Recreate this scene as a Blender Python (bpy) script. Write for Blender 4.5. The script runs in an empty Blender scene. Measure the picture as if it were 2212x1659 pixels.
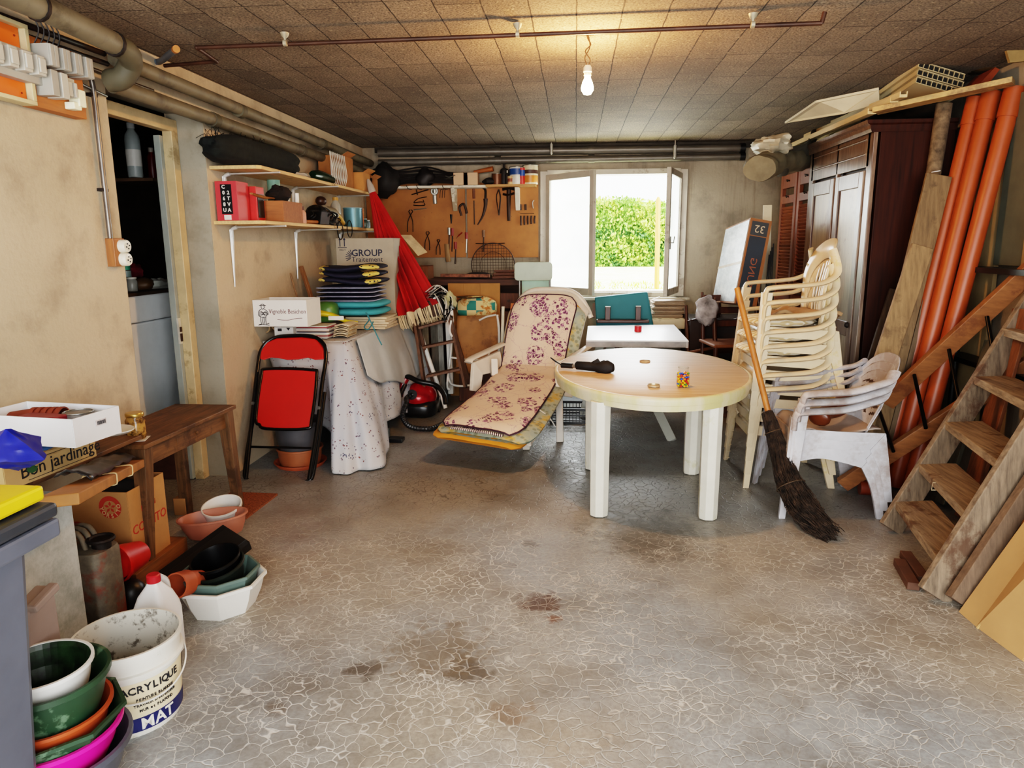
import bpy, math, random
from mathutils import Vector as V, Matrix, noise, Euler
random.seed(7)
sc = bpy.context.scene
COL = sc.collection
PI = math.pi
# ---------------- camera model (image taken as 2212 x 1659) ----------------
W_, H_, F_ = 2212.0, 1659.0, 1532.92
PIT, YAW, ROL, CH = .194813, .089119, -.0071217, 1.5
def _basis():
    f = V((-math.sin(YAW)*math.cos(PIT), math.cos(YAW)*math.cos(PIT), -math.sin(PIT)))
    r = V((math.cos(YAW), math.sin(YAW), 0)); u = r.cross(f)
    c, s = math.cos(ROL), math.sin(ROL)
    return c*r+s*u, -s*r+c*u, f
CR, CU, CF = _basis(); CO = V((0, 0, CH))
def ray(x, y): return CF + CR*((x-W_/2)/F_) - CU*((y-H_/2)/F_)
def oz(x, y, z=0.0): d = ray(x, y); return CO + d*((z-CH)/d.z)
def oy(x, y, Y): d = ray(x, y); return CO + d*(Y/d.y)
def ox(x, y, X): d = ray(x, y); return CO + d*(X/d.x)
def pxm(p): return (p-CO).dot(CF)/F_          # metres per image pixel at p
def proj(p):
    q = p-CO; z = q.dot(CF); return W_/2+F_*q.dot(CR)/z, H_/2-F_*q.dot(CU)/z
cam = bpy.data.cameras.new('camera'); camo = bpy.data.objects.new('camera', cam); COL.objects.link(camo)
cam.sensor_width = 36; cam.sensor_fit = 'HORIZONTAL'; cam.lens = F_/W_*36; cam.clip_start = .05; cam.clip_end = 300
M = Matrix((CR, CU, -CF)).transposed().to_4x4(); M.translation = CO; camo.matrix_world = M
sc.camera = camo
XL, XR, YB, ZC, YF = -2.25, 2.5, 7.65, 2.5, -1.2
# ---------------- materials ----------------
def lin(c):
    if isinstance(c, str):
        c = c.lstrip('#'); c = [int(c[i:i+2], 16)/255 for i in (0, 2, 4)]
    return tuple(((x/12.92) if x <= .04045 else ((x+.055)/1.055)**2.4) for x in c)+(1.0,)
class NT:
    def __init__(s, name):
        s.m = bpy.data.materials.new(name); s.m.use_nodes = True; s.t = s.m.node_tree; s.n = s.t.nodes; s.l = s.t.links
        s.b = s.n['Principled BSDF']; s.tc = s.n.new('ShaderNodeTexCoord')
    def node(s, typ, **k):
        n = s.n.new(typ)
        for a, b in k.items():
            if a in n.inputs.keys() if hasattr(n.inputs, 'keys') else False: s.set(n.inputs[a], b)
            else: setattr(n, a, b)
        return n
    def set(s, inp, v):
        if hasattr(v, 'is_output') or isinstance(v, bpy.types.NodeSocket): s.l.new(v, inp)
        else: inp.default_value = v
    def vec(s, scale=(1, 1, 1), rot=(0, 0, 0), src=None):
        m = s.n.new('ShaderNodeMapping'); m.inputs['Scale'].default_value = scale; m.inputs['Rotation'].default_value = rot
        s.l.new(src or s.tc.outputs['Object'], m.inputs['Vector']); return m.outputs[0]
    def noise(s, vec, scale, detail=3, rough=.6):
        n = s.n.new('ShaderNodeTexNoise'); s.l.new(vec, n.inputs['Vector']); n.inputs['Scale'].default_value = scale
        n.inputs['Detail'].default_value = detail; n.inputs['Roughness'].default_value = rough; return n.outputs['Fac']
    def vor(s, vec, scale, feat='F1', out='Distance', rnd=1):
        n = s.n.new('ShaderNodeTexVoronoi'); n.feature = feat; s.l.new(vec, n.inputs['Vector'])
        n.inputs['Scale'].default_value = scale; n.inputs['Randomness'].default_value = rnd; return n.outputs[out]
    def ramp(s, v, stops, interp='LINEAR'):
        n = s.n.new('ShaderNodeValToRGB'); n.color_ramp.interpolation = interp; e = n.color_ramp.elements
        while len(e) < len(stops): e.new(.5)
        for i, (p, c) in enumerate(stops):
            e[i].position = p; e[i].color = c if not isinstance(c, (int, float)) else (c, c, c, 1)
        s.l.new(v, n.inputs[0]); return n.outputs[0]
    def mix(s, f, a, b, mode='MIX'):
        n = s.n.new('ShaderNodeMix'); n.data_type = 'RGBA'; n.blend_type = mode
        s.set(n.inputs[0], f); s.set(n.inputs[6], a); s.set(n.inputs[7], b); return n.outputs[2]
    def math(s, op, a, b=0.0, c=None):
        n = s.n.new('ShaderNodeMath'); n.operation = op; s.set(n.inputs[0], a); s.set(n.inputs[1], b)
        if c is not None: s.set(n.inputs[2], c)
        return n.outputs[0]
    def bump(s, h, strength=.3, dist=.01):
        n = s.n.new('ShaderNodeBump'); n.inputs['Strength'].default_value = strength; n.inputs['Distance'].default_value = dist
        s.l.new(h, n.inputs['Height']); s.l.new(n.outputs[0], s.b.inputs['Normal'])
    def out(s, col=None, rough=None, metal=None, **k):
        if col is not None: s.set(s.b.inputs['Base Color'], col)
        if rough is not None: s.set(s.b.inputs['Roughness'], rough)
        if metal is not None: s.set(s.b.inputs['Metallic'], metal)
        for a, b in k.items(): s.set(s.b.inputs[a.replace('_', ' ')], b)
        return s.m
_mc = {}
def mat(col, rough=.55, metal=0, var=.18, scale=6, dirt=None, dirtamt=.5, bump=.0, grain=None, spec=.5, emit=0):
    """plain procedural material: colour broken by noise; dirt = second colour in patches; grain = 'x','y','z' wood streaks"""
    key = (col, rough, metal, var, scale, dirt, dirtamt, bump, grain, spec, emit)
    if key in _mc: return _mc[key]
    t = NT('mat_%d' % len(_mc)); c = lin(col)
    v = t.vec()
    if grain:
        sc3 = {'x': (1, 12, 12), 'y': (12, 1, 12), 'z': (12, 12, 1)}[grain]
        gv = t.vec(sc3); f = t.noise(gv, 4, 5, .65)
    else:
        f = t.noise(v, scale, 4, .6)
    dk = tuple(x*(1-var*2) if i < 3 else 1 for i, x in enumerate(c)); lt = tuple(min(1, x*(1+var)) if i < 3 else 1 for i, x in enumerate(c))
    cc = t.ramp(f, [(.3, dk), (.7, lt)])
    if dirt:
        g = t.noise(v, scale*.7, 6, .7); g = t.ramp(g, [(.62-dirtamt*.25, 0.0), (.62, 1.0)])
        cc = t.mix(t.math('MULTIPLY', g, .85), cc, lin(dirt))
    if bump: t.bump(f, bump, .01)
    t.out(cc, rough, metal)
    t.b.inputs['Specular IOR Level'].default_value = spec
    if emit:
        t.set(t.b.inputs['Emission Color'], c); t.b.inputs['Emission Strength'].default_value = emit
    _mc[key] = t.m; return t.m
def clear(name, tint=(1, 1, 1, 1), gloss=.10):
    t = NT(name); a = t.n.new('ShaderNodeBsdfTransparent'); a.inputs[0].default_value = tint; g = t.n.new('ShaderNodeBsdfGlossy'); g.inputs['Roughness'].default_value = .05
    lw = t.n.new('ShaderNodeLayerWeight'); lw.inputs[0].default_value = .35; m = t.n.new('ShaderNodeMixShader'); t.l.new(t.math('MULTIPLY', lw.outputs['Facing'], gloss*4), m.inputs[0]); t.l.new(a.outputs[0], m.inputs[1]); t.l.new(g.outputs[0], m.inputs[2]); t.l.new(m.outputs[0], t.n['Material Output'].inputs[0]); return t.m
def glassy(col, alpha=.3, rough=.05, name='glass'):
    t = NT(name); t.out(lin(col), rough, 0, Alpha=alpha); return t.m
# ---------------- mesh building ----------------
def offs(o):
    p = V((0, 0, 0))
    while o is not None: p += o.location; o = o.parent
    return p
def frame(d, up=None):
    z = d.normalized(); up = V(up) if up is not None else (V((0, 0, 1)) if abs(z.z) < .95 else V((0, 1, 0)))
    x = up.cross(z).normalized(); y = z.cross(x)
    return Matrix((x, y, z)).transposed()
class MB:
    def __init__(s): s.v = []; s.f = []; s.mi = []; s.m = 0
    def add(s, vs, fs):
        b = len(s.v); s.v += [V(v) for v in vs]; s.f += [tuple(i+b for i in f) for f in fs]; s.mi += [s.m]*len(fs); return s
    def box(s, c, d, R=None, taper=1.0):
        h = [V((sx*d[0]/2*(taper if sz > 0 else 1), sy*d[1]/2*(taper if sz > 0 else 1), sz*d[2]/2)) for sz in (-1, 1) for sy in (-1, 1) for sx in (-1, 1)]
        if R is not None: h = [R @ q for q in h]
        c = V(c); return s.add([q+c for q in h], [(0, 2, 3, 1), (4, 5, 7, 6), (0, 1, 5, 4), (2, 6, 7, 3), (0, 4, 6, 2), (1, 3, 7, 5)])
    def beam(s, a, b, w, t, up=None):
        """w = size along the frame's x (up x dir), t = along up"""
        a, b = V(a), V(b); R = frame(b-a, up); return s.box((a+b)/2, (w, t, (b-a).length), R)
    def tube(s, path, r, seg=8, closed=False, caps=True, flat=1.0):
        P = [V(p) for p in path]; n = len(P); vs = []; prev = None
        for i, p in enumerate(P):
            if closed: d = P[(i+1) % n]-P[i-1]
            else: d = P[min(i+1, n-1)]-P[max(i-1, 0)]
            if d.length < 1e-9: d = V((0, 0, 1))
            d.normalize()
            if prev is None: R = frame(d)
            else:
                x = (prev.col[0]-d*prev.col[0].dot(d))
                if x.length < 1e-6: R = frame(d)
                else: x.normalize(); R = Matrix((x, d.cross(x), d)).transposed()
            prev = R; rr = r[i] if isinstance(r, (list, tuple)) else r
            for k in range(seg):
                a = 2*PI*k/seg; vs.append(p+R @ V((rr*math.cos(a), rr*flat*math.sin(a), 0)))
        fs = []
        for i in range(n if closed else n-1):
            j = (i+1) % n
            for k in range(seg):
                k2 = (k+1) % seg; fs.append((i*seg+k, i*seg+k2, j*seg+k2, j*seg+k))
        if caps and not closed: fs += [tuple(range(seg))[::-1], tuple((n-1)*seg+k for k in range(seg))]
        return s.add(vs, fs)
    def lathe(s, prof, c=(0, 0, 0), seg=24, R=None, sx=1, sy=1, caps=False, ph=0):
        vs = []; c = V(c)
        for r, z in prof:
            for k in range(seg):
                a = 2*PI*k/seg+ph; q = V((r*sx*math.cos(a), r*sy*math.sin(a), z)); vs.append((R @ q if R is not None else q)+c)
        fs = [(i*seg+k, i*seg+(k+1) % seg, (i+1)*seg+(k+1) % seg, (i+1)*seg+k) for i in range(len(prof)-1) for k in range(seg)]
        if caps: fs += [tuple(range(seg))[::-1], tuple((len(prof)-1)*seg+k for k in range(seg))]
        return s.add(vs, fs)
    def grid(s, fn, nu, nv, thick=0, closeu=False):
        P = [[V(fn(i/nu, j/nv)) for j in range(nv+1)] for i in range(nu+1)]
        vs = [p for row in P for p in row]; fs = []
        for i in range(nu):
            for j in range(nv): a = i*(nv+1)+j; fs.append((a, a+nv+1, a+nv+2, a+1))
        return s.add(vs, fs)
    def prism(s, poly, d):
        """poly: 3D points of a planar outline, extruded by vector d"""
        P = [V(p) for p in poly]; n = len(P); d = V(d)
        return s.add(P+[p+d for p in P], [tuple(range(n))[::-1], tuple(range(n, 2*n))]+[(i, (i+1) % n, n+(i+1) % n, n+i) for i in range(n)])
    def ell(s, c, r, R=None, nu=12, nv=8, fn=None):
        pr = []; c = V(c); vs = []; fs = []
        for j in range(nv+1):
            th = PI*j/nv
            for k in range(nu):
                a = 2*PI*k/nu; q = V((math.sin(th)*math.cos(a), math.sin(th)*math.sin(a), math.cos(th)))
                if fn: q = q*fn(q)
                q = V((q.x*r[0], q.y*r[1], q.z*r[2])); vs.append((R @ q if R is not None else q)+c)
        for j in range(nv):
            for k in range(nu): fs.append((j*nu+k, (j+1)*nu+k, (j+1)*nu+(k+1) % nu, j*nu+(k+1) % nu))
        return s.add(vs, fs)
    def build(s, name, m, parent=None, label=None, cat=None, group=None, kind=None, bev=0, smooth=None, solid=0, local=False, plabel=None):
        me = bpy.data.meshes.new(name)
        off = V((0, 0, 0))
        if parent is not None and not local: off = offs(parent)
        if parent is None and not local:
            xs = [v.x for v in s.v]; ys = [v.y for v in s.v]; zs = [v.z for v in s.v]
            off = V(((min(xs)+max(xs))/2, (min(ys)+max(ys))/2, min(zs)))
            if kind == 'structure': off = V((0, 0, 0))
        me.from_pydata([v-off for v in s.v], [], s.f); me.validate(); me.update()
        ms = m if isinstance(m, (list, tuple)) else [m]
        for x in ms: me.materials.append(x)
        if len(ms) > 1 and len(me.polygons) == len(s.mi): me.polygons.foreach_set('material_index', s.mi)
        o = bpy.data.objects.new(name, me); COL.objects.link(o)
        if smooth is not None:
            me.polygons.foreach_set('use_smooth', [True]*len(me.polygons)); me.set_sharp_from_angle(angle=math.radians(smooth))
        if parent is not None: o.parent = parent
        else: o.location = off
        if solid:
            q = o.modifiers.new('s', 'SOLIDIFY'); q.thickness = solid; q.offset = 0
        if bev:
            q = o.modifiers.new('b', 'BEVEL'); q.width = bev; q.segments = 2; q.limit_method = 'ANGLE'; q.angle_limit = .7
        if parent is None: tag(o, label, cat, group, kind)
        elif plabel: o['label'] = plabel
        if parent is not None and kind: o['kind'] = kind
        return o
def tag(o, label=None, cat=None, group=None, kind=None):
    if label: o['label'] = label
    if cat: o['category'] = cat
    if group: o['group'] = group
    if kind: o['kind'] = kind
def thing(name, label, cat, loc=(0, 0, 0), rz=0, group=None, rot=None):
    o = bpy.data.objects.new(name, None); COL.objects.link(o); o.location = loc
    o.rotation_euler = rot if rot is not None else (0, 0, rz); o.empty_display_size = .05
    tag(o, label, cat, group); return o
def dup(root, loc=None, rz=None, label=None, group=None):
    def rec(o, par):
        c = o.copy(); COL.objects.link(c); c.parent = par
        for ch in list(o.children): rec(ch, c)
        return c
    r = rec(root, None)
    if loc is not None: r.location = loc
    if rz is not None: r.rotation_euler = (0, 0, rz)
    if label: r['label'] = label
    if group: r['group'] = group
    return r
def struct(name, mb, m, parent=None, **k):
    return mb.build(name, m, parent, kind='structure' if parent is None else None, **k)
def text(s, size, m, parent, o, xd, yd, name='lettering', ext=.0006, align='CENTER', sx=1.0, bold=0):
    """flat lettering at o, reading along xd with letters standing along yd (world axes)"""
    cu = bpy.data.curves.new('t', 'FONT'); cu.body = s; cu.size = size; cu.align_x = align; cu.align_y = 'CENTER'; cu.extrude = ext; cu.offset = bold; cu.resolution_u = 2
    to = bpy.data.objects.new('t', cu); COL.objects.link(to)
    dg = bpy.context.evaluated_depsgraph_get(); me = bpy.data.meshes.new_from_object(to.evaluated_get(dg))
    bpy.data.objects.remove(to); bpy.data.curves.remove(cu)
    xd = V(xd).normalized(); yd = V(yd); yd = (yd-xd*yd.dot(xd)).normalized(); zd = xd.cross(yd)
    off = offs(parent) if parent is not None else V((0, 0, 0)); o = V(o)
    for v in me.vertices:
        c = v.co.copy(); v.co = o+xd*c.x*sx+yd*c.y+zd*c.z-off
    me.materials.clear(); me.materials.append(m)
    ob = bpy.data.objects.new(name, me); COL.objects.link(ob); ob.parent = parent; return ob
def nz(p, s=1.0, o=0.0): return noise.noise(V((p[0]*s+o, p[1]*s+o*.7, p[2]*s-o)))
def blobfn(seed, amp=.35, fr=1.6):
    return lambda q: 1+amp*nz(q, fr, seed*7.3)+amp*.5*nz(q, fr*2.7, seed*3.1)
def arc(c, r, a0, a1, n, u=V((1, 0, 0)), w=V((0, 0, 1))):
    return [V(c)+u*(r*math.cos(a0+(a1-a0)*i/n))+w*(r*math.sin(a0+(a1-a0)*i/n)) for i in range(n+1)]
def smoothpath(P, n=6):
    P = [V(p) for p in P]; out = []
    for i in range(len(P)-1):
        p0 = P[max(i-1, 0)]; p1 = P[i]; p2 = P[i+1]; p3 = P[min(i+2, len(P)-1)]
        for k in range(n):
            t = k/n; out.append(.5*((2*p1)+(p2-p0)*t+(2*p0-5*p1+4*p2-p3)*t*t+(3*p1-p0-3*p2+p3)*t*t*t))
    out.append(P[-1]); return out
def roundrect(w, h, r, n=4):
    pts = []
    for cx, cy, a in ((w/2-r, h/2-r, 0), (-w/2+r, h/2-r, PI/2), (-w/2+r, -h/2+r, PI), (w/2-r, -h/2+r, 3*PI/2)):
        for i in range(n+1): t = a+PI/2*i/n; pts.append((cx+r*math.cos(t), cy+r*math.sin(t)))
    return pts
def single(fn, name, m, label, cat, **k):
    b = MB(); fn(b); return b.build(name, m, None, label, cat, **k)
def plank(name, label, cat, a, b, w, t, m, up=None, bev=.003, group=None):
    q = MB(); q.beam(a, b, w, t, up); return q.build(name, m, None, label, cat, group, bev=bev)
# open carton: walls of given outline
def carton(b, c, d, wall=.004, R=None, floor=True):
    x, y, z = d; c = V(c)
    Rm = R if R is not None else Matrix.Identity(3)
    for q, dd in (((0, -y/2, z/2), (x, wall, z)), ((0, y/2, z/2), (x, wall, z)), ((-x/2, 0, z/2), (wall, y, z)), ((x/2, 0, z/2), (wall, y, z))):
        b.box(c+Rm @ V(q), dd, Rm)
    if floor: b.box(c+Rm @ V((0, 0, wall/2)), (x, y, wall), Rm)
# ---- shared materials
WHITE = mat('#e6e2da', .45, var=.05); BLACK = mat('#0c0c0d', .4, var=.1); DARK = mat('#1c1a19', .6); INK = mat('#1a1a20', .7, var=.02)
REDP = mat('#c01a14', .35, var=.06); STEEL = mat('#8a8984', .35, .8, var=.15); IRON = mat('#2f2622', .65, .5, var=.3, scale=30)
KRAFT = mat('#b58a57', .8, var=.08); TAN = mat('#c9a878', .8, var=.08); PINE = mat('#b58c58', .6, var=.22, grain='z'); 
# =============== the room ===============
t = NT('floor_paint'); P = t.tc.outputs['Object']
n1 = t.noise(P, .55, 3, .55); n2 = t.noise(P, 1.7, 4, .6); n3 = t.noise(P, 9, 5, .7); n4 = t.noise(P, 60, 3, .7)
base = t.mix(t.ramp(n1, [(.43, 0.0), (.57, 1.0)]), lin('#a39d92'), lin('#9fa7ac'))
base = t.mix(t.ramp(n2, [(.47, 0.0), (.68, .75)]), base, lin('#71695f'))
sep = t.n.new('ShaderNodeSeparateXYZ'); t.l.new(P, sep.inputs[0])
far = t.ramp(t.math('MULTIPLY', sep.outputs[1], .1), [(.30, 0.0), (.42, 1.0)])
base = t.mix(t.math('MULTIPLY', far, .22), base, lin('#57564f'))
base = t.mix(t.ramp(n3, [(.35, .5), (.65, 0.0)]), base, t.mix(.5, base, lin('#4d443a')))
base = t.mix(t.ramp(n4, [(.35, .35), (.6, 0.0)]), base, lin('#5c554c'))
def spot(x, y, r, col, s=1.0):
    global base
    c = t.n.new('ShaderNodeVectorMath'); c.operation = 'DISTANCE'; t.l.new(P, c.inputs[0]); c.inputs[1].default_value = (x, y, 0)
    d = t.math('ADD', c.outputs['Value'], t.math('MULTIPLY', t.math('SUBTRACT', t.noise(P, 14, 4, .7), .5), r*3.2))
    base = t.mix(t.ramp(d, [(r*.5, s), (r, 0.0)]), base, lin(col))
for (px, py, r, col, s) in ((1170, 1300, .10, '#4a3129', .85), (1195, 1335, .045, '#6b4430', .8), (1105, 1540, .07, '#705b4b', .6), (1010, 1448, .09, '#43392f', .7),
                            (790, 1448, .07, '#43392f', .7), (600, 1530, .05, '#5a4d40', .6), (1150, 1175, .05, '#3c342e', .6), (940, 1400, .22, '#6c5f4e', .6), (1800, 1560, .18, '#a3a9ab', .5), (1400, 1150, .35, '#3f4341', .5), (1050, 1010, .3, '#6b6048', .5)):
    q = oz(px, py); spot(q.x, q.y, r, col, s)
def cracks(scale, w):
    dv = t.n.new('ShaderNodeTexNoise'); dv.inputs['Scale'].default_value = 9; t.l.new(P, dv.inputs['Vector'])
    mx = t.n.new('ShaderNodeMix'); mx.data_type = 'VECTOR'; mx.inputs[0].default_value = .09
    t.l.new(P, mx.inputs[4]); t.l.new(dv.outputs['Color'], mx.inputs[5])
    return t.vor(mx.outputs[1], scale, 'DISTANCE_TO_EDGE')
dist = cracks(20, 0); dist2 = cracks(33, 0)
thin = t.math('MAXIMUM', t.ramp(dist, [(.010, 1.0), (.036, 0.0)]), t.math('MULTIPLY', t.ramp(dist2, [(.010, .8), (.04, 0.0)]), t.ramp(t.noise(P, 2.6, 3, .6), [(.48, 0.0), (.56, 1.0)])))
cm = t.ramp(t.noise(P, 1.3, 4, .7), [(.34, 0.15), (.55, 1.0)])
cm2 = t.ramp(t.noise(t.vec((1, 1, 1), (0, 0, 1.3)), 2.1, 3, .7), [(.42, 0.0), (.55, 1.0)])
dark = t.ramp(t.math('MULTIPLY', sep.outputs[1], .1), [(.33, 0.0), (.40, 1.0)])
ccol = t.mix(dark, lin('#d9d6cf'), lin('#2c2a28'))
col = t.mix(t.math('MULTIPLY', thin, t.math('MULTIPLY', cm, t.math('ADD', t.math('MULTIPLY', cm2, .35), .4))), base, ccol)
spk = t.ramp(t.vor(P, 45), [(.03, 1.0), (.06, 0.0)])
col = t.mix(t.math('MULTIPLY', spk, t.ramp(n3, [(.55, 0.0), (.62, .8)])), col, lin('#2b2622'))
hh = t.math('ADD', t.ramp(dist, [(.0, 0.0), (.05, 1.0)]), t.math('MULTIPLY', n4, .4))
t.bump(hh, .3, .004)
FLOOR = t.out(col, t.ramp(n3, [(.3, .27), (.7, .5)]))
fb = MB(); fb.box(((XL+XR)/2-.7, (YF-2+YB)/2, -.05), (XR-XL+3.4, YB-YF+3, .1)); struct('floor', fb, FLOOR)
# ceiling of rough concrete blocks
t = NT('ceiling_blocks'); P = t.tc.outputs['Object']
bv = t.vec((1, 1, 1), (0, 0, PI/2))
wob = t.n.new('ShaderNodeMix'); wob.data_type = 'VECTOR'; wob.inputs[0].default_value = .012
nn = t.n.new('ShaderNodeTexNoise'); nn.inputs['Scale'].default_value = 7; t.l.new(bv, nn.inputs['Vector']); t.l.new(bv, wob.inputs[4]); t.l.new(nn.outputs['Color'], wob.inputs[5])
br = t.n.new('ShaderNodeTexBrick'); t.l.new(wob.outputs[1], br.inputs['Vector']); br.offset = .13; br.offset_frequency = 3
br.inputs['Scale'].default_value = 1; br.inputs['Brick Width'].default_value = .52; br.inputs['Row Height'].default_value = .2
br.inputs['Mortar Size'].default_value = .0035; br.inputs['Mortar Smooth'].default_value = .3
br.inputs['Color1'].default_value = lin('#958470'); br.inputs['Color2'].default_value = lin('#7c6e5e'); br.inputs['Mortar'].default_value = lin('#1c1713')
g = t.noise(P, 90, 2, .7); g2 = t.noise(P, 3, 4, .6)
cc = t.mix(t.ramp(g, [(.36, .75), (.56, 0.0)]), br.outputs['Color'], lin('#2f2820'))
cc = t.mix(t.ramp(g2, [(.38, .55), (.6, 0.0)]), cc, t.mix(.6, cc, lin('#3f362c')))
cc = t.mix(t.ramp(t.noise(P, 38, 2, .5), [(.62, 0.0), (.72, .5)]), cc, lin('#b7a78b'))
ht = t.math('ADD', t.math('MULTIPLY', g, .5), t.math('MULTIPLY', t.math('SUBTRACT', 1.0, br.outputs['Fac']), 1.2))
t.bump(ht, .7, .012); CEIL = t.out(cc, .95)
cb = MB(); cb.box(((XL+XR)/2, (YF+YB)/2, ZC+.08), (XR-XL+.6, YB-YF+.4, .16)); struct('ceiling', cb, CEIL)
# plaster
def plaster(name, a, b, stain, streak=False):
    t = NT(name); P = t.tc.outputs['Object']
    n = t.noise(P, 1.1, 4, .55); m_ = t.noise(P, 3.5, 5, .65); f = t.noise(P, 40, 3, .7)
    c = t.mix(t.ramp(n, [(.38, 0.0), (.62, 1.0)]), lin(a), lin(b))
    c = t.mix(t.ramp(m_, [(.34, .6), (.5, 0.0)]), c, lin(stain))
    c = t.mix(t.ramp(f, [(.3, .25), (.5, 0.0)]), c, t.mix(.5, c, lin(stain)))
    if streak:
        s = t.noise(t.vec((6, 6, .35)), 2.5, 4, .7); c = t.mix(t.ramp(s, [(.55, 0.0), (.72, .5)]), c, lin('#5e5140'))
    t.bump(t.math('ADD', m_, t.math('MULTIPLY', f, .35)), .35, .012); return t.out(c, .9)
PL = plaster('left_plaster', '#c4b299', '#b8a88f', '#968672'); PLB = plaster('back_plaster', '#a0937f', '#8f8473', '#6f665a', True)
PLG = plaster('grey_plaster', '#9c9484', '#8c8678', '#78705f')
# left wall with the doorway (recess back to the storage room)
DY0, DY1 = 3.42, 4.33; DZ = 2.29; XW = -2.47
w = MB()
w.box((XL-.12, (YF+DY0)/2, ZC/2), (.24, DY0-YF, ZC)); w.box((XL-.12, (DY1+YB+.2)/2, ZC/2), (.24, YB+.2-DY1, ZC)); w.box((XL-.12, (DY0+DY1)/2, (DZ+ZC)/2), (.24, DY1-DY0, ZC-DZ))
struct('wall_left', w, PL)
w = MB(); e = .004
w.box((XL-.115, DY1-e/2, DZ/2), (.226, e, DZ)); w.box((XL-.115, DY0+e/2, DZ/2), (.226, e, DZ)); w.box((XL-.115, (DY0+DY1)/2, DZ-e/2), (.226, DY1-DY0-.01, e))
struct('trim_1', w, PLG)
# door frame and edge of the open door
t_ = bpy.data.objects.new('door_1', None); COL.objects.link(t_); t_.location = (XW, DY1, 0); t_['kind'] = 'structure'
CRM = mat('#cbb48c', .5, var=.12, dirt='#9b8560', dirtamt=.25)
b = MB(); b.box((XW+.03, DY1-.045, 1.09), (.06, .07, 2.18)); b.box((XW+.03, DY0+.045, 1.09), (.06, .07, 2.18)); b.box((XW+.03, (DY0+DY1)/2, 2.21), (.06, DY1-DY0-.02, .07)); b.build('door_frame', CRM, t_, bev=.004)
b = MB(); b.box((XW-.02, DY1+.24, 1.08), (.04, .70, 2.14)); b.build('door_leaf', mat('#9ba29c', .5, var=.08), t_, bev=.003)
b = MB(); b.box((XW+.005, DY1-.105, .98), (.012, .028, .16)); b.build('lock_plate', mat('#d8d4c8', .35, .3), t_)
b = MB(); b.box((XW+.013, DY1-.105, .99), (.01, .016, .03)); b.box((XW+.013, DY1-.105, .94), (.01, .016, .05)); b.build('latch', mat('#3a2418', .5), t_)
# storage room shell
w = MB(); SX = -4.3
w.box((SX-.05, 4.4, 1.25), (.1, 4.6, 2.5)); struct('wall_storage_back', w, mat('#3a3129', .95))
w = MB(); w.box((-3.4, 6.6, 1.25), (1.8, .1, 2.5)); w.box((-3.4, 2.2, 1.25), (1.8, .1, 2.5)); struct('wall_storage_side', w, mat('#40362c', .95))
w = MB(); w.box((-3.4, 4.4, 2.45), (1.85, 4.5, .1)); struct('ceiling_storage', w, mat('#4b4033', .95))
# back wall with window opening
WX0, WX1, WZ0, WZ1 = -.30, 1.06, .985, 2.20
w = MB()
w.box(((XL-.3+WX0)/2, YB+.11, ZC/2), (WX0-XL+.3, .22, ZC)); w.box(((WX1+XR+.3)/2, YB+.11, ZC/2), (XR+.3-WX1, .22, ZC))
w.box(((WX0+WX1)/2, YB+.11, WZ0/2), (WX1-WX0, .22, WZ0)); w.box(((WX0+WX1)/2, YB+.11, (WZ1+ZC)/2), (WX1-WX0, .22, ZC-WZ1))
struct('wall_back', w, PLB)
w = MB(); w.box((XR+.1, (YF+YB)/2, ZC/2), (.2, YB-YF+.4, ZC)); struct('wall_right', w, PLB)
# window frame and two inward-open casements
wo = bpy.data.objects.new('window_1', None); COL.objects.link(wo); wo.location = ((WX0+WX1)/2, YB, WZ0); wo['kind'] = 'structure'
FR = mat('#b3ab9c', .5, var=.06, dirt='#857b6b', dirtamt=.2); fy = YB-.012
b = MB(); b.box((WX0-.035, fy, (WZ0+WZ1)/2), (.075, .05, WZ1-WZ0+.07)); b.box((WX1+.035, fy, (WZ0+WZ1)/2), (.075, .05, WZ1-WZ0+.07))
b.box(((WX0+WX1)/2, fy, WZ1+.02), (WX1-WX0, .05, .055)); b.box(((WX0+WX1)/2, fy, WZ0-.02), (WX1-WX0, .05, .055)); b.build('frame', FR, wo, bev=.004)
b = MB(); b.box(((WX0+WX1)/2+.02, YB-.045, WZ0-.06), (WX1-WX0+.22, .09, .03)); b.build('sill', FR, wo, bev=.004)
b = MB(); b.box(((WX0+WX1)/2, YB+.12, WZ0+.01), (WX1-WX0, .2, .02)); b.build('outer_sill', mat('#d8d2c4', .6), wo)
GL = NT('window_glass'); tr_ = GL.n.new('ShaderNodeBsdfTransparent'); tl_ = GL.n.new('ShaderNodeBsdfTranslucent'); gs_ = GL.n.new('ShaderNodeBsdfGlossy'); gs_.inputs['Roughness'].default_value = .05
m1 = GL.n.new('ShaderNodeMixShader'); m2 = GL.n.new('ShaderNodeMixShader'); GL.l.new(GL.ramp(GL.noise(GL.tc.outputs['Object'], 2.5, 4, .6), [(.3, .35), (.7, .65)]), m1.inputs[0]); GL.l.new(tr_.outputs[0], m1.inputs[1]); GL.l.new(tl_.outputs[0], m1.inputs[2]); m2.inputs[0].default_value = .06; GL.l.new(m1.outputs[0], m2.inputs[1]); GL.l.new(gs_.outputs[0], m2.inputs[2]); GL.l.new(m2.outputs[0], GL.n['Material Output'].inputs[0]); GL = GL.m
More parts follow.
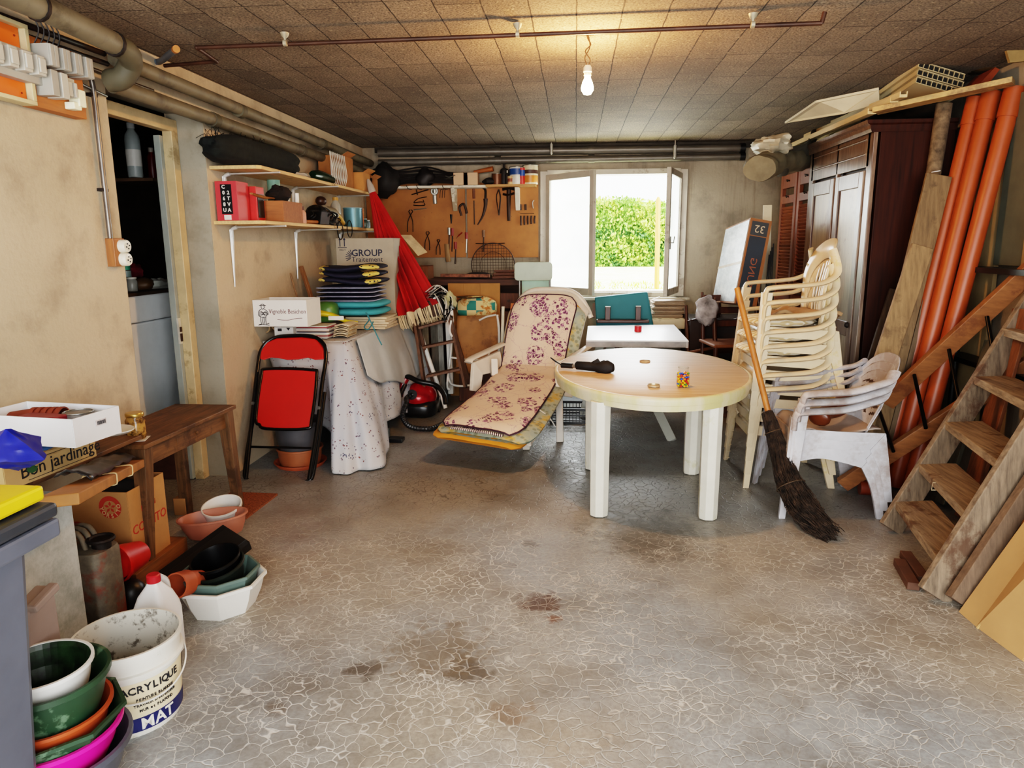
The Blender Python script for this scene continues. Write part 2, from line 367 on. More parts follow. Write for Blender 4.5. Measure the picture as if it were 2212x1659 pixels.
def casement(hx, s, free_px):
    wd = (WX1-WX0)/2; best = None
    for k in range(5, 175):
        a = math.radians(k); p = V((hx+s*wd*math.cos(a), YB-.03-wd*math.sin(a), 1.6)); e = abs(proj(p)[0]-free_px)
        if best is None or e < best[0]: best = (e, a)
    a = best[1]; d = V((s*math.cos(a), -math.sin(a), 0)); n = d.cross(V((0, 0, 1))); h = V((hx, YB-.03, 0)); R = Matrix((d, V((-d.y, d.x, 0)), V((0, 0, 1)))).transposed()
    z0, z1 = WZ0+.005, WZ1-.005; zc = (z0+z1)/2; st = .055
    b = MB()
    for q, dd in (((st/2, 0, zc), (st, .04, z1-z0)), ((wd-st/2, 0, zc), (st, .04, z1-z0)), ((wd/2, 0, z0+.035), (wd-2*st, .04, .07)), ((wd/2, 0, z1-.03), (wd-2*st, .04, .06))):
        b.box(h+R @ V(q), dd, R)
    c = b.build('casement', FR, wo, bev=.004)
    b = MB(); b.box(h+R @ V((wd/2, 0, zc)), (wd-2*st+.01, .004, z1-z0-.11), R); b.build('pane', GL, c)
    b = MB()
    for zz in (z0+.1, zc, z1-.1): b.tube([h+V((0, 0, zz-.03)), h+V((0, 0, zz+.03))], .008, 8)
    b.build('hinge', FR, c, smooth=40)
    return c, h, R, wd
casement(WX0, 1, 1283)
c, h, R, wd = casement(WX1, -1, 1441)
b = MB(); b.tube([h+R @ V((wd-.03, -.02*1, 1.5)), h+R @ V((wd-.03, .06, 1.5)), h+R @ V((wd-.03, .065, 1.56))], .006, 8); b.tube([h+R @ V((wd-.03, .03, 1.44)), h+R @ V((wd-.03, .03, 1.56))], .006, 8); b.build('handle', STEEL, c, smooth=40)
# =============== outside ===============
t = NT('lawn'); P = t.tc.outputs['Object']
LAWN = t.out(t.mix(t.ramp(t.noise(P, 4, 5, .7), [(.35, 0.0), (.65, 1.0)]), lin('#d8dc80'), lin('#fbf8d8')), .9)
b = MB(); b.box((0, YB+.25+22, .87), (60, 44, .06)); struct('ground_lawn', b, LAWN)
b = MB()
for i in range(2600):
    x = random.uniform(-1.5, 3.5); y = YB+.4+random.random()**1.5*3.2; h_ = random.uniform(.02, .07); a = random.uniform(0, 6.3); dx, dy = math.cos(a)*.008, math.sin(a)*.008
    lx, ly = random.uniform(-.03, .03), random.uniform(-.03, .03)
    b.add([(x-dx, y-dy, .9), (x+dx, y+dy, .9), (x+lx, y+ly, .9+h_)], [(0, 1, 2)])
b.build('grass', mat('#b9cf45', .8, var=.2), None, 'bright green grass growing on the lawn outside window', 'grass', kind='stuff')
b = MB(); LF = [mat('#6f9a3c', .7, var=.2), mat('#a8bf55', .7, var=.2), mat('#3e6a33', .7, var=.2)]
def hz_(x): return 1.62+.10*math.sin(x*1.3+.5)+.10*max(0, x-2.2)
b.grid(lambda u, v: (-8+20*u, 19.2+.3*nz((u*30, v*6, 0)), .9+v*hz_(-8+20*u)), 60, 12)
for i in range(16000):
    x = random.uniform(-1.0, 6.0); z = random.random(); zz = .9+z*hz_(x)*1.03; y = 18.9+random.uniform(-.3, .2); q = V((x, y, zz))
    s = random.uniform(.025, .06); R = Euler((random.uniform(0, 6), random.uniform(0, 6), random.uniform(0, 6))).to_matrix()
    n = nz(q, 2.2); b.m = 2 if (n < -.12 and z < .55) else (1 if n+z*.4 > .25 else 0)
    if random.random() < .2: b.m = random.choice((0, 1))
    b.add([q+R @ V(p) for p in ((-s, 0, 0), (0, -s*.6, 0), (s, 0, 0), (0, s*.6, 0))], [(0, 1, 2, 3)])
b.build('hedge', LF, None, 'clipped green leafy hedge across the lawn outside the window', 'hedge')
p0 = oy(1419, 612, 9.6); p1 = oy(1422, 432, 9.6); p0.z = .9
b = MB(); b.tube([p0, p1, p1+V((0, 0, .04))], [.032, .032, .012], 8); b.build('garden_post', mat('#d99a4a', .7, grain='z'), None, 'weathered orange wooden post standing on lawn outside window', 'post', smooth=40)
# =============== round (oval) plastic table ===============
PLAST = mat('#d6d1c2', .4, var=.05, dirt='#c6bf9c', dirtamt=.25)
t = NT('laminate'); P = t.tc.outputs['Object']
gr = t.noise(t.vec((1.2, 22, 1)), 3.5, 5, .6)
c = t.ramp(gr, [(.3, lin('#a07c58')), (.5, lin('#bf9b76')), (.7, lin('#d0b190'))])
c = t.mix(t.ramp(t.noise(P, 2.2, 3, .6), [(.4, .35), (.65, 0.0)]), c, lin('#b9ab93'))
LAM = t.out(c, .5)
t = NT('rim'); P = t.tc.outputs['Object']
RIM = t.out(t.mix(t.ramp(t.noise(t.vec((1, 1, .25)), 7, 4, .6), [(.4, 0.0), (.62, .8)]), lin('#d6c9ac'), lin('#c2b878')), .45)
TX, TY, TR, TL, TH = .475, 4.50, .60, .90, .72
tb = thing('oval_table', 'cream plastic garden table with oval wood-look top and four octagonal legs', 'table', (TX, TY, 0))
def oval(b, prof, seg=72):
    # superellipse-ish outline
    vs = []
    for off_, z in prof:
        for k in range(seg):
            a = 2*PI*k/seg; vs.append((TX+(TR+off_)*math.cos(a), TY+(TL+off_)*math.sin(a), z))
    fs = [(i*seg+k, i*seg+(k+1) % seg, (i+1)*seg+(k+1) % seg, (i+1)*seg+k) for i in range(len(prof)-1) for k in range(seg)]
    fs.append(tuple((len(prof)-1)*seg+k for k in range(seg))); b.add(vs, fs)
b = MB(); oval(b, [(-.03, TH-.006), (-.018, TH-.002), (-.022, TH)]); b.build('tabletop', LAM, tb, smooth=50)
b = MB(); oval(b, [(-.03, TH-.075), (-.012, TH-.075), (-.008, TH-.045), (0, TH-.042), (.003, TH-.02), (0, TH-.005), (-.008, TH), (-.018, TH)][:8]); 
b.f.pop(); b.mi.pop(); b.build('rim', RIM, tb, smooth=50, plabel='cream table rim stained yellow green')
b = MB(); oval(b, [(-.05, TH-.03), (-.04, TH-.03)]); b.build('underside', PLAST, tb)
for px, py in ((1294, 1119), (1531, 1126), (1495, 1027), (None, 0)):
    q = oz(px, py) if px else V((.13, 4.60, 0)); b = MB()
    b.lathe([(.052, .004), (.054, .03), (.058, TH-.06)], (q.x, q.y+.045, 0), 8, caps=True, ph=PI/8); b.build('leg', PLAST, tb, bev=.003)
b = MB(); b.lathe([(.034, 0), (.036, .004), (.036, .009), (.033, .011)], oz(1393, 782, TH), 20, sx=1.0); 
b.build('table_plug', mat('#bfa07c', .5), None, 'flat round plug in the middle of the oval table', 'plug', smooth=40)
# umbrella
bl = mat('#08080a', .75, var=.2, scale=20); U0 = oz(1213, 789, TH+.028); U1 = oz(1322, 796, TH+.03); ud = (U1-U0).normalized()
u = thing('folding_umbrella', 'black folded compact umbrella lying on the oval table', 'umbrella', (U0.x, U0.y, TH))
b = MB(); b.tube([U0, U0+ud*.075], .017, 12); b.build('handle', mat('#111113', .35), u, smooth=40)
b = MB(); b.tube([U0+ud*.075, U0+ud*.10], .011, 10); b.build('shaft', STEEL, u, smooth=40)
b = MB(); up = V((0, 0, 1)); sd = ud.cross(up)
b.lathe([(.012, 0), (.024, .01), (.027, .10), (.026, .13), (.036, .16), (.040, .21), (.034, .235), (.028, .25), (.0, .25)], U0+ud*.09-V((0, 0, .0)), 14, R=frame(ud)); 
for v in b.v: v += up*(.5*.02*nz(v, 18)+.004)+sd*.012*nz(v, 22, 3)
for k in range(3):
    a = U0+ud*(.22+.04*k)+up*.028; b.add([a-ud*.03, a+ud*.02+up*(.03-.008*k), a+ud*.045-up*.005, a+sd*.02-up*.02], [(0, 1, 2), (0, 1, 3), (1, 2, 3)])
b.build('canopy', bl, u, smooth=50)
b = MB(); b.tube(smoothpath([U0+ud*.01, U0-ud*.04+up*.02, U0-ud*.075+up*.045, U0-ud*.05+up*.03, U0]), .0035, 6); b.build('wrist_strap', bl, u, smooth=60)
# glass jar with sweets
JC = oz(1475, 836, TH); jr = .033
JG = clear('jar_glass', (.96, .98, .98, 1), .12)
j = thing('glass_jar', 'small open glass jar holding coloured sweets on the oval table', 'jar', (JC.x, JC.y, TH))
b = MB(); b.lathe([(0, .002), (jr*.85, .002), (jr*1.08, .008), (jr*1.1, .05), (jr*1.08, .075), (jr*.85, .088), (jr*.83, .105), (jr*.9, .108), (jr*.9, .112), (jr*.8, .112)], JC, 28); b.build('bowl', JG, j, smooth=50, plabel='clear glass jar body')
b = MB(); b.tube([JC+V((jr*.86*math.cos(a*PI/12), jr*.86*math.sin(a*PI/12), .108)) for a in range(24)], .0025, 6, closed=True); b.build('lip', JG, j, smooth=60)
SWC = [('yellow', '#e8b511'), ('blue', '#1f4fb0'), ('red', '#c7261a'), ('orange', '#e0701a'), ('green', '#3f7d2a')]
sm = {}
for n, h_ in SWC:
    b = MB(); b.ell((0, 0, 0), (.0072, .0072, .0058), nu=10, nv=6); me = b.build('sweet', mat(h_, .25, var=.03), None, 'x', 'sweet', smooth=80, local=True); sm[n] = me.data; bpy.data.objects.remove(me)
k = 0; random.seed(11)
for L in range(8):
    for q in range(11):
        r = jr*.82 if q < 9 else jr*.33; a = q*2*PI/9+L*.35 if q < 9 else (q-9)*PI+L
        if L == 7 and q in (3, 4, 8): continue
        n = random.choices([x[0] for x in SWC], [6, 3, 2, 2, 1] if L > 3 else [3, 3, 3, 2, 1])[0]
        o = bpy.data.objects.new('sweet', sm[n]); COL.objects.link(o)
        o.location = (JC.x+r*math.cos(a), JC.y+r*math.sin(a), TH+.009+L*.0098); o.rotation_euler = (random.uniform(-.6, .6), random.uniform(-.6, .6), 0)
        tag(o, '%s sugar-coated sweet inside the glass jar on oval table' % n, 'sweet', '%s sweets in the jar' % n)
LC = oz(1412, 836, TH)
ld = thing('jar_lid', 'gold metal jar lid lying beside the sweet jar on the oval table', 'lid', (LC.x, LC.y, TH))
b = MB(); b.lathe([(.0, .002), (.030, .002), (.034, .004), (.035, .014), (.033, .015), (.031, .006), (0, .005)], LC, 28); b.build('lid_shell', mat('#c9b391', .35, .5), ld, smooth=40)
# =============== high-backed beige garden chairs, stacked ===============
def mono_chair(high=True):
    """local: faces -x, origin under the middle; returns root"""
    root = thing('garden_chair', None, 'chair')
    H = .90 if high else .78; m = BEI if high else WHC; hw = .27; SZ = .385 if high else .40
    # seat, dished with rolled front edge
    b = MB()
    def sf(u, v):
        x = -.24+.44*u; y = (v-.5)*2*(hw-.045-.03*u)
        z = SZ-.035*math.sin(min(1, u*1.1)*PI)-.02*u-(.05*max(0, (.12-u)/.12)**2)+.012*abs(v-.5)*2
        return (x, y, z)
    b.grid(sf, 14, 12); b.box((-.245, 0, SZ-.07), (.012, 2*hw-.10, .05)); b.build('seat', m if high else SEATC, root, smooth=60, solid=.006)
    # side skirts
    for s in (-1, 1):
        b = MB(); y = s*(hw-.02)
        if high: b.prism([(-.25, y, SZ+.0), (.19, y*.92, SZ-.03), (.2, y*.92, SZ-.09), (-.24, y, SZ-.055)], (0, -s*.008, 0))
        else:
            T = smoothpath([(-.25, y, SZ), (-.02, y, SZ-.012), (.205, y*.96, SZ-.02)], 6); B = smoothpath([(-.235, y, .31), (-.08, y, .335), (.13, y*.97, .285)], 6)
            b.add(T+B, [(i, i+1, len(T)+i+1, len(T)+i) for i in range(len(T)-1)]); 
        b.build('side_skirt', m, root, solid=.008)
    # legs: front ones are tall angle sections rising to the arms, rear ones splay back
    AZ = .62 if high else .60
    for s in (-1, 1):
        b = MB(); y0, y1 = s*(hw+.035), s*(hw+.0)
        a, c = V((-.29, y0, 0)), V((-.235, y1, AZ-.03))
        if s < 0 or True:
            d = c-a; w0, w1 = .035, .062
            b.add([a+V((-w0/2, 0, 0)), a+V((w0/2, 0, 0)), c+V((w1/2, 0, 0)), c+V((-w1/2, 0, 0)), a+V((-w0/2+.004, -s*.035, 0)), a+V((w0/2-.004, -s*.01, 0)), c+V((w1/2, -s*.008, 0)), c+V((-w1/2+.004, -s*.045, 0))],
                  [(0, 1, 2, 3), (4, 7, 6, 5), (0, 3, 7, 4), (1, 5, 6, 2), (0, 4, 5, 1), (3, 2, 6, 7)])
            if high:
                for k in range(7):
                    z = .02+k*.052; q = a+d*(z/AZ); b.box(q+V((.0, -s*.016, 0)), (.034, .03, .004))
        b.build('leg', m, root, bev=.003)
        b = MB(); a = V((.23, s*(hw+.01), 0)); c = V((.16, s*(hw-.05), SZ-.03))
        if not high:
            yy = s*(hw-.02); T = smoothpath([(.205, yy*.96, SZ-.02), (.235, yy, .20), (.262, yy*1.06, 0)], 5); B = smoothpath([(.13, yy*.97, .285), (.185, yy, .17), (.225, yy*1.06, 0)], 5)
            b.add(T+B, [(i, i+1, len(T)+i+1, len(T)+i) for i in range(len(T)-1)]); b.build('leg', m, root, solid=.02); continue
        b.add([a+V((-.018, 0, 0)), a+V((.022, 0, 0)), c+V((.05, 0, 0)), c+V((-.04, 0, 0)), a+V((-.018, -s*.03, 0)), a+V((.022, -s*.03, 0)), c+V((.05, -s*.04, 0)), c+V((-.04, -s*.01, 0))],
              [(0, 1, 2, 3), (4, 7, 6, 5), (0, 3, 7, 4), (1, 5, 6, 2), (0, 4, 5, 1), (3, 2, 6, 7)])
        b.build('leg', m, root, bev=.003)
    # arms sweeping into the back frame
    bx0, bx1 = .20, (.20 if high else .30)
    for s in (-1, 1):
        b = MB(); P = smoothpath([(-.252, s*hw, AZ-.10), (-.243, s*hw, AZ-.02), (-.20, s*(hw+.005), AZ), (0, s*(hw+.005), AZ+.015), (.10 if high else .13, s*(hw-.005), AZ+(.035 if high else .05)), (.165 if high else .20, s*(hw-.03), AZ+(.09 if high else .07)), (bx1-.06, s*(hw-.07), AZ+(.22 if high else .11))], 5)
        b.tube(P, .0135 if high else .016, 8, flat=2.1); b.build('armrest', m, root, smooth=50)
    b = MB()
    top = H; 
    def bp(y, z):   # back surface
        f = (z-SZ)/(H-SZ); return V((.155+.06*f-1.7*y*y, y, z))
    if high:
        # wide flat frame round an oval of slats
        out = [(-.16, SZ-.02), (-.185, .50), (-.205, .62), (-.205, .72), (-.17, .82), (-.10, .885), (0, .905), (.10, .885), (.17, .82), (.205, .72), (.205, .62), (.185, .50), (.16, SZ-.02)]
        inn = [(-.13, SZ-.0), (-.145, .50), (-.155, .60), (-.15, .66), (-.125, .72), (-.07, .77), (0, .785), (.07, .77), (.125, .72), (.15, .66), (.155, .60), (.145, .50), (.13, SZ)]
        O = smoothpath([(p[0], p[1], 0) for p in out], 4); I = smoothpath([(p[0], p[1], 0) for p in inn], 4)
        vs = [bp(p.x, p.y) for p in O]+[bp(p.x, p.y)+V((-.012, 0, 0)) for p in I]; n = len(O)
        b.add(vs, [(i, i+1, n+i+1, n+i) for i in range(n-1)]); b.build('back_frame', m, root, smooth=60, solid=.012)
        for y in (-.095, -.057, -.019, .019, .057, .095):
            b = MB(); zt = .775-abs(y)*.45; P = [bp(y*(.75+.25*i/6), SZ-.02+(zt-SZ+.02)*i/6)+V((-.015*math.sin(PI*i/6)-.008, 0, 0)) for i in range(7)]
            b.tube(P, .0045, 6, flat=2.8); b.build('slat', m, root, smooth=50)
    else:
        # uncut shell back; fan slots are faces coloured dark for the shade inside
        def shell(u, v):
            y = (v-.5)*2*.245*(1-.28*(1-u)**1.5); z = SZ-.01+(H-SZ+.01)*u*(1-.42*(abs(v-.5)*2)**3.2*u)
            f = (z-SZ)/(H-SZ); return V((.195+.12*f-.06*(abs(v-.5)*2)**2, y, z))
        nu, nv = 44, 60; P = [[shell(i/nu, j/nv) for j in range(nv+1)] for i in range(nu+1)]; fs = []; hm = []
        def hole(i, j):  # picks the faces coloured as shaded slots; nothing is cut out
            u, v = (i+.5)/nu, (j+.5)/nv; q = abs(v-.5)
            if q > .33 or q < .05: return False
            return any(abs(u-(u0+.30*q)) < .014+.008*math.sin((q-.05)/.28*PI) for u0 in (.36, .46, .56, .66, .76))
        for i in range(nu):
            for j in range(nv):
                a = i*(nv+1)+j; fs.append((a, a+nv+1, a+nv+2, a+1)); hm.append(1 if hole(i, j) else 0)
        b.add([p for r_ in P for p in r_], fs); b.mi = hm; b.build('backrest', [m, mat('#4a3a30', .8)], root, smooth=60, solid=.006)
    return root
SEATC = mat('#a8978c', .5, var=.12, dirt='#bdb8b6', dirtamt=.3); BEI = mat('#d2bd9c', .42, var=.06, dirt='#c9b07d', dirtamt=.2); WHC = mat('#bdbcc0', .5, var=.10, dirt='#8f8078', dirtamt=.6, scale=5)
BY, BX = 4.62, 1.36
c0 = mono_chair(True); NCH = 8
names = ['lowest', 'second from the bottom', 'third from the bottom', 'fourth from the bottom', 'fourth from the top', 'third from the top', 'second from the top', 'topmost']
BC = []
for k in range(NCH):
    c = c0 if k == 0 else dup(c0); c.location = (BX+k*.002, BY, k*.088); BC.append(c)
    tag(c, 'beige high-backed plastic garden chair, %s of the tall stack by wardrobe' % names[k], 'chair', 'beige stacking garden chairs')
w0 = mono_chair(False)
for k, n in enumerate(('lowest', 'middle', 'topmost')):
    c = w0 if k == 0 else dup(w0); c.location = (1.44+k*.018, 4.12, k*.05)
    tag(c, 'weathered white low-backed plastic chair, %s of three stacked in front of the wardrobe' % n, 'chair', 'white stacking garden chairs')
# striped round cushions between the seats
t = NT('striped_cushion'); P = t.tc.outputs['Object']; wv = t.n.new('ShaderNodeTexWave'); wv.bands_direction = 'Y'; wv.inputs['Scale'].default_value = 9; t.l.new(P, wv.inputs['Vector'])
STR = t.out(t.ramp(wv.outputs['Fac'], [(.35, lin('#e9dfca')), (.6, lin('#c6ae85'))]), .85)
for k, n in ((7, 'top'), (6, 'middle'), (5, 'bottom')):
    b = MB(); z = k*.088+.362; b.ell((BX+k*.002-.10, BY, z+.038), (.235, .235, .04), nu=32, nv=10, fn=lambda q: 1+.03*math.cos(16*math.atan2(q.y, q.x)))
    b.build('striped_cushion', STR, None, 'cream striped puffy seat cushion, %s one of three between the beige chairs' % n, 'cushion', 'striped cushions', smooth=70)
b = MB(); b.grid(lambda u, v: (BX-.16+.40*u, BY-.20+.36*v, 7*.088+.362+.083+.02*math.sin(u*9+v*4)+.016*nz((u*4, v*4, 1), 1.5)), 18, 18)
b.build('folded_cloth', mat('#a5835f', .9, var=.2), None, 'crumpled brown cloth lying on the topmost beige chair', 'cloth', smooth=60, solid=.02)
b = MB(); b.tube(smoothpath([(1.36, 3.98, .53), (1.42, 4.05, .55), (1.52, 4.12, .56), (1.58, 4.22, .60)]), [.045, .06, .06, .05]+[.05]*15, 12, flat=.8)
b.build('leather_bolster', mat('#5a2c17', .3, var=.2), None, 'shiny brown leather bolster lying on the topmost white chair', 'bolster', smooth=60)
# =============== besom broom leaning on the stack ===============
b0 = oz(1797, 1165, .03); bt = oy(1592, 622, 4.22); bm = oz(1662, 900, .52); bm = oy(1662, 900, 4.0)
br = thing('besom_broom', 'twig besom broom with orange-brown wooden stick leaning on the chair stack', 'broom', (b0.x, b0.y, 0))
b = MB(); b.tube([oy(1680, 960, 3.93), bm, bt], [.016, .017, .017], 10); b.build('stick', mat('#a8682f', .5, grain='z'), br, smooth=50)
BK = mat('#3d3026', .85, var=.5, scale=30); b = MB(); random.seed(3)
cl = smoothpath([oy(1657, 890, 4.0), oy(1685, 980, 3.90), oy(1708, 1050, 3.80), oy(1745, 1110, 3.68), oz(1800, 1162, .02)], 6); n = len(cl)
for i in range(420):
    a = random.uniform(0, 2*PI); rr = math.sqrt(random.random()); st = random.choice((0, 0, 1, 3)); en = n-1-random.choice((0, 0, 1, 2, 5, 9)); pts = []
    for k in range(st, en+1, 2):
        f = k/(n-1); w_ = (.030+.055*math.sin(min(1, f*1.25)*PI*.5))*(1-.35*max(0, f-.75)/.25); d = (cl[min(k+1, n-1)]-cl[max(k-1, 0)]).normalized(); R = frame(d)
        p = cl[k]+R @ V((rr*w_*math.cos(a)*.9, rr*w_*math.sin(a), 0))+V((random.uniform(-1, 1), random.uniform(-1, 1), random.uniform(-1, 1)))*(.004+.012*f); p.z = max(p.z, .004); pts.append(p)
    if len(pts) > 2: b.tube(pts, .0022, 3, caps=False)
b.build('twigs', [BK], br, kind='stuff')
b = MB(); q = cl[3]; R = frame(cl[4]-cl[2]); b.tube([q+R @ V((.046*math.cos(x*PI/10), .046*math.sin(x*PI/10), .003*x*.3)) for x in range(20)], .003, 5, closed=True)
q = cl[12]; R = frame(cl[13]-cl[11]); b.tube([q+R @ V((.078*math.cos(x*PI/10), .078*math.sin(x*PI/10), 0)) for x in range(20)], .003, 5, closed=True); b.build('binding', mat('#4a3a28', .7), br)
# =============== lounger ===============
LW = mat('#cfc3b4', .45, var=.06); lo = thing('sun_lounger', 'white plastic reclining lounger chair padded with cushions', 'lounger', (-.35, 5.3, 0))
# local axes: s across (left->right), f towards the foot
A_, B_ = V((-.60, 5.80, .42)), V((-.06, 5.62, .42))       # hinge line seat/back
FA, FB = oz(940, 944, .20), oz(1128, 974, .17)      # foot end
TA, TB = V((-.50, 6.10, 1.08)), V((.08, 5.98, 1.08))     # top of the back
def bil(p, q, r_, s_, u, v): return p*(1-u)*(1-v)+q*u*(1-v)+r_*(1-u)*v+s_*u*v
# back shell with rounded top
b = MB()
def bk(u, v):
    p = bil(A_, B_, TA, TB, u, v); k = (abs(u-.5)*2)**4; p.z -= .09*k*v**6; p.y += .03*math.sin(PI*v); return p
b.grid(lambda u, v: bk(-.08+1.16*u, v*1.06), 24, 16); b.build('backrest', LW, lo, smooth=60, solid=.02)
b = MB(); b.tube([bk(-.08+1.16*(i/24), 1.06) for i in range(25)], .022, 8); b.build('top_rail', LW, lo, smooth=60)
b = MB()
for e0, e1 in ((A_, FA.lerp(A_, .12)), (B_, FB.lerp(B_, .12))): b.beam(e0+V((0, 0, -.05)), e1+V((0, 0, -.02)), .03, .04)
for k in range(11):
    v = (k+.5)/13; b.beam(A_.lerp(FA, v)+V((0, 0, -.04)), B_.lerp(FB, v)+V((0, 0, -.04)), .018, .07)
b.build('seat_frame', LW, lo, bev=.004)
for q, nm in ((oz(1137, 972), 0), (oz(1210, 955), 1), (V((-.62, 5.55, 0)), 3), (V((-.50, 6.25, 0)), 4), (V((.15, 6.1, 0)), 5)):
    b = MB(); 
    topz = .40 if nm != 0 else .20
    tp = V((q.x, q.y, 0))+V(((.0, .10, topz), (-.02, .12, .62), (.02, .08, .30), (-.02, .05, .60), (.02, -.1, .45), (-.03, -.1, .6))[nm]); b.beam(V((q.x, q.y, 0)), tp, .055, .035, up=(0, 1, 0)); b.build('leg', LW, lo, bev=.006)
for s, (p, q) in enumerate(((V((-.84, 5.50, .60)), V((-.60, 5.85, .68))), (V((-.10, 5.33, .60)), V((.12, 5.75, .68))))):
    b = MB(); P = [p+V((0, 0, -.02)), p+V((.02, .03, .005)), (p+q)/2+V((0, 0, .0)), q]; b.tube(smoothpath(P, 5), .042, 10, flat=.35); b.build('armrest', LW, lo, smooth=60)
    b = MB(); b.prism([p+V((.02, .02, -.02)), p+V((.0, .02, -.25)), p+V((.06, .07, -.27)), p+V((.08, .08, -.13)), p+V((.15, .18, -.13)), p+V((.18, .24, -.25)), p+V((.24, .30, -.25)), p+V((.2, .3, .03))], V((.03, -.015, 0))); b.build('arm_support', LW, lo, bev=.006)
# cushions
def fmat(name, basec, c1, c2, sc_, thr):
    t = NT(name); P = t.tc.outputs['Object']
    dn = t.n.new('ShaderNodeTexNoise'); dn.inputs['Scale'].default_value = 22; t.l.new(P, dn.inputs['Vector'])
    mx = t.n.new('ShaderNodeMix'); mx.data_type = 'VECTOR'; mx.inputs[0].default_value = .05; t.l.new(P, mx.inputs[4]); t.l.new(dn.outputs['Color'], mx.inputs[5])
    cl = t.vor(mx.outputs[1], sc_, rnd=.75); mask = t.ramp(cl, [(thr, 1.0), (thr+.03, 0.0)])
    pet = t.vor(mx.outputs[1], sc_*6.5); pm = t.ramp(pet, [(.52, 1.0), (.58, 0.0)]); pc = t.ramp(t.noise(P, 42, 3, .7), [(.42, lin(c1)), (.54, lin(c2)), (.68, lin(basec))])
    edge = t.ramp(t.vor(mx.outputs[1], sc_*6.5, 'DISTANCE_TO_EDGE'), [(.03, 0.0), (.08, 1.0)])
    m_ = t.math('MULTIPLY', mask, t.math('MULTIPLY', pm, edge))
    st = t.ramp(t.vor(mx.outputs[1], sc_*1.3, 'DISTANCE_TO_EDGE'), [(.008, .35), (.014, 0.0)])
    return t.out(t.mix(m_, t.mix(st, lin(basec), lin(c2)), pc), .85)
FLOR = fmat('floral_purple', '#dcc2ab', '#4a1d3a', '#8f5580', 5.4, .44)
t = NT('old_floral'); P = t.tc.outputs['Object']
OLDF = t.out(t.mix(t.ramp(t.vor(P, 26), [(.3, .7), (.45, 0.0)]), t.ramp(t.noise(P, 7, 4, .6), [(.35, lin('#8c9a94')), (.5, lin('#a7a891')), (.6, lin('#c09a45')), (.75, lin('#7f8a6a'))]), lin('#6d7560')), .85)
ORG = mat('#d08a2c', .8, var=.08)
STRP = NT('piping_stripe'); wv = STRP.n.new('ShaderNodeTexWave'); wv.bands_direction = 'X'; wv.inputs['Scale'].default_value = 22; STRP.l.new(STRP.tc.outputs['Object'], wv.inputs['Vector'])
STRP = STRP.out(STRP.ramp(wv.outputs['Fac'], [(.45, lin('#3a1526')), (.55, lin('#e6ddd0'))]), .8)
def pad(name, label, mt, e, th, dz, u0=0.0, u1=1.0, v1=1.0, trimm=None, foot=0.0, parent=None, piping=None):
    """a pad running from the foot end up over the seat and up the back"""
    root = thing(name, label, 'cushion', (-.35, 5.2, .4))
    n = 30
    def path(u, s):       # s 0 foot .. 1 top
        if s < .5:
            q = s/.5; p = (FA.lerp(FB, u))*(1-q)+(A_.lerp(B_, u))*q; p.z += dz-.03*math.sin(PI*min(1, q*1.0)); nrm = V((0, 0, 1))
        else:
            q = (s-.5)/.5*v1; p = bk(u, q); p = p+V((-.02, -.06, .02))*(1-abs(2*q-1)*.3)*(dz/.06); nrm = V((0, -1, .15)).normalized()
        w_ = max(0, min(1, (s-.44)/.12)); nn = V((0, 0, 1)).lerp(V((0, -1, .2)), w_).normalized(); return p, nn
    b = MB(); nu, nv = 18, 44
    def rn(u, v):
        s = v*(1+foot)-foot
        uu = u0+(u1-u0)*u
        # rounded corners at both ends
        c_ = .09
        for endv in (v, 1-v):
            if endv < c_: k = 1-math.sqrt(max(0, 1-((c_-endv)/c_)**2)); uu = uu+(.5-uu)*.22*k
        p, nn = path(uu, max(0, s))
        if s < 0: p = p+(FA-A_).normalized()*(-s)*1.3
        return p, nn, s
    top = lambda u, v: (lambda a: a[0]+a[1]*(th*(1-.75*(abs(u-.5)*2)**6)*(1-.5*max(0, 1-v/.03)-.5*max(0, 1-(1-v)/.03))+.006*math.sin(v*70)*(1 if .38 < v < .62 else .25)+.004*nz((u*5, v*9, 2), 1)))(rn(u, v))
    b.grid(top, nu, nv); b.grid(lambda u, v: rn(1-u, v)[0], nu, nv); b.build('pad', mt, root, smooth=70)
    if piping:
        b = MB(); P = [top(0, i/40) for i in range(41)]+[top(i/14, 1) for i in range(1, 15)]+[top(1, 1-i/40) for i in range(1, 41)]+[top(1-i/14, 0) for i in range(1, 14)]
        b.tube(P, .006, 6, closed=True); b.build('piping', piping, root, smooth=60)
    return root, top
pad('lounger_pad', 'orange foam pad underneath all the other cushions on the lounger', ORG, 0, .03, .015, -.06, 1.02, .92, foot=.03)
pad('lounger_pad', 'faded green and yellow floral cushion under the purple floral cushion', OLDF, 0, .04, .045, -.03, 1.10, .88, foot=.012)
r_, top = pad('lounger_cushion', 'beige cushion printed with purple roses topmost on the lounger', FLOR, 0, .05, .085, .02, .96, .97, piping=mat('#3a1a2c', .7))
b = MB(); b.tube([top(.10+i*.8/14, 0)+V((0, -.003, -.022)) for i in range(15)], .018, 8, flat=.5); b.build('striped_border', STRP, r_, smooth=60)
b = MB(); b.tube(smoothpath([top(1, .20), top(1, .20)+V((.07, -.02, -.05)), top(1, .2)+V((.12, -.03, -.12))], 4), .010, 6, flat=.3); b.build('tie', WHITE, r_, smooth=60)
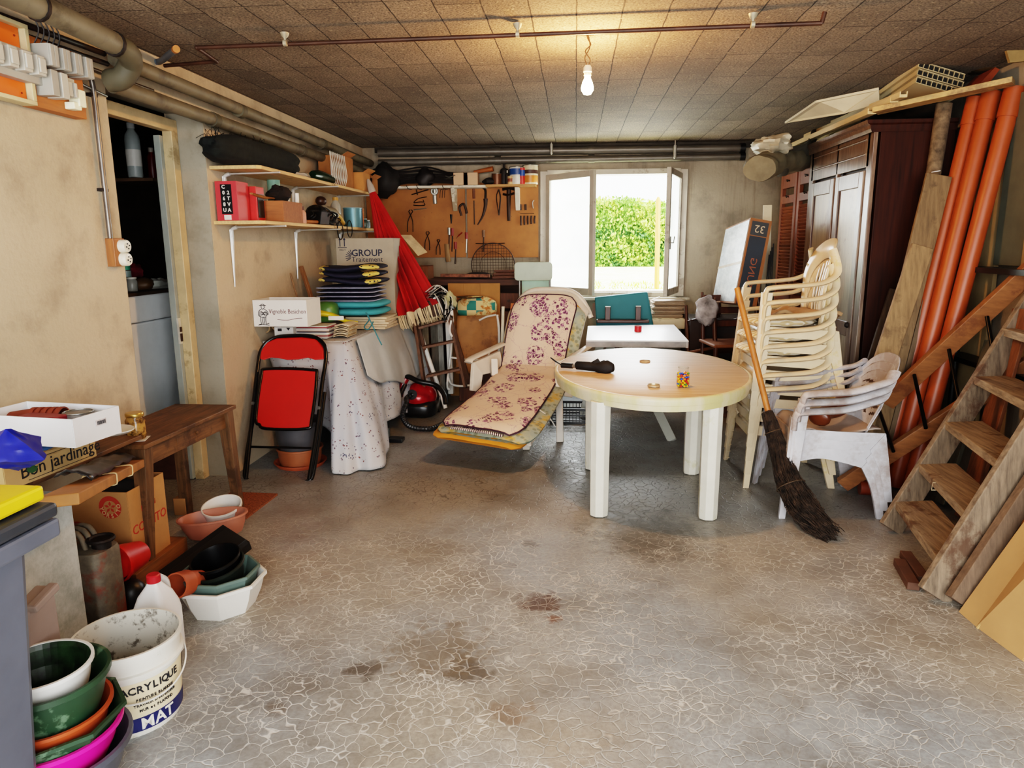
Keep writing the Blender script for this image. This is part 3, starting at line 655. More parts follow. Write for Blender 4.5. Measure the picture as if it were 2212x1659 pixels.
# black plastic crate beneath/behind the lounger
C = oz(1150, 905); c = V((.02, 6.0, 0))
b = MB(); b.box(c+V((0, 0, .01)), (.42, .3, .02))
for z in (.03, .075, .12): 
    for s in (-1, 1): b.box(c+V((0, s*.15, z)), (.42, .008, .012)); b.box(c+V((s*.21, 0, z)), (.008, .3, .012))
for i in range(15):
    for s in (-1, 1): b.box(c+V((-.2+.0285*i, s*.15, .065)), (.006, .006, .12))
for i in range(11):
    for s in (-1, 1): b.box(c+V((s*.21, -.14+.028*i, .065)), (.006, .006, .12))
b.box(c+V((0, .15, .13)), (.43, .014, .012)); b.box(c+V((0, -.15, .13)), (.43, .014, .012)); b.box(c+V((.21, 0, .13)), (.014, .3, .012)); b.box(c+V((-.21, 0, .13)), (.014, .3, .012))
b.build('slatted_crate', BLACK, None, 'low black slatted plastic crate on the floor behind the lounger', 'crate')
# =============== left wall: pipes, fuse boards, conduit, socket ===============
OLV = mat('#6d6654', .6, var=.12, dirt='#4a4436', dirtamt=.4); OLVD = mat('#55503f', .65, var=.15)
def pipe(name, label, P, r, m, clamps=(), cm=None, group=None, seg=14, jm=None, joints=()):
    root = thing(name, label, 'pipe', P[0], group=group)
    b = MB(); b.tube(P, r, seg); b.build('tube', m, root, smooth=50)
    for q, d in joints:
        b = MB(); d = V(d).normalized(); b.tube([V(q)-d*.03, V(q)+d*.03], r*1.18, seg); b.build('collar', jm or OLVD, root, smooth=50)
    return root
a0, a1 = ox(255, 128, -2.14), V((-2.14, YB-.10, 2.335))
pipe('heating_pipe', 'upper of two long olive-grey pipes running under the ceiling above left shelves', [V((-2.14, 3.35, 2.36)), a1], .037, OLV, joints=[((-2.14, 4.6, 2.345), (0, 1, 0)), ((-2.14, 6.1, 2.34), (0, 1, 0))])
pipe('heating_pipe', 'lower of two long olive-grey pipes running along the top of the left wall', [V((-2.17, 3.36, 2.245)), V((-2.17, YB-.10, 2.235))], .038, OLV, joints=[((-2.17, 4.3, 2.24), (0, 1, 0)), ((-2.17, 5.7, 2.238), (0, 1, 0))])
e0 = ox(285, 118, -1.98); P = [ox(-60, -46, -1.98), ox(100, 22, -1.98), e0-V((0, .10, -.015))]
bigp = pipe('drain_pipe', 'thick olive drain pipe bending down to the wall at upper left', P, .047, OLV)
b = MB(); b.tube(smoothpath([e0-V((0, .11, -.015)), e0-V((0, .03, 0)), e0+V((-.03, .03, -.03)), e0+V((-.08, .04, -.085)), e0+V((-.15, .05, -.095))], 5), .050, 14); b.build('elbow', OLVD, bigp, smooth=50)
b = MB(); b.tube([e0-V((0, .13, -.014)), e0-V((0, .115, -.014))], .053, 14); b.build('clamp', IRON, bigp, smooth=50)
b = MB(); b.tube([ox(78, 13, -1.98), ox(84, 15.5, -1.98)], .053, 14); b.build('clamp', IRON, bigp, smooth=50)
BRN = mat('#2e1f18', .5, var=.2)
for (pa, pb, r, X, lb) in (((-40, 18), (225, 116), .013, -2.2, 'dark iron pipe above the fuse boards, ending by the drain elbow'), ((-40, 45), (232, 138), .012, -2.21, 'dark iron pipe running just over top of the wooden fuse board'), ((180, 142), (330, 196), .010, -2.235, 'thin metal pipe over the upper left corner of the doorway')):
    pipe('iron_pipe', lb, [ox(*pa, X), ox(*pb, X)], r, BRN if r > .0101 else mat('#5a4c3e', .4, .5), seg=8)
pipe('conduit_rod', 'short grey metal rod fixed on the wall left of the doorway', [ox(172, 180, -2.23), ox(230, 208, -2.23)], .007, STEEL, seg=8)
# ceiling pipe of copper with clips
CPZ = 2.445; CU_ = mat('#4a2f22', .5, .3, var=.25)
P = [oz(355, 142, CPZ), oz(468, 133, CPZ), oz(425, 103, CPZ), oz(1775, 50, CPZ)]
cp = thing('gas_pipe', 'long thin dark copper pipe clipped across the ceiling in front of the bulb', 'pipe', P[0])
b = MB()
for i in range(3): b.tube([P[i], P[i+1]], .010, 8)
for p in P[1:3]: b.ell(p, (.011, .011, .011), nu=8, nv=6)
b.tube([P[3], P[3]+V((.01, 0, .045))], .010, 8); b.build('tube', CU_, cp, smooth=50)
for px, py in ((616, 97), (1118, 78), (1626, 57)):
    p = oz(px, py-4, CPZ); b = MB(); b.lathe([(.022, .045), (.016, .03), (.006, .02), (.006, 0)], p, 12); b.tube([p+V((-.008, 0, 0)), p+V((.008, 0, 0))], .015, 10); b.build('clip', mat('#a89c84', .5, .3), cp, smooth=50)
# bulb
t = NT('bulb_glow'); t.b.inputs['Emission Color'].default_value = (1, .72, .38, 1); t.b.inputs['Emission Strength'].default_value = 28; t.out((1, .9, .7, 1), .3); GLOW = t.m
bb = thing('light_bulb', 'lit warm light bulb hanging from the ceiling on a short wire', 'light bulb', (.05, 3.75, 2.20))
c = V((.05, 3.75, 2.255)); b = MB(); b.lathe([(0, -.034), (.018, -.03), (.030, -.012), (.031, .004), (.024, .028), (.016, .045), (.014, .055)], c, 20); g_ = b.build('glass_bulb', GLOW, bb, smooth=70); g_.visible_shadow = False
b = MB(); b.lathe([(.015, .055), (.018, .058), (.018, .072), (.021, .074), (.021, .095), (.014, .105), (.0, .107)], c, 16); b.build('socket', mat('#e6ddc8', .4), bb, smooth=40)
b = MB(); b.tube(smoothpath([c+V((0, 0, .10)), c+V((.012, 0, .13)), c+V((-.012, 0, .17)), c+V((.014, .005, .20)), c+V((0, 0, .225)), c+V((-.006, 0, .245))], 5), .003, 6); b.tube(smoothpath([c+V((0, 0, .10)), c+V((-.014, 0, .14)), c+V((.010, 0, .19)), c+V((0, 0, .245))], 5), .003, 6); b.build('wire', mat('#7a5a3a', .6), bb, smooth=50)
# blue flexible hose with orange end
p = [oz(322, 132, 2.47), oz(345, 133, 2.47), oz(365, 118, 2.46), oz(378, 108, 2.455)]; h_ = thing('flexible_hose', 'short grey-blue flexible hose with orange end poking from the ceiling corner', 'hose', p[0])
b = MB(); b.tube(smoothpath(p, 6), .016, 10); b.build('tube', mat('#5d6670', .5), h_, smooth=60)
b = MB(); d = (p[3]-p[2]).normalized(); b.tube([p[3], p[3]+d*.03], .018, 10); b.build('end_cap', mat('#c07a3a', .6), h_, smooth=50)
# fuse boards
FX = -2.21
def wallquad(b, x, px0, py0, px1, py1, d, s=1):   # box on the left wall from two pixel corners
    p, q = ox(px0, py0, x), ox(px1, py1, x); b.box((x-d/2*s, (p.y+q.y)/2, (p.z+q.z)/2), (d, abs(q.y-p.y), abs(q.z-p.z)))
ob = thing('fuse_board', 'orange fuse board in cream frame with white breakers, high on left wall', 'fuse board', (FX, 2.55, 2.0))
Yf = ox(52, 150, FX).y; zt = ox(52, 60, FX).z; zb = ox(57, 228, FX).z; Y0 = Yf-.55
b = MB(); 
for (yc, zc_, sy, sz) in (((Y0+Yf)/2, zt-.008, Yf-Y0, .016), ((Y0+Yf)/2, zb+.008, Yf-Y0, .016), (Yf-.01, (zt+zb)/2, .02, zt-zb-.032)): b.box((FX+.01, yc, zc_), (.06, sy, sz))
b.build('surround', mat('#cdbd94', .5), ob, bev=.002)
b = MB(); b.box((FX-.005, (Y0+Yf)/2-.01, (zt+zb)/2), (.04, Yf-Y0-.03, zt-zb-.034)); b.build('panel', mat('#e0661f', .45, var=.04), ob)
b = MB()
for y, z in ((Yf-.05, zt-.05), (Yf-.05, zb+.04)): b.tube([(FX+.012, y, z), (FX+.018, y, z)], .004, 8)
b.build('screw', mat('#7a2c14', .5), ob)
BRK = mat('#a5a198', .45, var=.06); BRK2 = mat('#bfbbb0', .4, var=.04)
zm = (zt+zb)/2
b = MB(); b.box((FX+.03, Yf-.21, zm+.035), (.04, .44, .03)); b.box((FX+.03, Yf-.19, zm-.05), (.045, .44, .038)); b.build('terminal_rail', BRK, ob, bev=.002)
for k in range(6):
    y = Yf-.02-k*.072; b = MB(); b.box((FX+.05, y, zm-.005), (.085, .045, .075)); b.box((FX+.096, y, zm-.005), (.008, .035, .055)); b.build('breaker', BRK2, ob, bev=.003)
wb = thing('wooden_fuse_board', 'brown wooden fuse board carrying rows of grey-white breakers beside the doorway', 'fuse board', (FX, 2.9, 2.05))
wy1 = ox(177, 250, FX).y; wz0 = ox(177, 258, FX).z; wz1 = ox(163, 118, FX).z; wy0 = Yf+.005
b = MB(); b.box((FX-.005, (wy0+wy1)/2, (wz0+wz1)/2), (.055, wy1-wy0, wz1-wz0)); b.build('board', mat('#b06a35', .6, var=.12, grain='y'), wb, bev=.002)
n = 4
for k in range(n):
    y = wy0+.035+k*(wy1-wy0-.03)/n; zc_ = wz1-.075+.0*k
    b = MB(); b.box((FX+.06, y, zc_), (.085, .048, .085)); b.box((FX+.105, y-.011, zc_), (.01, .021, .082)); b.box((FX+.105, y+.012, zc_), (.01, .021, .082)); b.build('breaker', BRK, wb, bev=.002)
for k, (dy, w_, hh) in enumerate(((.04, .05, .10), (.098, .05, .10), (.15, .03, .06), (.185, .02, .06))):
    b = MB(); b.box((FX+.055, wy0+dy, wz0+.095), (.08 if k < 2 else .05, w_*.8, hh)); b.build('breaker', BRK2 if k else BRK, wb, bev=.003)
b = MB(); b.box((FX+.05, wy0+.225, wz0+.07), (.05, .045, .07)); b.box((FX+.045, wy0+.20, wz0+.035), (.045, .05, .03)); b.build('junction_box', mat('#f2eacb', .4), wb, bev=.004)
b = MB(); b.box((FX+.03, wy0+.20, wz0+.14), (.03, .05, .015)); b.build('bracket', BRK2, wb)
b = MB()
for k in range(5):
    y = wy0+.03+k*.03; b.tube(smoothpath([(FX+.03, y, wz1-.03), (FX+.05, y+.01, wz1+.03), (FX+.03, y-.01, wz1+.10)], 4), .003, 5)
b.build('wires', mat('#2a2320', .5), wb)
# conduit from the boards to the socket
cpts = [ox(183, 150, -2.225), ox(196, 170, -2.225), ox(203, 205, -2.225), ox(214, 300, -2.225), ox(224, 410, -2.225), ox(236, 515, -2.225)]
for q in cpts[2:]: q.y = cpts[3].y
cd = thing('conduit', 'grey metal conduit pipe curving down the wall beside the doorway to the socket', 'conduit', cpts[0])
b = MB(); b.tube(smoothpath(cpts, 5), .012, 10); b.build('tube', mat('#77706a', .35, .6), cd, smooth=50)
b = MB(); 
for k in (2, 4): b.box(cpts[k]+V((-.012, 0, 0)), (.03, .045, .014))
b.build('clip', IRON, cd)
sk = thing('wall_socket', 'brown block with two round white sockets on the wall left of the doorway', 'socket', ox(250, 545, -2.23))
p, q = ox(234, 515, -2.23), ox(262, 575, -2.23); yc = p.y+.045; hh = p.z-q.z
b = MB(); b.box((-2.23, yc, (p.z+q.z)/2), (.045, .085, hh)); b.build('block', mat('#9c6238', .5, grain='z'), sk, bev=.003)
for z in (p.z-hh*.28, p.z-hh*.75):
    b = MB(); R = frame(V((1, 0, 0))); b.lathe([(.032, 0), (.032, .028), (.028, .036), (.0, .038)], (-2.21, yc+.012, z), 20, R=R); o = b.build('outlet', mat('#e9e2cf', .35), sk, smooth=40)
    b = MB()
    for a in range(4): b.ell((-2.171, yc+.012+.012*math.cos(a*PI/2+.3), z+.012*math.sin(a*PI/2+.3)), (.002, .004, .004), nu=8, nv=6)
    b.build('hole', BLACK, o)
# =============== storage room behind the doorway ===============
FZX, FZY = -2.75, 4.45
f = thing('chest_freezer', 'white chest freezer standing in the dark storage room behind doorway', 'freezer', (-3.1, 4.6, 0))
fz = 1.22
b = MB(); b.box((-3.15, 4.55, .56), (.75, 1.4, .92)); b.build('body', mat('#eef3f6', .35, var=.03), f, bev=.012)
b = MB(); b.box((-3.15, 4.55, 1.11), (.77, 1.42, .17)); b.build('lid', mat('#f0f4f6', .35, var=.03), f, bev=.012)
b = MB(); b.box((-3.15, 4.55, .05), (.72, 1.36, .10)); b.build('plinth', mat('#2e3a44', .5), f)
zt_ = 1.195
def at_(px, py, X=-2.85): q = ox(px, py, X); return q
tr = MB(); tr.box((-3.0, 4.6, zt_+.01), (.5, 1.2, .02)); tr.build('tray', mat('#3a2a1c', .7), None, 'dark brown board lying on top of the white freezer', 'board')
def bottle(name, label, c, r, h, m, capm=None, capr=.4, caph=.1, group=None, lab=None, seg=16, cat='bottle'):
    root = thing(name, label, cat, c, group=group); c = V(c)
    b = MB(); b.lathe([(0, 0), (r*.92, 0), (r, .01), (r, h*.68), (r*.9, h*.76), (r*capr, h*.86), (r*capr, h*.9)], c, seg); b.build('body', m, root, smooth=45)
    b = MB(); b.lathe([(r*capr*1.15, h*.88), (r*capr*1.15, h*(.88+caph)), (0, h*(.88+caph))], c, seg); b.build('cap', capm or m, root, smooth=45)
    if lab is not None:
        b = MB(); b.lathe([(r*1.01, h*.2), (r*1.01, h*.5)], c, seg); b.build('paper_label', lab, root, smooth=45)
    return root
def can(name, label, c, r, h, m, topm=None, cat='can', group=None, band=None, seg=20):
    root = thing(name, label, cat, c, group=group); c = V(c)
    b = MB(); b.lathe([(0, 0), (r, 0), (r, h), (r*.9, h-.004), (0, h-.006)], c, seg); b.build('body', m, root, smooth=40)
    b = MB(); b.tube([c+V((r*math.cos(k*2*PI/20), r*math.sin(k*2*PI/20), h)) for k in range(20)], r*.06, 6, closed=True); b.build('rim', topm or STEEL, root, smooth=60)
    if band:
        for (z0, z1, bm_) in band:
            b = MB(); b.lathe([(r*1.015, h*z0), (r*1.015, h*z1)], c, seg); b.build('paper_label', bm_, root, smooth=40)
    return root
# narrow shelf inside
sp = at_(345, 393, -2.95)
b = MB(); b.box((-3.05, sp.y+.05, sp.z), (.34, .5, .02)); b.build('storage_shelf', mat('#6d5038', .6), None, 'small shelf inside the dark storage room under the white bottle', 'shelf')
q = at_(312, 385, -2.92); bottle('plastic_bottle', 'grey-white plastic bottle standing on the shelf inside doorway', (-2.98, q.y, sp.z+.01), .048, .36, mat('#a9b1b0', .35, var=.05), mat('#d8dada', .4), .45, .1, lab=WHITE)
q = at_(342, 380, -2.95); bottle('sauce_bottle', 'dark red bottle with pale cap on the storage room shelf', (-3.0, q.y+.02, sp.z+.01), .03, .22, mat('#6a1512', .35), mat('#b8b0a4', .4), .5, .14)
# things on the freezer
q = at_(305, 600); can('spray_can', 'clear can with mint green cap on the white freezer', (-2.95, q.y, zt_+.02), .03, .13, mat('#9db3ae', .3), cat='can'); 
b = MB(); b.tube([(-2.95, q.y, zt_+.155), (-2.95, q.y, zt_+.20)], .028, 14); b.build('green_cup', mat('#3fae8c', .5), None, 'mint green plastic cup on top of the clear can in storage room', 'cup', smooth=40)
q = at_(285, 607); bottle('small_jar', 'small grey jar at the left end of freezer top', (-2.88, q.y+.04, zt_+.02), .035, .09, mat('#a9a9a2', .3), WHITE, .8, .12)
q = at_(325, 605); b = MB(); b.ell((-2.9, q.y, zt_+.055), (.06, .07, .045), nu=16, nv=10, fn=blobfn(3, .2)); b.build('brown_pouch', mat('#5f4326', .5, var=.3), None, 'round brown pouch on the white freezer in storage room', 'pouch', smooth=60)
q = at_(350, 606); b = MB(); b.ell((-2.88, q.y, zt_+.05), (.05, .10, .04), nu=18, nv=12, fn=blobfn(5, .6)); b.build('crumpled_bag', mat('#b9bbb2', .4, var=.2), None, 'crumpled pale plastic bag on the white freezer', 'bag', smooth=50)
q = at_(340, 580); b = MB(); b.ell((-3.05, q.y, zt_+.14), (.06, .13, .05), nu=18, nv=12, fn=blobfn(9, .6)); b.build('red_cloth', mat('#8a2230', .7, var=.3), None, 'dark red and purple cloth heap on the freezer', 'cloth', smooth=50)
q = at_(362, 600); can('red_tin', 'small red tin at the right end of the freezer top', (-2.85, q.y+.05, zt_+.02), .025, .11, mat('#b32a20', .4))
q = at_(375, 600); can('white_tin', 'small white tin beside the red tin on freezer', (-2.84, q.y+.10, zt_+.02), .02, .10, mat('#d8d8d4', .4))
q = at_(343, 616); b = MB(); b.tube([(-2.87, q.y-.1+.02*k, zt_+.06+.01*(k % 2)) for k in range(8)], .008, 6); b.build('yellow_tube', mat('#b8962f', .5), None, 'flattened yellow tube lying on the freezer', 'tube', smooth=50)
# clutter on the floor inside the doorway, seen under the wooden table
b = MB(); b.box((-2.62, 4.28, .20), (.25, .1, .40)); b.build('storage_carton', mat('#5a3a30', .8), None, 'dark brown carton on the floor just inside the doorway', 'carton', bev=.003)
# =============== shelves on the left wall ===============
SH = mat('#d8b27c', .6, var=.15, grain='y', dirt='#8a6236', dirtamt=.1); SHX = -1.93; SY0 = 4.36; SY1 = 6.95; BRW = mat('#c9c6c0', .4, .2, var=.05)
def wshelf(name, label, z, ys, drop):
    s = thing(name, label, 'shelf', ((XL+SHX)/2, SY0, z))
    b = MB(); b.prism([(XL, SY0, z), (SHX-.02, SY0, z), (SHX, SY0+.03, z), (SHX, SY1, z), (XL, SY1, z)], (0, 0, -.022)); b.build('board', SH, s, bev=.002)
    for y in ys:
        b = MB(); b.tube([(SHX+.06, y, z-.03), (XL+.03, y, z-.035)], .010, 8, flat=.6); b.tube(smoothpath([(XL+.05, y, z-.035), (XL+.015, y, z-.05), (XL+.012, y, z-.10)], 3), .013, 8); b.add([(XL+.004, y-.014, z-.05), (XL+.004, y+.014, z-.05), (XL+.004, y+.007, z-drop), (XL+.004, y-.007, z-drop), (XL+.022, y-.010, z-.05), (XL+.022, y+.010, z-.05), (XL+.008, y+.004, z-drop), (XL+.008, y-.004, z-drop)], [(4, 5, 6, 7), (0, 4, 7, 3), (1, 2, 6, 5), (0, 1, 5, 4), (3, 7, 6, 2)]); b.build('bracket', BRW, s, smooth=50)
    return s
ZU, ZL = 1.985, 1.655
wshelf('wall_shelf', 'upper pale wooden shelf on white brackets on left wall', ZU, (4.52, 5.65, 6.7), .30)
wshelf('wall_shelf', 'lower pale wooden shelf on white brackets below the upper one', ZL, (4.56, 5.65, 6.75), .42)
def sy(px, py, X=-2.0): return ox(px, py, X).y
# upper shelf things
nb = mat('#10140f', .9, var=.5, scale=30); ya, yb_ = sy(480, 350, -2.08), sy(625, 372, -2.08)
root = thing('net_bag', 'dark green-black rolled netting bag on the upper wall shelf', 'bag', (-2.1, (ya+yb_)/2, ZU))
b = MB(); b.ell((-2.10, (ya+yb_)/2, ZU+.085), (.12, (yb_-ya)/2*1.12, .085), nu=28, nv=20, fn=lambda q: 1/max(abs(q.x)**4+abs(q.y)**4+abs(q.z)**4, .2)**.25*(1+.10*nz(q, 3, 2)))
b.build('bag', nb, root, smooth=70)
b = MB(); random.seed(5)
for i in range(26):
    p = V((-2.1+random.uniform(-.1, .1), ya-.02+random.random()**2*.5, ZU+.16)); b.tube(smoothpath([p+V((0, random.uniform(-.06, .06), -.03)), p+V((0, random.uniform(-.08, .08), random.uniform(.0, .05))), p+V((0, random.uniform(-.08, .1), -.04))], 4), .0016, 4)
b.build('netting', nb, root, kind='stuff')
y = sy(655, 380); b = MB(); b.ell((-2.04, y, ZU+.022), (.07, .13, .022), nu=18, nv=10, fn=blobfn(4, .4)); b.build('plastic_bag', mat('#c9c4bb', .3, var=.15), None, 'flat white plastic bag on the upper shelf beside the netting', 'bag', smooth=50)
y = sy(700, 388); b = MB(); b.tube(smoothpath([(-2.03, y-.17, ZU+.05), (-2.02, y, ZU+.05), (-2.0, y+.2, ZU+.04)], 5), [.03, .035, .04, .045, .045, .045, .045, .04, .04, .035, .03], 10); b.build('green_bottle', mat('#16301f', .25, var=.2), None, 'dark green glass bottle lying on the upper shelf', 'bottle', smooth=60)
y = sy(722, 390); y2 = sy(742, 392); b = MB()
for k in range(9): yy = y-.12+k*.045; b.tube(smoothpath([(-1.99, yy, ZU+.005), (-1.97, yy+.01, ZU+.10), (-1.985, yy+.004, ZU+.24), (-1.99, yy+.03, ZU+.245), (-1.99, yy+.03, ZU+.05)], 4), .004, 6)
b.build('plastic_rack', mat('#cfc8bb', .25, var=.1), None, 'clear ribbed plastic rack standing on the upper shelf', 'rack', smooth=50)
CB1 = mat('#a8703f', .85, var=.1); CB2 = mat('#b98048', .85, var=.1)
for (px, w_, h_, X, m_, lb) in ((752, .20, .27, -2.10, CB1, 'tall brown cardboard box behind clear rack on upper shelf'), (776, .18, .16, -2.02, CB2, 'small open brown carton at the end of the upper shelf'), (790, .16, .13, -2.02, CB1, 'smallest brown carton in the corner of upper shelf')):
    y = sy(px, 400); b = MB(); carton(b, (X, y, ZU), (.2, w_*1.6, h_), .005); b.prism([(X+.1, y-.13, ZU+h_), (X+.1, y+.1, ZU+h_), (X+.15, y+.1, ZU+h_+.03), (X+.15, y-.13, ZU+h_+.03)], (0, 0, .003)); b.build('carton', m_, None, lb, 'carton')
y = sy(770, 385, -2.12); bottle('glue_bottle', 'small white bottle standing behind the cartons on the upper shelf', (-2.17, 6.85, ZU), .025, .30, WHITE, WHITE, .4, .1)
# lower shelf things
RB = mat('#c43b40', .5, var=.06)
y = sy(484, 462, -2.12); bx = thing('red_box', 'red carton with black lettered panel at the near end of lower shelf', 'box', (-2.12, y, ZL))
b = MB(); b.box((-2.165, SY0+.10, ZL+.12), (.14, .16, .24)); b.build('carton', RB, bx, bev=.002)
b = MB(); b.box((-2.165, SY0+.018, ZL+.13), (.07, .004, .18)); b.build('black_panel', BLACK, bx)
b = MB(); b.box((-2.165, SY0+.018, ZL+.020), (.045, .004, .03)); b.build('barcode', WHITE, bx)
for k, s_ in enumerate('C9B2P84')if False else []: pass
for k, (s1, s2) in enumerate((('C', ''), ('0', '2'), ('6', 'T'), ('8', 'V'), ('U', 'A'))):
    text(s1, .031, WHITE, bx, (-2.18, SY0+.0155, ZL+.204-k*.035), (1, 0, 0), (0, 0, 1), bold=.001)
    if s2: text(s2, .031, WHITE, bx, (-2.15, SY0+.0155, ZL+.204-k*.035), (1, 0, 0), (0, 0, 1), bold=.001)
b = MB(); b.box((-2.13, SY0+.26, ZL+.11), (.15, .12, .22)); bx = b.build('red_box', mat('#c9302c', .45), None, 'smaller bright red carton behind lettered red carton on lower shelf', 'box', bev=.002)
b = MB(); b.box((-2.053, SY0+.26, ZL+.10), (.004, .09, .15)); b.build('black_panel', BLACK, bx)
# crate
cy = (sy(530, 460, -2.08)+sy(612, 470, -1.97))/2; yc0 = 4.85
cr = thing('wooden_crate', 'small brown wooden crate with burnt lettering on the lower shelf', 'crate', (-2.07, yc0, ZL)); CW = mat('#9a5f34', .65, var=.15, grain='x')
b = MB(); carton(b, (-2.07, yc0+.04, ZL), (.24, .34, .14), .010); b.build('box', CW, cr, bev=.002)
text('INTERLAMPES', .024, mat('#43200f', .8), cr, (-2.07, yc0-.1305, ZL+.105), (1, 0, 0), (0, 0, 1)); text('SCIENTOX', .026, mat('#43200f', .8), cr, (-2.07, yc0-.1305, ZL+.07), (1, 0, 0), (0, 0, 1)); text('MONTDORE', .016, mat('#43200f', .8), cr, (-2.07, yc0-.1305, ZL+.035), (1, 0, 0), (0, 0, 1))
pd = thing('brush', 'old wooden brush with dark bristles lying over the small crate', 'brush', (-2.06, 4.8, ZL+.14))
b = MB(); b.tube(smoothpath([(-2.05, 4.48, ZL+.17), (-2.05, 4.65, ZL+.158), (-2.05, 4.82, ZL+.16)], 4), [.012, .015, .018, .02, .02, .018, .016, .014, .012], 10, flat=.5); b.build('handle', mat('#9a6a3c', .5, grain='y'), pd, smooth=50)
b = MB(); b.ell((-2.05, 4.93, ZL+.20), (.07, .14, .05), nu=20, nv=12, fn=blobfn(8, .35)); b.build('bristles', mat('#241a15', .95, var=.4), pd, smooth=40)
y = sy(590, 465, -2.15); can('mint_can', 'mint green cylindrical can behind the small wooden crate', (-2.17, 5.12, ZL), .045, .31, mat('#8fb9a6', .5, var=.04), cat='can')
can('white_can', 'white and blue spray can next to the mint green can', (-2.08, 5.10, ZL), .028, .24, WHITE, WHITE, band=[(.1, .35, mat('#2a5aa0', .4))])
can('tall_tube', 'tall slim white tube in front of the crate end on lower shelf', (-1.985, 5.07, ZL), .016, .21, WHITE, WHITE, cat='tube')
bottle('pink_bottle', 'small pink lotion bottle with brush beside the crate on lower shelf', (-1.985, 5.17, ZL), .022, .11, mat('#d9a08c', .4), mat('#5a3020', .4), .4, .25)
b = MB(); b.tube([(-2.02, 5.28, ZL+.02), (-1.97, 5.46, ZL+.02)], .014, 8); b.build('wood_offcut', mat('#a86a38', .6), None, 'small orange-brown wooden offcut lying on lower shelf', 'wood', smooth=50)
dr = thing('old_iron', 'black electric iron with tangled black cable hanging over the lower shelf', 'iron', (-2.04, 5.7, ZL))
b = MB(); b.prism([(-1.95, 5.42, ZL+.002), (-1.95, 5.62, ZL+.002), (-2.1, 5.68, ZL+.002), (-2.12, 5.45, ZL+.002)], (.01, .02, .10)); b.ell((-2.04, 5.60, ZL+.09), (.08, .13, .07), nu=16, nv=10); b.build('body', BLACK, dr, bev=.004)
b = MB(); random.seed(2)
for k in range(9):
    c = V((-1.98+random.uniform(-.03, .03), 5.62+random.uniform(-.16, .2), ZL+.06+random.uniform(-.03, .03))); r1 = random.uniform(.06, .13); b.tube([c+V((.02*math.sin(3*a_), r1*math.cos(a_), r1*.55*math.sin(a_))) for a_ in [i*2*PI/18 for i in range(18)]], .0045, 5, closed=True)
for c, r1 in ((V((-1.915, 5.78, ZL-.04)), .07), (V((-1.912, 6.02, ZL-.02)), .07)): b.tube([c+V((.0, r1*math.cos(a_), r1*math.sin(a_))) for a_ in [i*2*PI/20 for i in range(20)]], .004, 5, closed=True)
b.build('cable', BLACK, dr, smooth=60)
lp = thing('hand_lamp', 'old brass and grey hand lamp with round dark knob on lower shelf', 'lamp', (-2.08, 5.95, ZL))
b = MB(); b.tube([(-2.06, 5.80, ZL+.12), (-2.04, 5.96, ZL+.09)], [.05, .065], 14); b.build('shade', mat('#a9a390', .4, .4), lp, smooth=50)
b = MB(); b.ell((-2.08, 5.83, ZL+.20), (.045, .055, .04)); b.build('knob', mat('#3a2218', .4), lp, smooth=70)
b = MB(); b.tube(smoothpath([(-2.06, 6.0, ZL+.13), (-2.03, 6.1, ZL+.09), (-2.02, 6.18, ZL+.03)], 4), .022, 10); b.build('handle', mat('#b09040', .45), lp, smooth=60)
bottle('glass_bottle', 'clear glass bottle with yellow cap behind the blue can', (-2.1, 6.25, ZL), .045, .26, mat('#a8a59a', .15, var=.05), mat('#c9953a', .5), .5, .1)
can('blue_can', 'blue-grey metal paint can on the lower shelf', (-2.0, 6.42, ZL), .085, .17, mat('#5d8a96', .4, .3, var=.06), mat('#8fb0b8', .4, .3))
b = MB(); b.box((-2.02, 6.60, ZL+.09), (.12, .03, .18)); b.build('orange_book', mat('#d0703a', .6), None, 'thin orange book standing behind the blue can', 'book', bev=.002)
bottle('small_green_jar', 'tiny dark green jar at the far end of lower shelf', (-1.98, 6.70, ZL), .03, .09, mat('#2f4a44', .3), mat('#8fa0a0', .4), .7, .1)
bottle('small_clear_jar', 'tiny clear jar next to the dark green jar on the lower shelf', (-1.98, 6.80, ZL), .026, .08, mat('#9aa6a4', .2), WHITE, .7, .1)
# =============== cloth-covered table ===============
CTX, CT0, CT1, CTZ = -1.62, 4.90, 6.5, .82
t = NT('printed_cloth'); P = t.tc.outputs['Object']; d_ = t.vor(P, 15, rnd=.6); sm_ = t.vor(P, 62)
mk = t.math('MULTIPLY', t.ramp(d_, [(.36, 1.0), (.40, 0.0)]), t.ramp(sm_, [(.30, 1.0), (.36, 0.0)]))
CLO = t.out(t.mix(mk, t.mix(t.ramp(t.noise(P, 1.6, 3, .5), [(.4, 0.0), (.6, 1.0)]), lin('#bdbbba'), lin('#b0b3ba')), t.ramp(t.noise(P, 12), [(.4, lin('#6f3c38')), (.6, lin('#3f4660'))])), .75)
ct = thing('side_table', 'side table hidden under a white printed cloth along the left wall', 'table', ((XL+CTX)/2, (CT0+CT1)/2, 0))
b = MB(); b.box(((XL+CTX)/2, (CT0+CT1)/2, CTZ-.03), (CTX-XL-.04, CT1-CT0-.04, .03)); b.build('tabletop', mat('#6a4a30', .6), ct)
for x in (XL+.08, CTX-.1):
    for y in (CT0+.1, CT1-.1): b = MB(); b.box((x, y, (CTZ-.05)/2), (.05, .05, CTZ-.05)); b.build('leg', mat('#6a4a30', .6), ct)
topP = [V((CTX+.0, CT1, CTZ)), V((CTX, 6.1, CTZ)), V((CTX, 5.6, CTZ)), V((CTX, 5.2, CTZ)), V((CTX, CT0+.02, CTZ)), V((CTX-.06, CT0, CTZ)), V((-1.9, CT0, CTZ)), V((XL+.01, CT0, CTZ))]
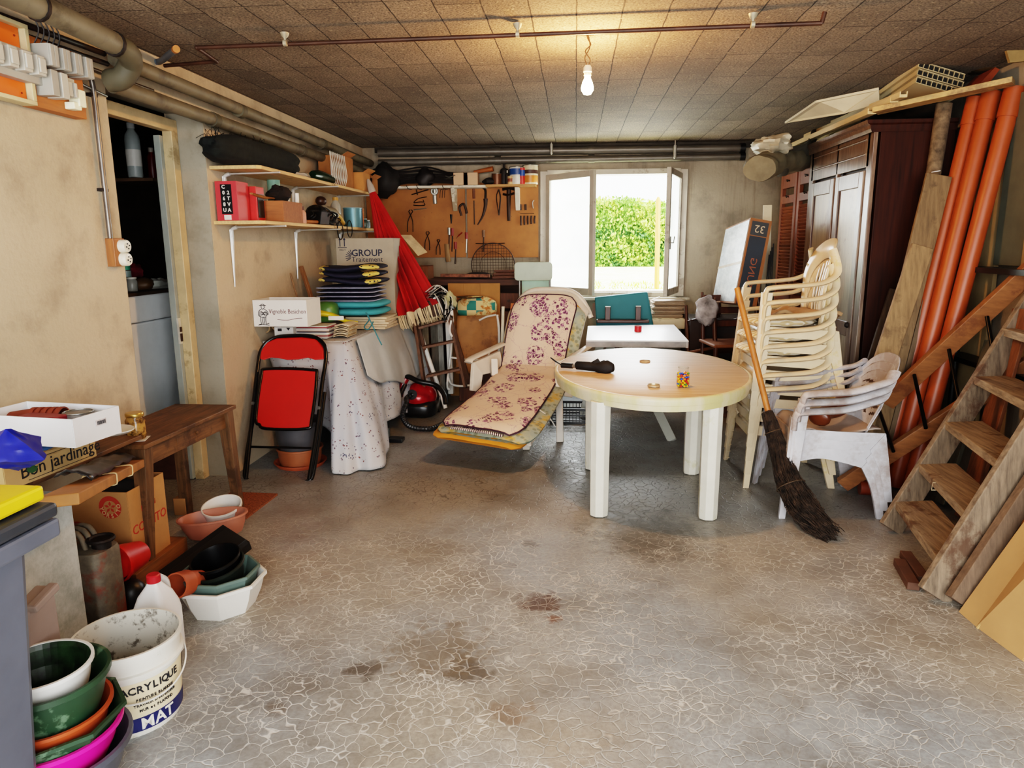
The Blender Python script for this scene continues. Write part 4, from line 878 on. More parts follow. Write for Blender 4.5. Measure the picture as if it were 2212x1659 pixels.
hemP = [V((-1.36, 6.5, .25)), V((-1.40, 6.0, .06)), V((-1.50, 5.55, .12)), V((-1.35, 4.95, .03)), V((-1.36, 4.46, .012)), V((-1.60, 4.42, .012)), V((-1.72, 4.75, .22)), V((XL+.02, 4.92, .30))]
TP, HP = smoothpath(topP, 8), smoothpath(hemP, 8); NP = len(TP)
def drape(u, v, fa=1.0):
    k = u*(NP-1); i = min(int(k), NP-2); f = k-i; a = TP[i].lerp(TP[i+1], f); h = HP[i].lerp(HP[i+1], f)
    p = a.lerp(h, v); out = (h-a); out.z = 0; out = out.normalized() if out.length > .01 else V((1, 0, 0))
    wv_ = math.sin(u*26+1.0)*.05*v+math.sin(u*47+v*2)*.026*v+.012*math.sin(u*90)*v+.02*nz((u*8, v*4, 0), 1.3)*v
    p += out*(wv_*fa+.05*math.sin(PI*v)*(1 if u > .1 else .5)); p.x = max(p.x, XL+.01); p.z = max(p.z, .008); return p
b = MB(); b.grid(drape, 150, 34); n0 = len(b.v)
b.grid(lambda u, v: (XL+.01+(CTX-XL-.01)*u, CT0+(CT1-CT0)*v, CTZ+.001+.004*nz((u*6, v*9, 0), 1)), 20, 30)
b.build('printed_tablecloth', CLO, None, 'white cloth with tiny printed flowers draped over side table to the floor', 'tablecloth', smooth=80, solid=.003)
b = MB(); b.grid(lambda u, v: drape(.0+.50*u, v*(.72-.42*u*u), .6)+V((.030, -.012, .008)), 60, 24)
b.build('plain_cloth', mat('#b6b8b6', .6, var=.05), None, 'plain pale cloth hanging over the far side of printed tablecloth', 'cloth', smooth=80, solid=.003)
Z = CTZ+.008
# wine carton on tubes and magazines
wq = oz(615, 690, Z+.09)
zc_ = Z+.115; wc = thing('wine_carton', 'open white wine carton with a drawn vintner on its side', 'carton', (-2.05, 5.02, zc_))
x0, x1 = oy(549, 690, 4.80).x, oy(663, 690, 4.80).x; cw = mat('#dedbd5', .6, var=.03); cx = (x0+x1)/2; hb = .185; dp = .27
b = MB(); carton(b, (cx, 4.8+dp/2, zc_), (x1-x0, dp, hb), .006); b.build('box', cw, wc)
# vintner drawing
DR = mat('#2a2226', .8); fy_ = 4.7955; xk = x0+.07; b = MB()
def stroke(b, pts, r=.0022): b.tube(smoothpath([(xk+px*.001, fy_, zc_+.01+pz*.001) for px, pz in pts], 3), r, 4)
for pts in (((-14, 140), (0, 148), (14, 140)), ((-24, 138), (24, 138)), ((-10, 136), (-10, 120), (0, 112), (10, 120), (10, 136)), ((-10, 112), (-28, 100), (-34, 70), (-20, 60)), ((10, 112), (30, 98), (36, 76), (18, 70)), ((-20, 100), (-22, 60), (20, 60), (20, 100)), ((-18, 60), (-20, 30), (-16, 8)), ((-2, 58), (-6, 30), (-4, 6)), ((18, 60), (16, 30), (20, 6)), ((4, 58), (6, 30), (8, 6)), ((-16, 8), (-34, 4)), ((20, 6), (40, 14)), ((-40, 0), (-10, 4), (40, 0)), ((-14, 90), (14, 86)), ((-16, 78), (16, 74)), ((-12, 68), (14, 96)), ((14, 66), (-12, 98)), ((34, 76), (24, 90), (12, 84))): stroke(b, pts)
b.build('printed_figure', DR, wc)
text('Vignoble Besichon', .044, mat('#5a2024', .7), wc, (cx+.055, fy_+.001, zc_+.105), (1, .0, 0), (.25, 0, 1), sx=.82); b = MB(); b.tube(smoothpath([(cx-.02, fy_, zc_+.05), (cx+.05, fy_, zc_+.045), (cx+.12, fy_, zc_+.058), (cx+.16, fy_, zc_+.06)], 4), .0015, 4); b.build('flourish', mat('#5a2024', .7), wc)
for k in range(4): text(('Cuvée', 'Rouge', 'Merlot', 'Syrah')[k], .024, mat('#d0704a', .6), wc, (x1+.001, 4.86, zc_+.145-k*.036), (0, 1, 0), (0, 0, 1))
KR = mat('#8f7455', .8)
for k, (px, py) in enumerate(((573, 709), (597, 704))):
    q = oy(px, py, 4.985); q.z = max(q.z, Z+.036+(.02 if k else 0)); b = MB(); R = frame(V((0, 1, 0)))
    b.lathe([(.026, .0), (.036, 0), (.036, .3), (.026, .3), (.026, .0)], q, 20, R=R); b.build('cardboard_tube', KR, None, ('left' if k == 0 else 'right')+' one of two cardboard tubes under the wine carton', 'tube', smooth=40)
sb = thing('small_carton', 'small white lettered carton under the wine carton', 'carton', (-1.9, 5.05, Z)); xa, xb = oy(592, 715, 4.975).x, oy(633, 715, 4.975).x
b = MB(); b.box(((xa+xb)/2, 5.08, Z+.045), (xb-xa, .2, .09)); b.build('box', cw, sb, bev=.002); b = MB(); b.box(((xa+xb)/2-.03, 4.979, Z+.07), (.03, .002, .02)); b.prism([((xa+xb)/2+.02, 4.979, Z+.085), ((xa+xb)/2+.05, 4.979, Z+.085), ((xa+xb)/2+.035, 4.979, Z+.065)], (0, .001, 0)); b.build('printed_marks', DR, sb)
text('Wandverband Kompl.', .012, DR, sb, ((xa+xb)/2, 4.978, Z+.03), (1, 0, 0), (0, 0, 1))
random.seed(9); MG = ['#d8d2cc', '#b9b2ac', '#8a2f38', '#cfc6b8', '#e3dfd8', '#5a5660', '#c9a890']
for k in range(11):
    b = MB(); xx = oy(640, 715, 5.1).x+.11; b.box((xx+.02+random.uniform(-.01, .01), 5.14+random.uniform(-.015, .015), Z+.004+k*.0085), (.27, .2, .008), Euler((0, 0, random.uniform(-.05, .05))).to_matrix()); b.build('magazine', mat(MG[k % 7], .6, var=.05), None, 'magazine in the pile right of the wine carton', 'magazine', 'magazines beside the wine carton', bev=.001)
for k in range(9):
    b = MB(); b.grid(lambda u, v: (-1.78+.11*u+.004*k, 5.08+.22*v-.006*k, Z+.006+k*.011+.014*math.sin(PI*u)*(1+.3*math.sin(k*2.1))), 6, 2); b.build('newspaper', mat(('#c9b08c', '#b79c78', '#d8c6a8')[k % 3], .85), None, 'folded newspaper in the leaning heap on the cloth table', 'newspaper', 'newspapers in the heap', solid=.004)
b = MB(); b.tube(smoothpath([(-1.98, 5.32, Z+.16), (-1.88, 5.36, Z+.14), (-1.76, 5.32, Z+.10), (-1.66, 5.30, Z+.095)], 5), [.05, .05, .05, .048, .046, .045, .04, .04, .036, .03, .03, .026, .022, .02, .016, .012], 12, flat=.5)
yb = b.build('yellow_bag', mat('#d8c024', .35, var=.1), None, 'folded yellow plastic packet on the magazine pile', 'bag', smooth=60)
b = MB(); b.box((-1.82, 5.285, Z+.125), (.12, .004, .03)); b.build('paper_label', WHITE, yb)
b = MB(); b.ell((-1.96, 5.42, Z+.16), (.11, .08, .08), nu=16, nv=10, fn=lambda q: 1/max(abs(q.x)**4+abs(q.y)**4+abs(q.z)**4, .2)**.25); b.build('green_bag', mat('#4f7a3c', .4, var=.12), None, 'dark green plastic bag behind the wine carton', 'bag', smooth=60)
# cushion stack
TEAL = mat('#3d929b', .8, var=.08); NV = mat('#232640', .8, var=.1)
cxs = -1.80; cys = 5.72; z = Z+.10
b = MB()
for k in range(5): b.box((cxs+.12, cys+.05, Z+.012+k*.02), (.34, .34, .018), Euler((0, 0, (k % 3-1)*.07)).to_matrix())
b.build('paper_pile', mat('#c9b496', .85, var=.15), None, 'pile of paper files under the turquoise cushion', 'papers', bev=.002)
def cush(b, c, d, n_=26):
    def fn(q): 
        m_ = max(abs(q.x)**5+abs(q.y)**5, 1e-4)**.2; return 1/max(abs(q.x)**5+abs(q.y)**5+abs(q.z)**2.2*.9, .25)**.2
    b.ell(c, (d[0]/2, d[1]/2, d[2]/2), nu=n_, nv=12, fn=fn)
for k in range(2):
    b = MB(); cush(b, (cxs, cys, Z+.145+k*.06), (.54, .47, .070)); o = b.build('turquoise_cushion', TEAL, None, ('lower' if k == 0 else 'upper')+' one of two flat turquoise cushions on the cloth table', 'cushion', 'turquoise cushions', smooth=70)
b = MB(); q = V((cxs+.16, cys-.25, Z+.15)); b.tube(smoothpath([q, q+V((.03, -.02, -.05)), q+V((-.01, -.03, -.11)), q+V((.02, -.02, -.13)), q+V((.06, -.01, -.07))], 5), .005, 6); b.tube(smoothpath([q, q+V((.06, -.06, -.08)), q+V((.11, -.10, -.17)), q+V((.15, -.12, -.24))], 5), .005, 6); b.build('tie', mat('#3c7f88', .8), o, smooth=60)
for k in range(4):
    b = MB(); cush(b, (cxs-.02, cys, Z+.238+k*.034), (.47, .44, .036)); o = b.build('navy_cushion', NV, None, 'thin navy cushion with pale piping, %s of four in the stack' % ('lowest', 'second from bottom', 'third from bottom', 'topmost')[k], 'cushion', 'thin navy cushions', smooth=70)
    b = MB(); b.tube([V((cxs-.02+p[0]*1.0, cys+p[1], Z+.238+k*.034)) for p in roundrect(.47, .44, .05)], .004, 6, closed=True); b.build('piping', mat('#8f93a8', .7), o, smooth=60)
t = NT('navy_yellow'); P = t.tc.outputs['Object']; vv = t.vor(P, 9, out='Color'); sp_ = t.n.new('ShaderNodeSeparateColor'); t.l.new(vv, sp_.inputs[0])
NY = t.out(t.mix(t.ramp(sp_.outputs[0], [(.62, 0.0), (.63, 1.0)], 'CONSTANT'), lin('#14162e'), t.mix(t.ramp(t.vor(P, 34), [(.30, 1.0), (.34, 0.0)]), lin('#dcc469'), lin('#22233a'))), .8)
for k in range(3):
    b = MB(); cush(b, (cxs+.01, cys-.01, Z+.392+k*.050), (.50+.02*(k == 0), .46, .054), 30)
    for v in b.v: v.z += .012*math.sin(v.x*12+k)*1; v.z += .008*nz(v, 9, k)
    b.build('patterned_cushion', NY, None, 'navy cushion printed in yellow, %s of three on top of the stack' % ('lowest', 'middle', 'topmost')[k], 'cushion', 'navy and yellow cushions', smooth=70)
# carton GROUP
gc = thing('archive_carton', 'pale carton lettered GROUP Traitement standing behind the cushion stack', 'carton', (-1.95, 6.45, Z)); GC = mat('#a99e8c', .75, var=.05)
gx0, gx1 = oy(728, 560, 6.2).x, oy(850, 560, 6.2).x; gz1 = oy(728, 515, 6.2).z
b = MB(); carton(b, ((gx0+gx1)/2, 6.38, Z), (gx1-gx0, .36, gz1-Z), .006); b.build('box', GC, gc)
b = MB(); q = oy(866, 508, 6.0); b.prism([oy(866, 508, 6.1), oy(888, 508, 6.1), oy(923, 545, 5.9), oy(903, 553, 5.9)], (0, .004, .002)); b.build('flap', mat('#c9b28c', .75), gc)
pt = oy(792, 547, 6.19); text('GROUP', .082, mat('#1d2340', .6), gc, V((pt.x-.0, 6.196, pt.z)), (1, 0, 0), (0, 0, 1), bold=.0012); pt = oy(788, 561, 6.19); text('Traitement', .062, mat('#1d2340', .6), gc, V((pt.x+.02, 6.196, pt.z+.001)), (1, 0, 0), (0, 0, 1))
b = MB(); q = oy(756, 556, 6.195)
for k in range(7): a = PI*.62+k*.27; b.beam(q+V((.025*math.cos(a)+.03, 0, .025*math.sin(a))), q+V((.07*math.cos(a)+.03, 0, .07*math.sin(a))), .006, .001, up=(0, 1, 0))
q = oy(739, 525, 6.195)
for s in (-1, 1): b.beam(q+V((s*.02, 0, -.03)), q+V((s*.02, 0, .03)), .008, .001, up=(0, 1, 0)); b.prism([q+V((s*.02-.013, 0, .025)), q+V((s*.02+.013, 0, .025)), q+V((s*.02, 0, .045))], (0, .001, 0))
b.box(q+V((0, 0, -.04)), (.08, .001, .006)); b.build('printed_marks', mat('#1d2340', .6), gc); text('HAUT', .022, mat('#1d2340', .6), gc, q+V((0, 0, -.06)), (1, 0, 0), (0, 0, 1))
b = MB(); b.ell(V((-1.78, 5.90, Z+.50)), (.05, .02, .10), nu=12, nv=8, fn=blobfn(2, .4)); 
plank('broom_handle', 'brown wooden stick leaning on the left wall behind the cushions', 'stick', V((-2.02, 5.52, Z)), oy(650, 575, 5.60), .028, .028, mat('#7a5232', .6, grain='z'))
plank('thin_lath', 'thin brown lath leaning on the left wall behind the wine carton', 'stick', V((-2.14, 5.5, Z)), oy(627, 590, 5.5), .012, .008, mat('#7a5a3a', .6))
# =============== closed red parasol ===============
pt = V((-1.90, 6.62, 2.07)); pb = V((-1.17, 6.25, .03)); ax = (pt-pb).normalized(); L = (pt-pb).length
pr = thing('parasol', 'closed red parasol with cream fringe leaning against the corner shelves', 'parasol', (pb.x, pb.y, 0))
b = MB(); b.tube([pb, pb+ax*(L-.05)], .020, 12); b.build('pole', mat('#dcd8d0', .35, var=.04), pr, smooth=50)
b = MB(); R = frame(-ax); b.lathe([(0, -.03), (.015, -.02), (.03, .04), (.035, .10), (.03, .11)], pt, 14, R=R); b.build('tip', mat('#b9ada0', .5), pr, smooth=50)
hem0, hem1 = oy(850, 690, 6.28), oy(930, 668, 6.28)
b = MB(); LL = 1.19
def par(u, v, ext=0):
    a = 2*PI*u; r = .030+v*.235*(1-.15*v)*(1+ext*.0); r *= 1+(.27*v+.08)*math.sin(a*16+v*2.0)+.06*math.sin(a*5+1); d = .10+v*LL
    return pt-ax*(d+ext)+R @ V((r*math.cos(a)*.75, r*math.sin(a)*.95, 0))
b.grid(par, 192, 26); b.build('canopy', mat('#b01410', .8, var=.16, scale=4), pr, smooth=60)
b = MB()
for k in range(230):
    u = k/230; p = par(u, 1.0); q = par(u+random.uniform(-.003, .003), 1.0, .11)+V((random.uniform(-.008, .008), random.uniform(-.008, .008), -.02*random.random())); b.tube([p, (p+q)/2+V((0, 0, -.005)), q], [.006, .006, .0035], 4)
b.build('fringe', mat('#d9c09a', .85, var=.12), pr, smooth=50)
# =============== left foreground ===============
OLDW = mat('#6d4c2e', .55, var=.3, grain='y', dirt='#3f2a1a', dirtamt=.35); OLDZ = mat('#6f5034', .55, var=.3, grain='z', dirt='#3f2a1a', dirtamt=.3)
OT = .63; ot = thing('old_wooden_table', 'worn dark wooden table with drawer apron against the left wall', 'table', (-2.07, 3.3, 0))
c1, c2 = oz(312, 962, OT), oz(510, 874, OT); x0 = XL+.012
b = MB(); b.prism([(x0, c1.y, OT), (c1.x, c1.y, OT), (c2.x, c2.y, OT), (x0-.0, c2.y, OT)], (0, 0, -.022)); b.build('tabletop', OLDW, ot, bev=.003)
b = MB(); b.prism([(c1.x-.03, c1.y+.04, OT-.022), (c2.x-.03, c2.y-.04, OT-.022), (c2.x-.03, c2.y-.04, OT-.115), (c1.x-.03, c1.y+.04, OT-.115)], (-.02, 0, 0)); b.box(((x0+c1.x)/2, c1.y+.05, OT-.07), (c1.x-x0-.08, .02, .09)); b.build('apron', OLDW, ot)
b = MB(); b.box((c1.x-.024, (c1.y+c2.y)/2+.05, OT-.068), (.012, .34, .075)); b.tube([(c1.x-.02, (c1.y+c2.y)/2+.05, OT-.065), (c1.x-.006, (c1.y+c2.y)/2+.05, OT-.065)], .008, 8); b.build('drawer', OLDW, ot, bev=.002)
for (px, py, cc) in ((322, 1238, c1), (517, 1104, c2)):
    q = oz(px, py)
    b = MB(); tp = V((cc.x-.045, cc.y+(.05 if cc is c1 else -.05), OT-.02)); s0, s1 = .022, .033
    b.add([q+V((sx*s0, sy_*s0, 0)) for sx, sy_ in ((-1, -1), (1, -1), (1, 1), (-1, 1))]+[tp+V((sx*s1, sy_*s1, 0)) for sx, sy_ in ((-1, -1), (1, -1), (1, 1), (-1, 1))], [(0, 3, 2, 1), (4, 5, 6, 7), (0, 1, 5, 4), (1, 2, 6, 5), (2, 3, 7, 6), (3, 0, 4, 7)]); b.build('leg', OLDZ, ot, bev=.003)
for y in (c1.y+.06, c2.y-.06): b = MB(); b.box((x0+.04, y, (OT-.02)/2), (.05, .05, OT-.02)); b.build('leg', OLDZ, ot)
# jar with amber dregs
q = oz(296, 948, OT); b = MB(); b.box(q+V((-.01, -.01, .001)), (.12, .09, .002), Euler((0, 0, .3)).to_matrix()); b.build('paper_slip', WHITE, None, 'small white paper slip under the jam jar on the table corner', 'paper')
jj = thing('preserving_jar', 'used glass preserving jar with gold lid on the wooden table corner', 'jar', q); r = .042; hh = .125
t = NT('amber_glass'); P = t.tc.outputs['Object']; AM = t.out(t.mix(t.ramp(t.noise(P, 26, 4, .7), [(.45, 0.0), (.6, .9)]), lin('#b98d4e'), lin('#3f2412')), .12, Alpha=.86)
b = MB(); b.lathe([(0, .003), (r*.9, .003), (r, .010), (r, hh*.72), (r*.82, hh*.82), (r*.82, hh*.88)], q, 28); b.build('glass_body', AM, jj, smooth=50)
b = MB(); b.lathe([(r*.90, hh*.86), (r*.93, hh*.88), (r*.93, hh*.97), (r*.86, hh), (0, hh)], q, 28); b.build('screw_lid', mat('#c9a35a', .3, .7), jj, smooth=40)
# plank wrapped in brown paper between bin and table
pl0, pl1 = oy(128, 1082, 1.80), oy(285, 1003, 2.86)
pk = thing('wrapped_plank', 'plank wrapped in brown paper and tied with cord, sloping from table to bin', 'plank', pl0)
b = MB(); b.beam(pl0, pl1, .10, .035); b.build('plank', mat('#b07840', .6, var=.18), pk, bev=.004)
b = MB(); m_ = pl0.lerp(pl1, .45); d = (pl1-pl0).normalized(); R = frame(d)
b.tube([m_+R @ V((x, y, 0)) for x, y in roundrect(.108, .043, .008, 2)], .0028, 5, closed=True); m_ = pl0.lerp(pl1, .72); b.tube([m_+R @ V((x, y, 0)) for x, y in roundrect(.108, .043, .008, 2)], .0028, 5, closed=True); b.build('cord', mat('#d8b98a', .8), pk, smooth=60)
b = MB(); b.grid(lambda u, v: pl0.lerp(pl1, .25+.72*u)+V((-.10+.13*v, 0, .035+.02*math.sin(PI*v)+.014*nz((u*6, v*3, 0), 1.5))), 20, 8); b.build('plastic_sheet', mat('#26282c', .35, var=.2), None, 'black plastic sheet bunched on the paper-wrapped plank', 'sheet', smooth=60, solid=.004)
# Bon jardinage carton: visible side runs away from the camera
bz = .70; B0, B1 = oz(14, 1062, bz), oz(208, 985, bz); Bx = B1.x; bh = .085
bj = thing('garden_carton', 'flat kraft carton printed Bon jardinage beside the white box', 'carton', (Bx-.18, (B0.y+B1.y)/2, bz))
Bd = (B1-B0).normalized(); Bn = V((-Bd.y, Bd.x, 0)); KB = mat('#b79a6c', .75, var=.06)
b = MB(); L_ = (B1-B0).length; th_ = .004; cpt = (B0+B1)/2+Bn*.14; R = Matrix((Bd, Bn, V((0, 0, 1)))).transposed(); carton(b, cpt, (L_, .28, bh), th_, R); b.build('tray', KB, bj)
fz = lambda s, z: B0+Bd*s-Bn*.003+V((0, 0, z))
text('Bon jardinage', .068, INK, bj, fz(L_*.60, bh*.50), Bd, (0, 0, 1), sx=.98*L_*.62/.42 if False else 1.0)
b = MB()
for z in (.010, bh-.010): b.beam(fz(L_*.22, z), fz(L_*.93, z), .0015, .0015)
b.beam(fz(L_*.93, .010), fz(L_*.93, bh-.010), .0015, .0015); b.build('border_lines', INK, bj)
b = MB(); lc = fz(L_*.26, .03)
for a, l_ in ((2.2, .035), (1.35, .045), (.6, .034)):
    e = Bd*math.cos(a)+V((0, 0, 1))*math.sin(a); s_ = Bd*math.cos(a+PI/2)+V((0, 0, 1))*math.sin(a+PI/2); b.prism([lc, lc+e*l_*.5+s_*l_*.24, lc+e*l_, lc+e*l_*.5-s_*l_*.24], -Bn*.001)
b.build('leaf_print', mat('#2f5a34', .7), bj)
# blue plastic bag
bb_ = oz(35, 1000, bz+.05); b = MB()
def foldbag(q): return 1/max(abs(q.x)+abs(q.y)+abs(q.z), .5)*1.15+.10*nz(q, 3, 4)
b.ell(oy(26, 972, 1.95), (.13, .08, .065), nu=24, nv=16, fn=foldbag, R=Euler((.2, .1, -.3)).to_matrix()); b.build('blue_bag', mat('#17259a', .3, var=.12), None, 'bright blue plastic bag in front of the white box', 'bag', smooth=35)
b = MB(); b.grid(lambda u, v: oz(80, 1000, bz+.07)+V((-.22+.30*u*.6, -.05+.30*u+.08*v, .01*nz((u*5, v*5, 3), 1.6))), 14, 6); b.build('blue_foil', mat('#4a74a8', .35, var=.2), None, 'light blue crumpled film lying in garden carton', 'film', smooth=40, solid=.003)
# white archive box with pots
wz = .80; q = oz(163, 968, wz); bxr = oz(262, 934, wz); bd = (bxr-q).normalized(); bn = V((-bd.y, bd.x, 0)); R = Matrix((bd, bn, V((0, 0, 1)))).transposed(); Lr = (bxr-q).length; wl = .42; bh2 = .105
wbx = thing('white_box', 'open white cardboard box full of flower pots on the left table', 'box', q+bn*.2); cpt = q+bd*Lr/2+bn*wl/2
Wm = mat('#e2e3e6', .55, var=.03); b = MB(); carton(b, cpt, (Lr, wl, bh2), .004, R); b.build('box', Wm, wbx)
b = MB(); f_ = q+bd*Lr*.45-bn*.004+V((0, 0, .065)); b.beam(f_, f_+bd*.05, .0015, .022, up=(0, 0, 1)); o = b.build('price_sticker', mat('#d8cfd0', .6), wbx)
b = MB()
for k in range(9): b.beam(f_+bd*(.006+.0045*k)-bn*.002, f_+bd*(.008+.0045*k)-bn*.002, .001, .014, up=(0, 0, 1))
b.build('barcode', INK, o)
TERR = mat('#7a3320', .6, var=.12); TER2 = mat('#a5502f', .6, var=.12)
def pots_lying(name, label, a, d_, r, n, step, m, group=None, cat='flower pots', up=.0):
    d_ = V(d_).normalized(); R = frame(d_)
    for k in range(n):
        b = MB(); c = V(a)+d_*step*k; b.lathe([(0, -.11*r/.05), (r*.70, -.11*r/.05), (r*.97, -.018), (r*1.06, -.016), (r*1.06, 0), (r*.95, 0), (r*.66, -.10*r/.05), (0, -.10*r/.05)], c, 24, R=R); b.build('flower_pot', m, None, label, 'flower pot', group, smooth=40)
pc = q+bd*Lr*.5+bn*.26+V((0, 0, .065)); pots_lying('p', 'brown plastic pot nested in the lying row inside the white box', pc-(-bn*.0)-bn*.0, (-bn*.9+bd*.25), .045, 5, .024, TERR, 'brown pots in the white box')
can('round_tin', 'round grey tin inside the white box beside the pots', q+bd*Lr*.6+bn*.10+V((0, 0, .012)), .05, .085, mat('#8a8580', .4, .4), cat='tin')
b = MB(); b.box(q+bd*Lr*.25+bn*.18+V((0, 0, .075)), (.06, .16, .05), R); b.build('red_packet', mat('#8a1f30', .4), None, 'dark red packet at the front of the white box', 'packet', bev=.004)
b = MB(); b.lathe([(0, 0), (.07, 0), (.085, .012), (.085, .016), (.07, .006), (0, .006)], oz(232, 935, OT+.10), 24, sx=1.3); b.build('white_dish', WHITE, None, 'white plastic dish poking out behind the white box', 'dish', smooth=40)
# support under the cartons: dark crate standing on the floor beside the wall
plank('support_board', 'brown board under the garden cartons between table and bin', 'board', (-2.10, 1.75, .655), (-2.10, 3.0, .645), .26, .02, OLDW)
# grey wheelie bin
GB = mat('#5a5f6c', .42, var=.08); GBD = mat('#33373e', .4, var=.12)
bzt = .93; far = oz(124, 1076, bzt); Xr, Yf_ = far.x, far.y; wbn = thing('wheelie_bin', 'tall grey wheeled rubbish bin at the left edge in front', 'bin', (Xr-.3, Yf_-.35, 0))
b = MB(); xa, xb, ya_, yb2 = Xr-.50, Xr-.055, Yf_-.62, Yf_-.05
lo_ = V((-1.335, 1.475, .0)); 
def ring(x0, x1, y0, y1, z): return [V((x0, y0, z)), V((x1, y0, z)), V((x1, y1, z)), V((x0, y1, z))]
v8 = ring(Xr-.42, Xr-.13, Yf_-.52, Yf_-.04, .03)+ring(Xr-.50, Xr-.062, Yf_-.62, Yf_-.03, bzt-.085)
b.add(v8, [(0, 3, 2, 1), (0, 1, 5, 4), (1, 2, 6, 5), (2, 3, 7, 6), (3, 0, 4, 7), (4, 5, 6, 7)]); b.build('body', GB, wbn, bev=.02)
b = MB(); b.prism(ring(Xr-.53, Xr+.0, Yf_-.65, Yf_, bzt-.09), (0, 0, .045)); b.build('rim', GB, wbn, bev=.008)
b = MB(); b.prism(ring(Xr-.54, Xr+.005, Yf_-.66, Yf_-.005, bzt-.04), (0, 0, .035)); b.build('lid', GBD, wbn, bev=.010)
for s in (Xr-.40, Xr-.16):
    b = MB(); b.tube([(s-.02, Yf_-.06, .1), (s+.02, Yf_-.06, .1)], .1, 20); b.build('wheel', BLACK, wbn, smooth=40)
YEL = mat('#e0bf1c', .4, var=.06); yq = oz(20, 1085, bzt); b = MB()
b.box(V((Xr-.12, Yf_-.22, bzt+.018)), (.20, .42, .036)); b.box(V((Xr-.20, Yf_-.16, bzt+.065)), (.14, .22, .06)); b.box(V((Xr-.20, Yf_-.10, bzt+.105)), (.15, .18, .02))
b.build('yellow_stand', YEL, None, 'yellow moulded plastic stand lying on the grey bin lid', 'stand', bev=.008)
# zinc box, jerrycan, planters
t = NT('zinc'); P = t.tc.outputs['Object']; ZN = t.out(t.ramp(t.noise(P, 7, 6, .75), [(.3, lin('#9a9e98')), (.5, lin('#bfc2be')), (.7, lin('#d4d6d3'))]), .55, .15)
zq = oz(156, 1385)+V((.09, -.02, 0)); b = MB(); b.box((zq.x-.2, zq.y-.28, .31), (.4, .56, .62)); b.tube([(zq.x+.002, zq.y-.56, .61), (zq.x+.002, zq.y, .61)], .008, 8)
b.build('zinc_tank', ZN, None, 'mottled galvanised metal tank standing behind the grey bin', 'tank', bev=.01)
b = MB(); a = [ox(60, 1318, -1.50), ox(112, 1264, -1.50), ox(118, 1275, -1.50), ox(134, 1384, -1.50), ox(64, 1412, -1.50)]; b.prism(a, (-.05, 0, 0)); 
b.beam(a[0]+V((.01, 0, 0)), a[1]+V((.01, 0, 0)), .03, .025); b.build('mauve_planter', mat('#8f7d76', .55, var=.08), None, 'greyish mauve plastic planter tipped up behind the stack of bowls', 'planter', bev=.006)
jc = thing('jerrycan', 'rusty grey-green metal jerrycan on the floor under the table', 'jerrycan', (-1.93, 2.36, 0)); t = NT('jerry'); P = t.tc.outputs['Object']
JM = t.out(t.mix(t.ramp(t.noise(P, 5, 5, .7), [(.5, 0.0), (.6, .9)]), t.ramp(t.noise(P, 14, 5, .7), [(.35, lin('#5d564c')), (.65, lin('#7a7060'))]), lin('#7a3a2a')), .7, .3)
jx, jy = oz(188, 1362).x+.0, oz(205, 1372).y+.08; jh = .35
b = MB(); rr = roundrect(.225, .16, .05, 4); prof = [(1.0, .0), (1.0, jh*.9), (.93, jh*.95), (.70, jh*.97)]
vs = []; 
for s, z in prof: vs += [V((jx+x*s, jy+y*s, z)) for x, y in rr]
n = len(rr); b.add(vs, [(i*n+k, i*n+(k+1) % n, (i+1)*n+(k+1) % n, (i+1)*n+k) for i in range(3) for k in range(n)]+[tuple(range(3*n, 4*n)), tuple(range(n))[::-1]]); b.build('body', JM, jc, smooth=40)
b = MB()
for k in (-1, 0, 1): b.tube(smoothpath([(jx-.09, jy+k*.035, jh*.95), (jx-.085, jy+k*.035, jh+.05), (jx+.0, jy+k*.035, jh+.055), (jx+.03, jy+k*.035, jh*.95)], 3), .010, 8)
b.build('carry_handle', JM, jc, smooth=50)
b = MB(); b.tube([(jx+.07, jy, jh*.93), (jx+.07, jy, jh+.02)], .035, 16); b.tube([(jx+.07+.045*math.cos(k*PI/8), jy+.045*math.sin(k*PI/8), jh+.02) for k in range(16)], .008, 6, closed=True); b.build('filler_cap', IRON, jc, smooth=40)
# wooden base board + coffee carton
b = MB(); b.box((-2.08, 2.98, .035), (.30, .42, .07)); b.build('floor_plinth', mat('#8a5a30', .7, grain='y'), None, 'orange-brown wooden block under the printed coffee carton', 'block', bev=.003)
K2 = mat('#b58352', .8, var=.08); kz = .07; kx0, kx1, ky0, ky1 = -2.235, -1.965, 2.82, 3.10
ktop = oy(200, 1062, ky0).z; kc = thing('coffee_carton', 'open kraft carton printed in red with a round emblem under the table', 'carton', ((kx0+kx1)/2, (ky0+ky1)/2, kz))
b = MB(); carton(b, ((kx0+kx1)/2, (ky0+ky1)/2, kz), (kx1-kx0, ky1-ky0, ktop-kz), .005); b.build('box', K2, kc)
RDI = mat('#b23a28', .8, var=.05); lc = oy(238, 1096, ky0-.004); lc.y = ky0-.0045; R_ = frame(V((0, -1, 0)))
b = MB(); rr_ = .052; b.lathe([(rr_*.60, 0), (rr_, 0), (rr_, .0008), (rr_*.60, .0008)], lc, 40, R=R_); b.build('emblem_ring', RDI, kc)
for k, ch in enumerate('YORSITO'):
    a = math.radians(215+k*33)-(0); a = math.radians(190+k*30); p = lc+V((rr_*.8*math.cos(a), -.001, rr_*.8*math.sin(a))); text(ch, .026, mat('#d8b384', .8), kc, p, (-math.sin(a), 0, math.cos(a)), (-math.cos(a), 0, -math.sin(a)), bold=.0006)
b = MB()
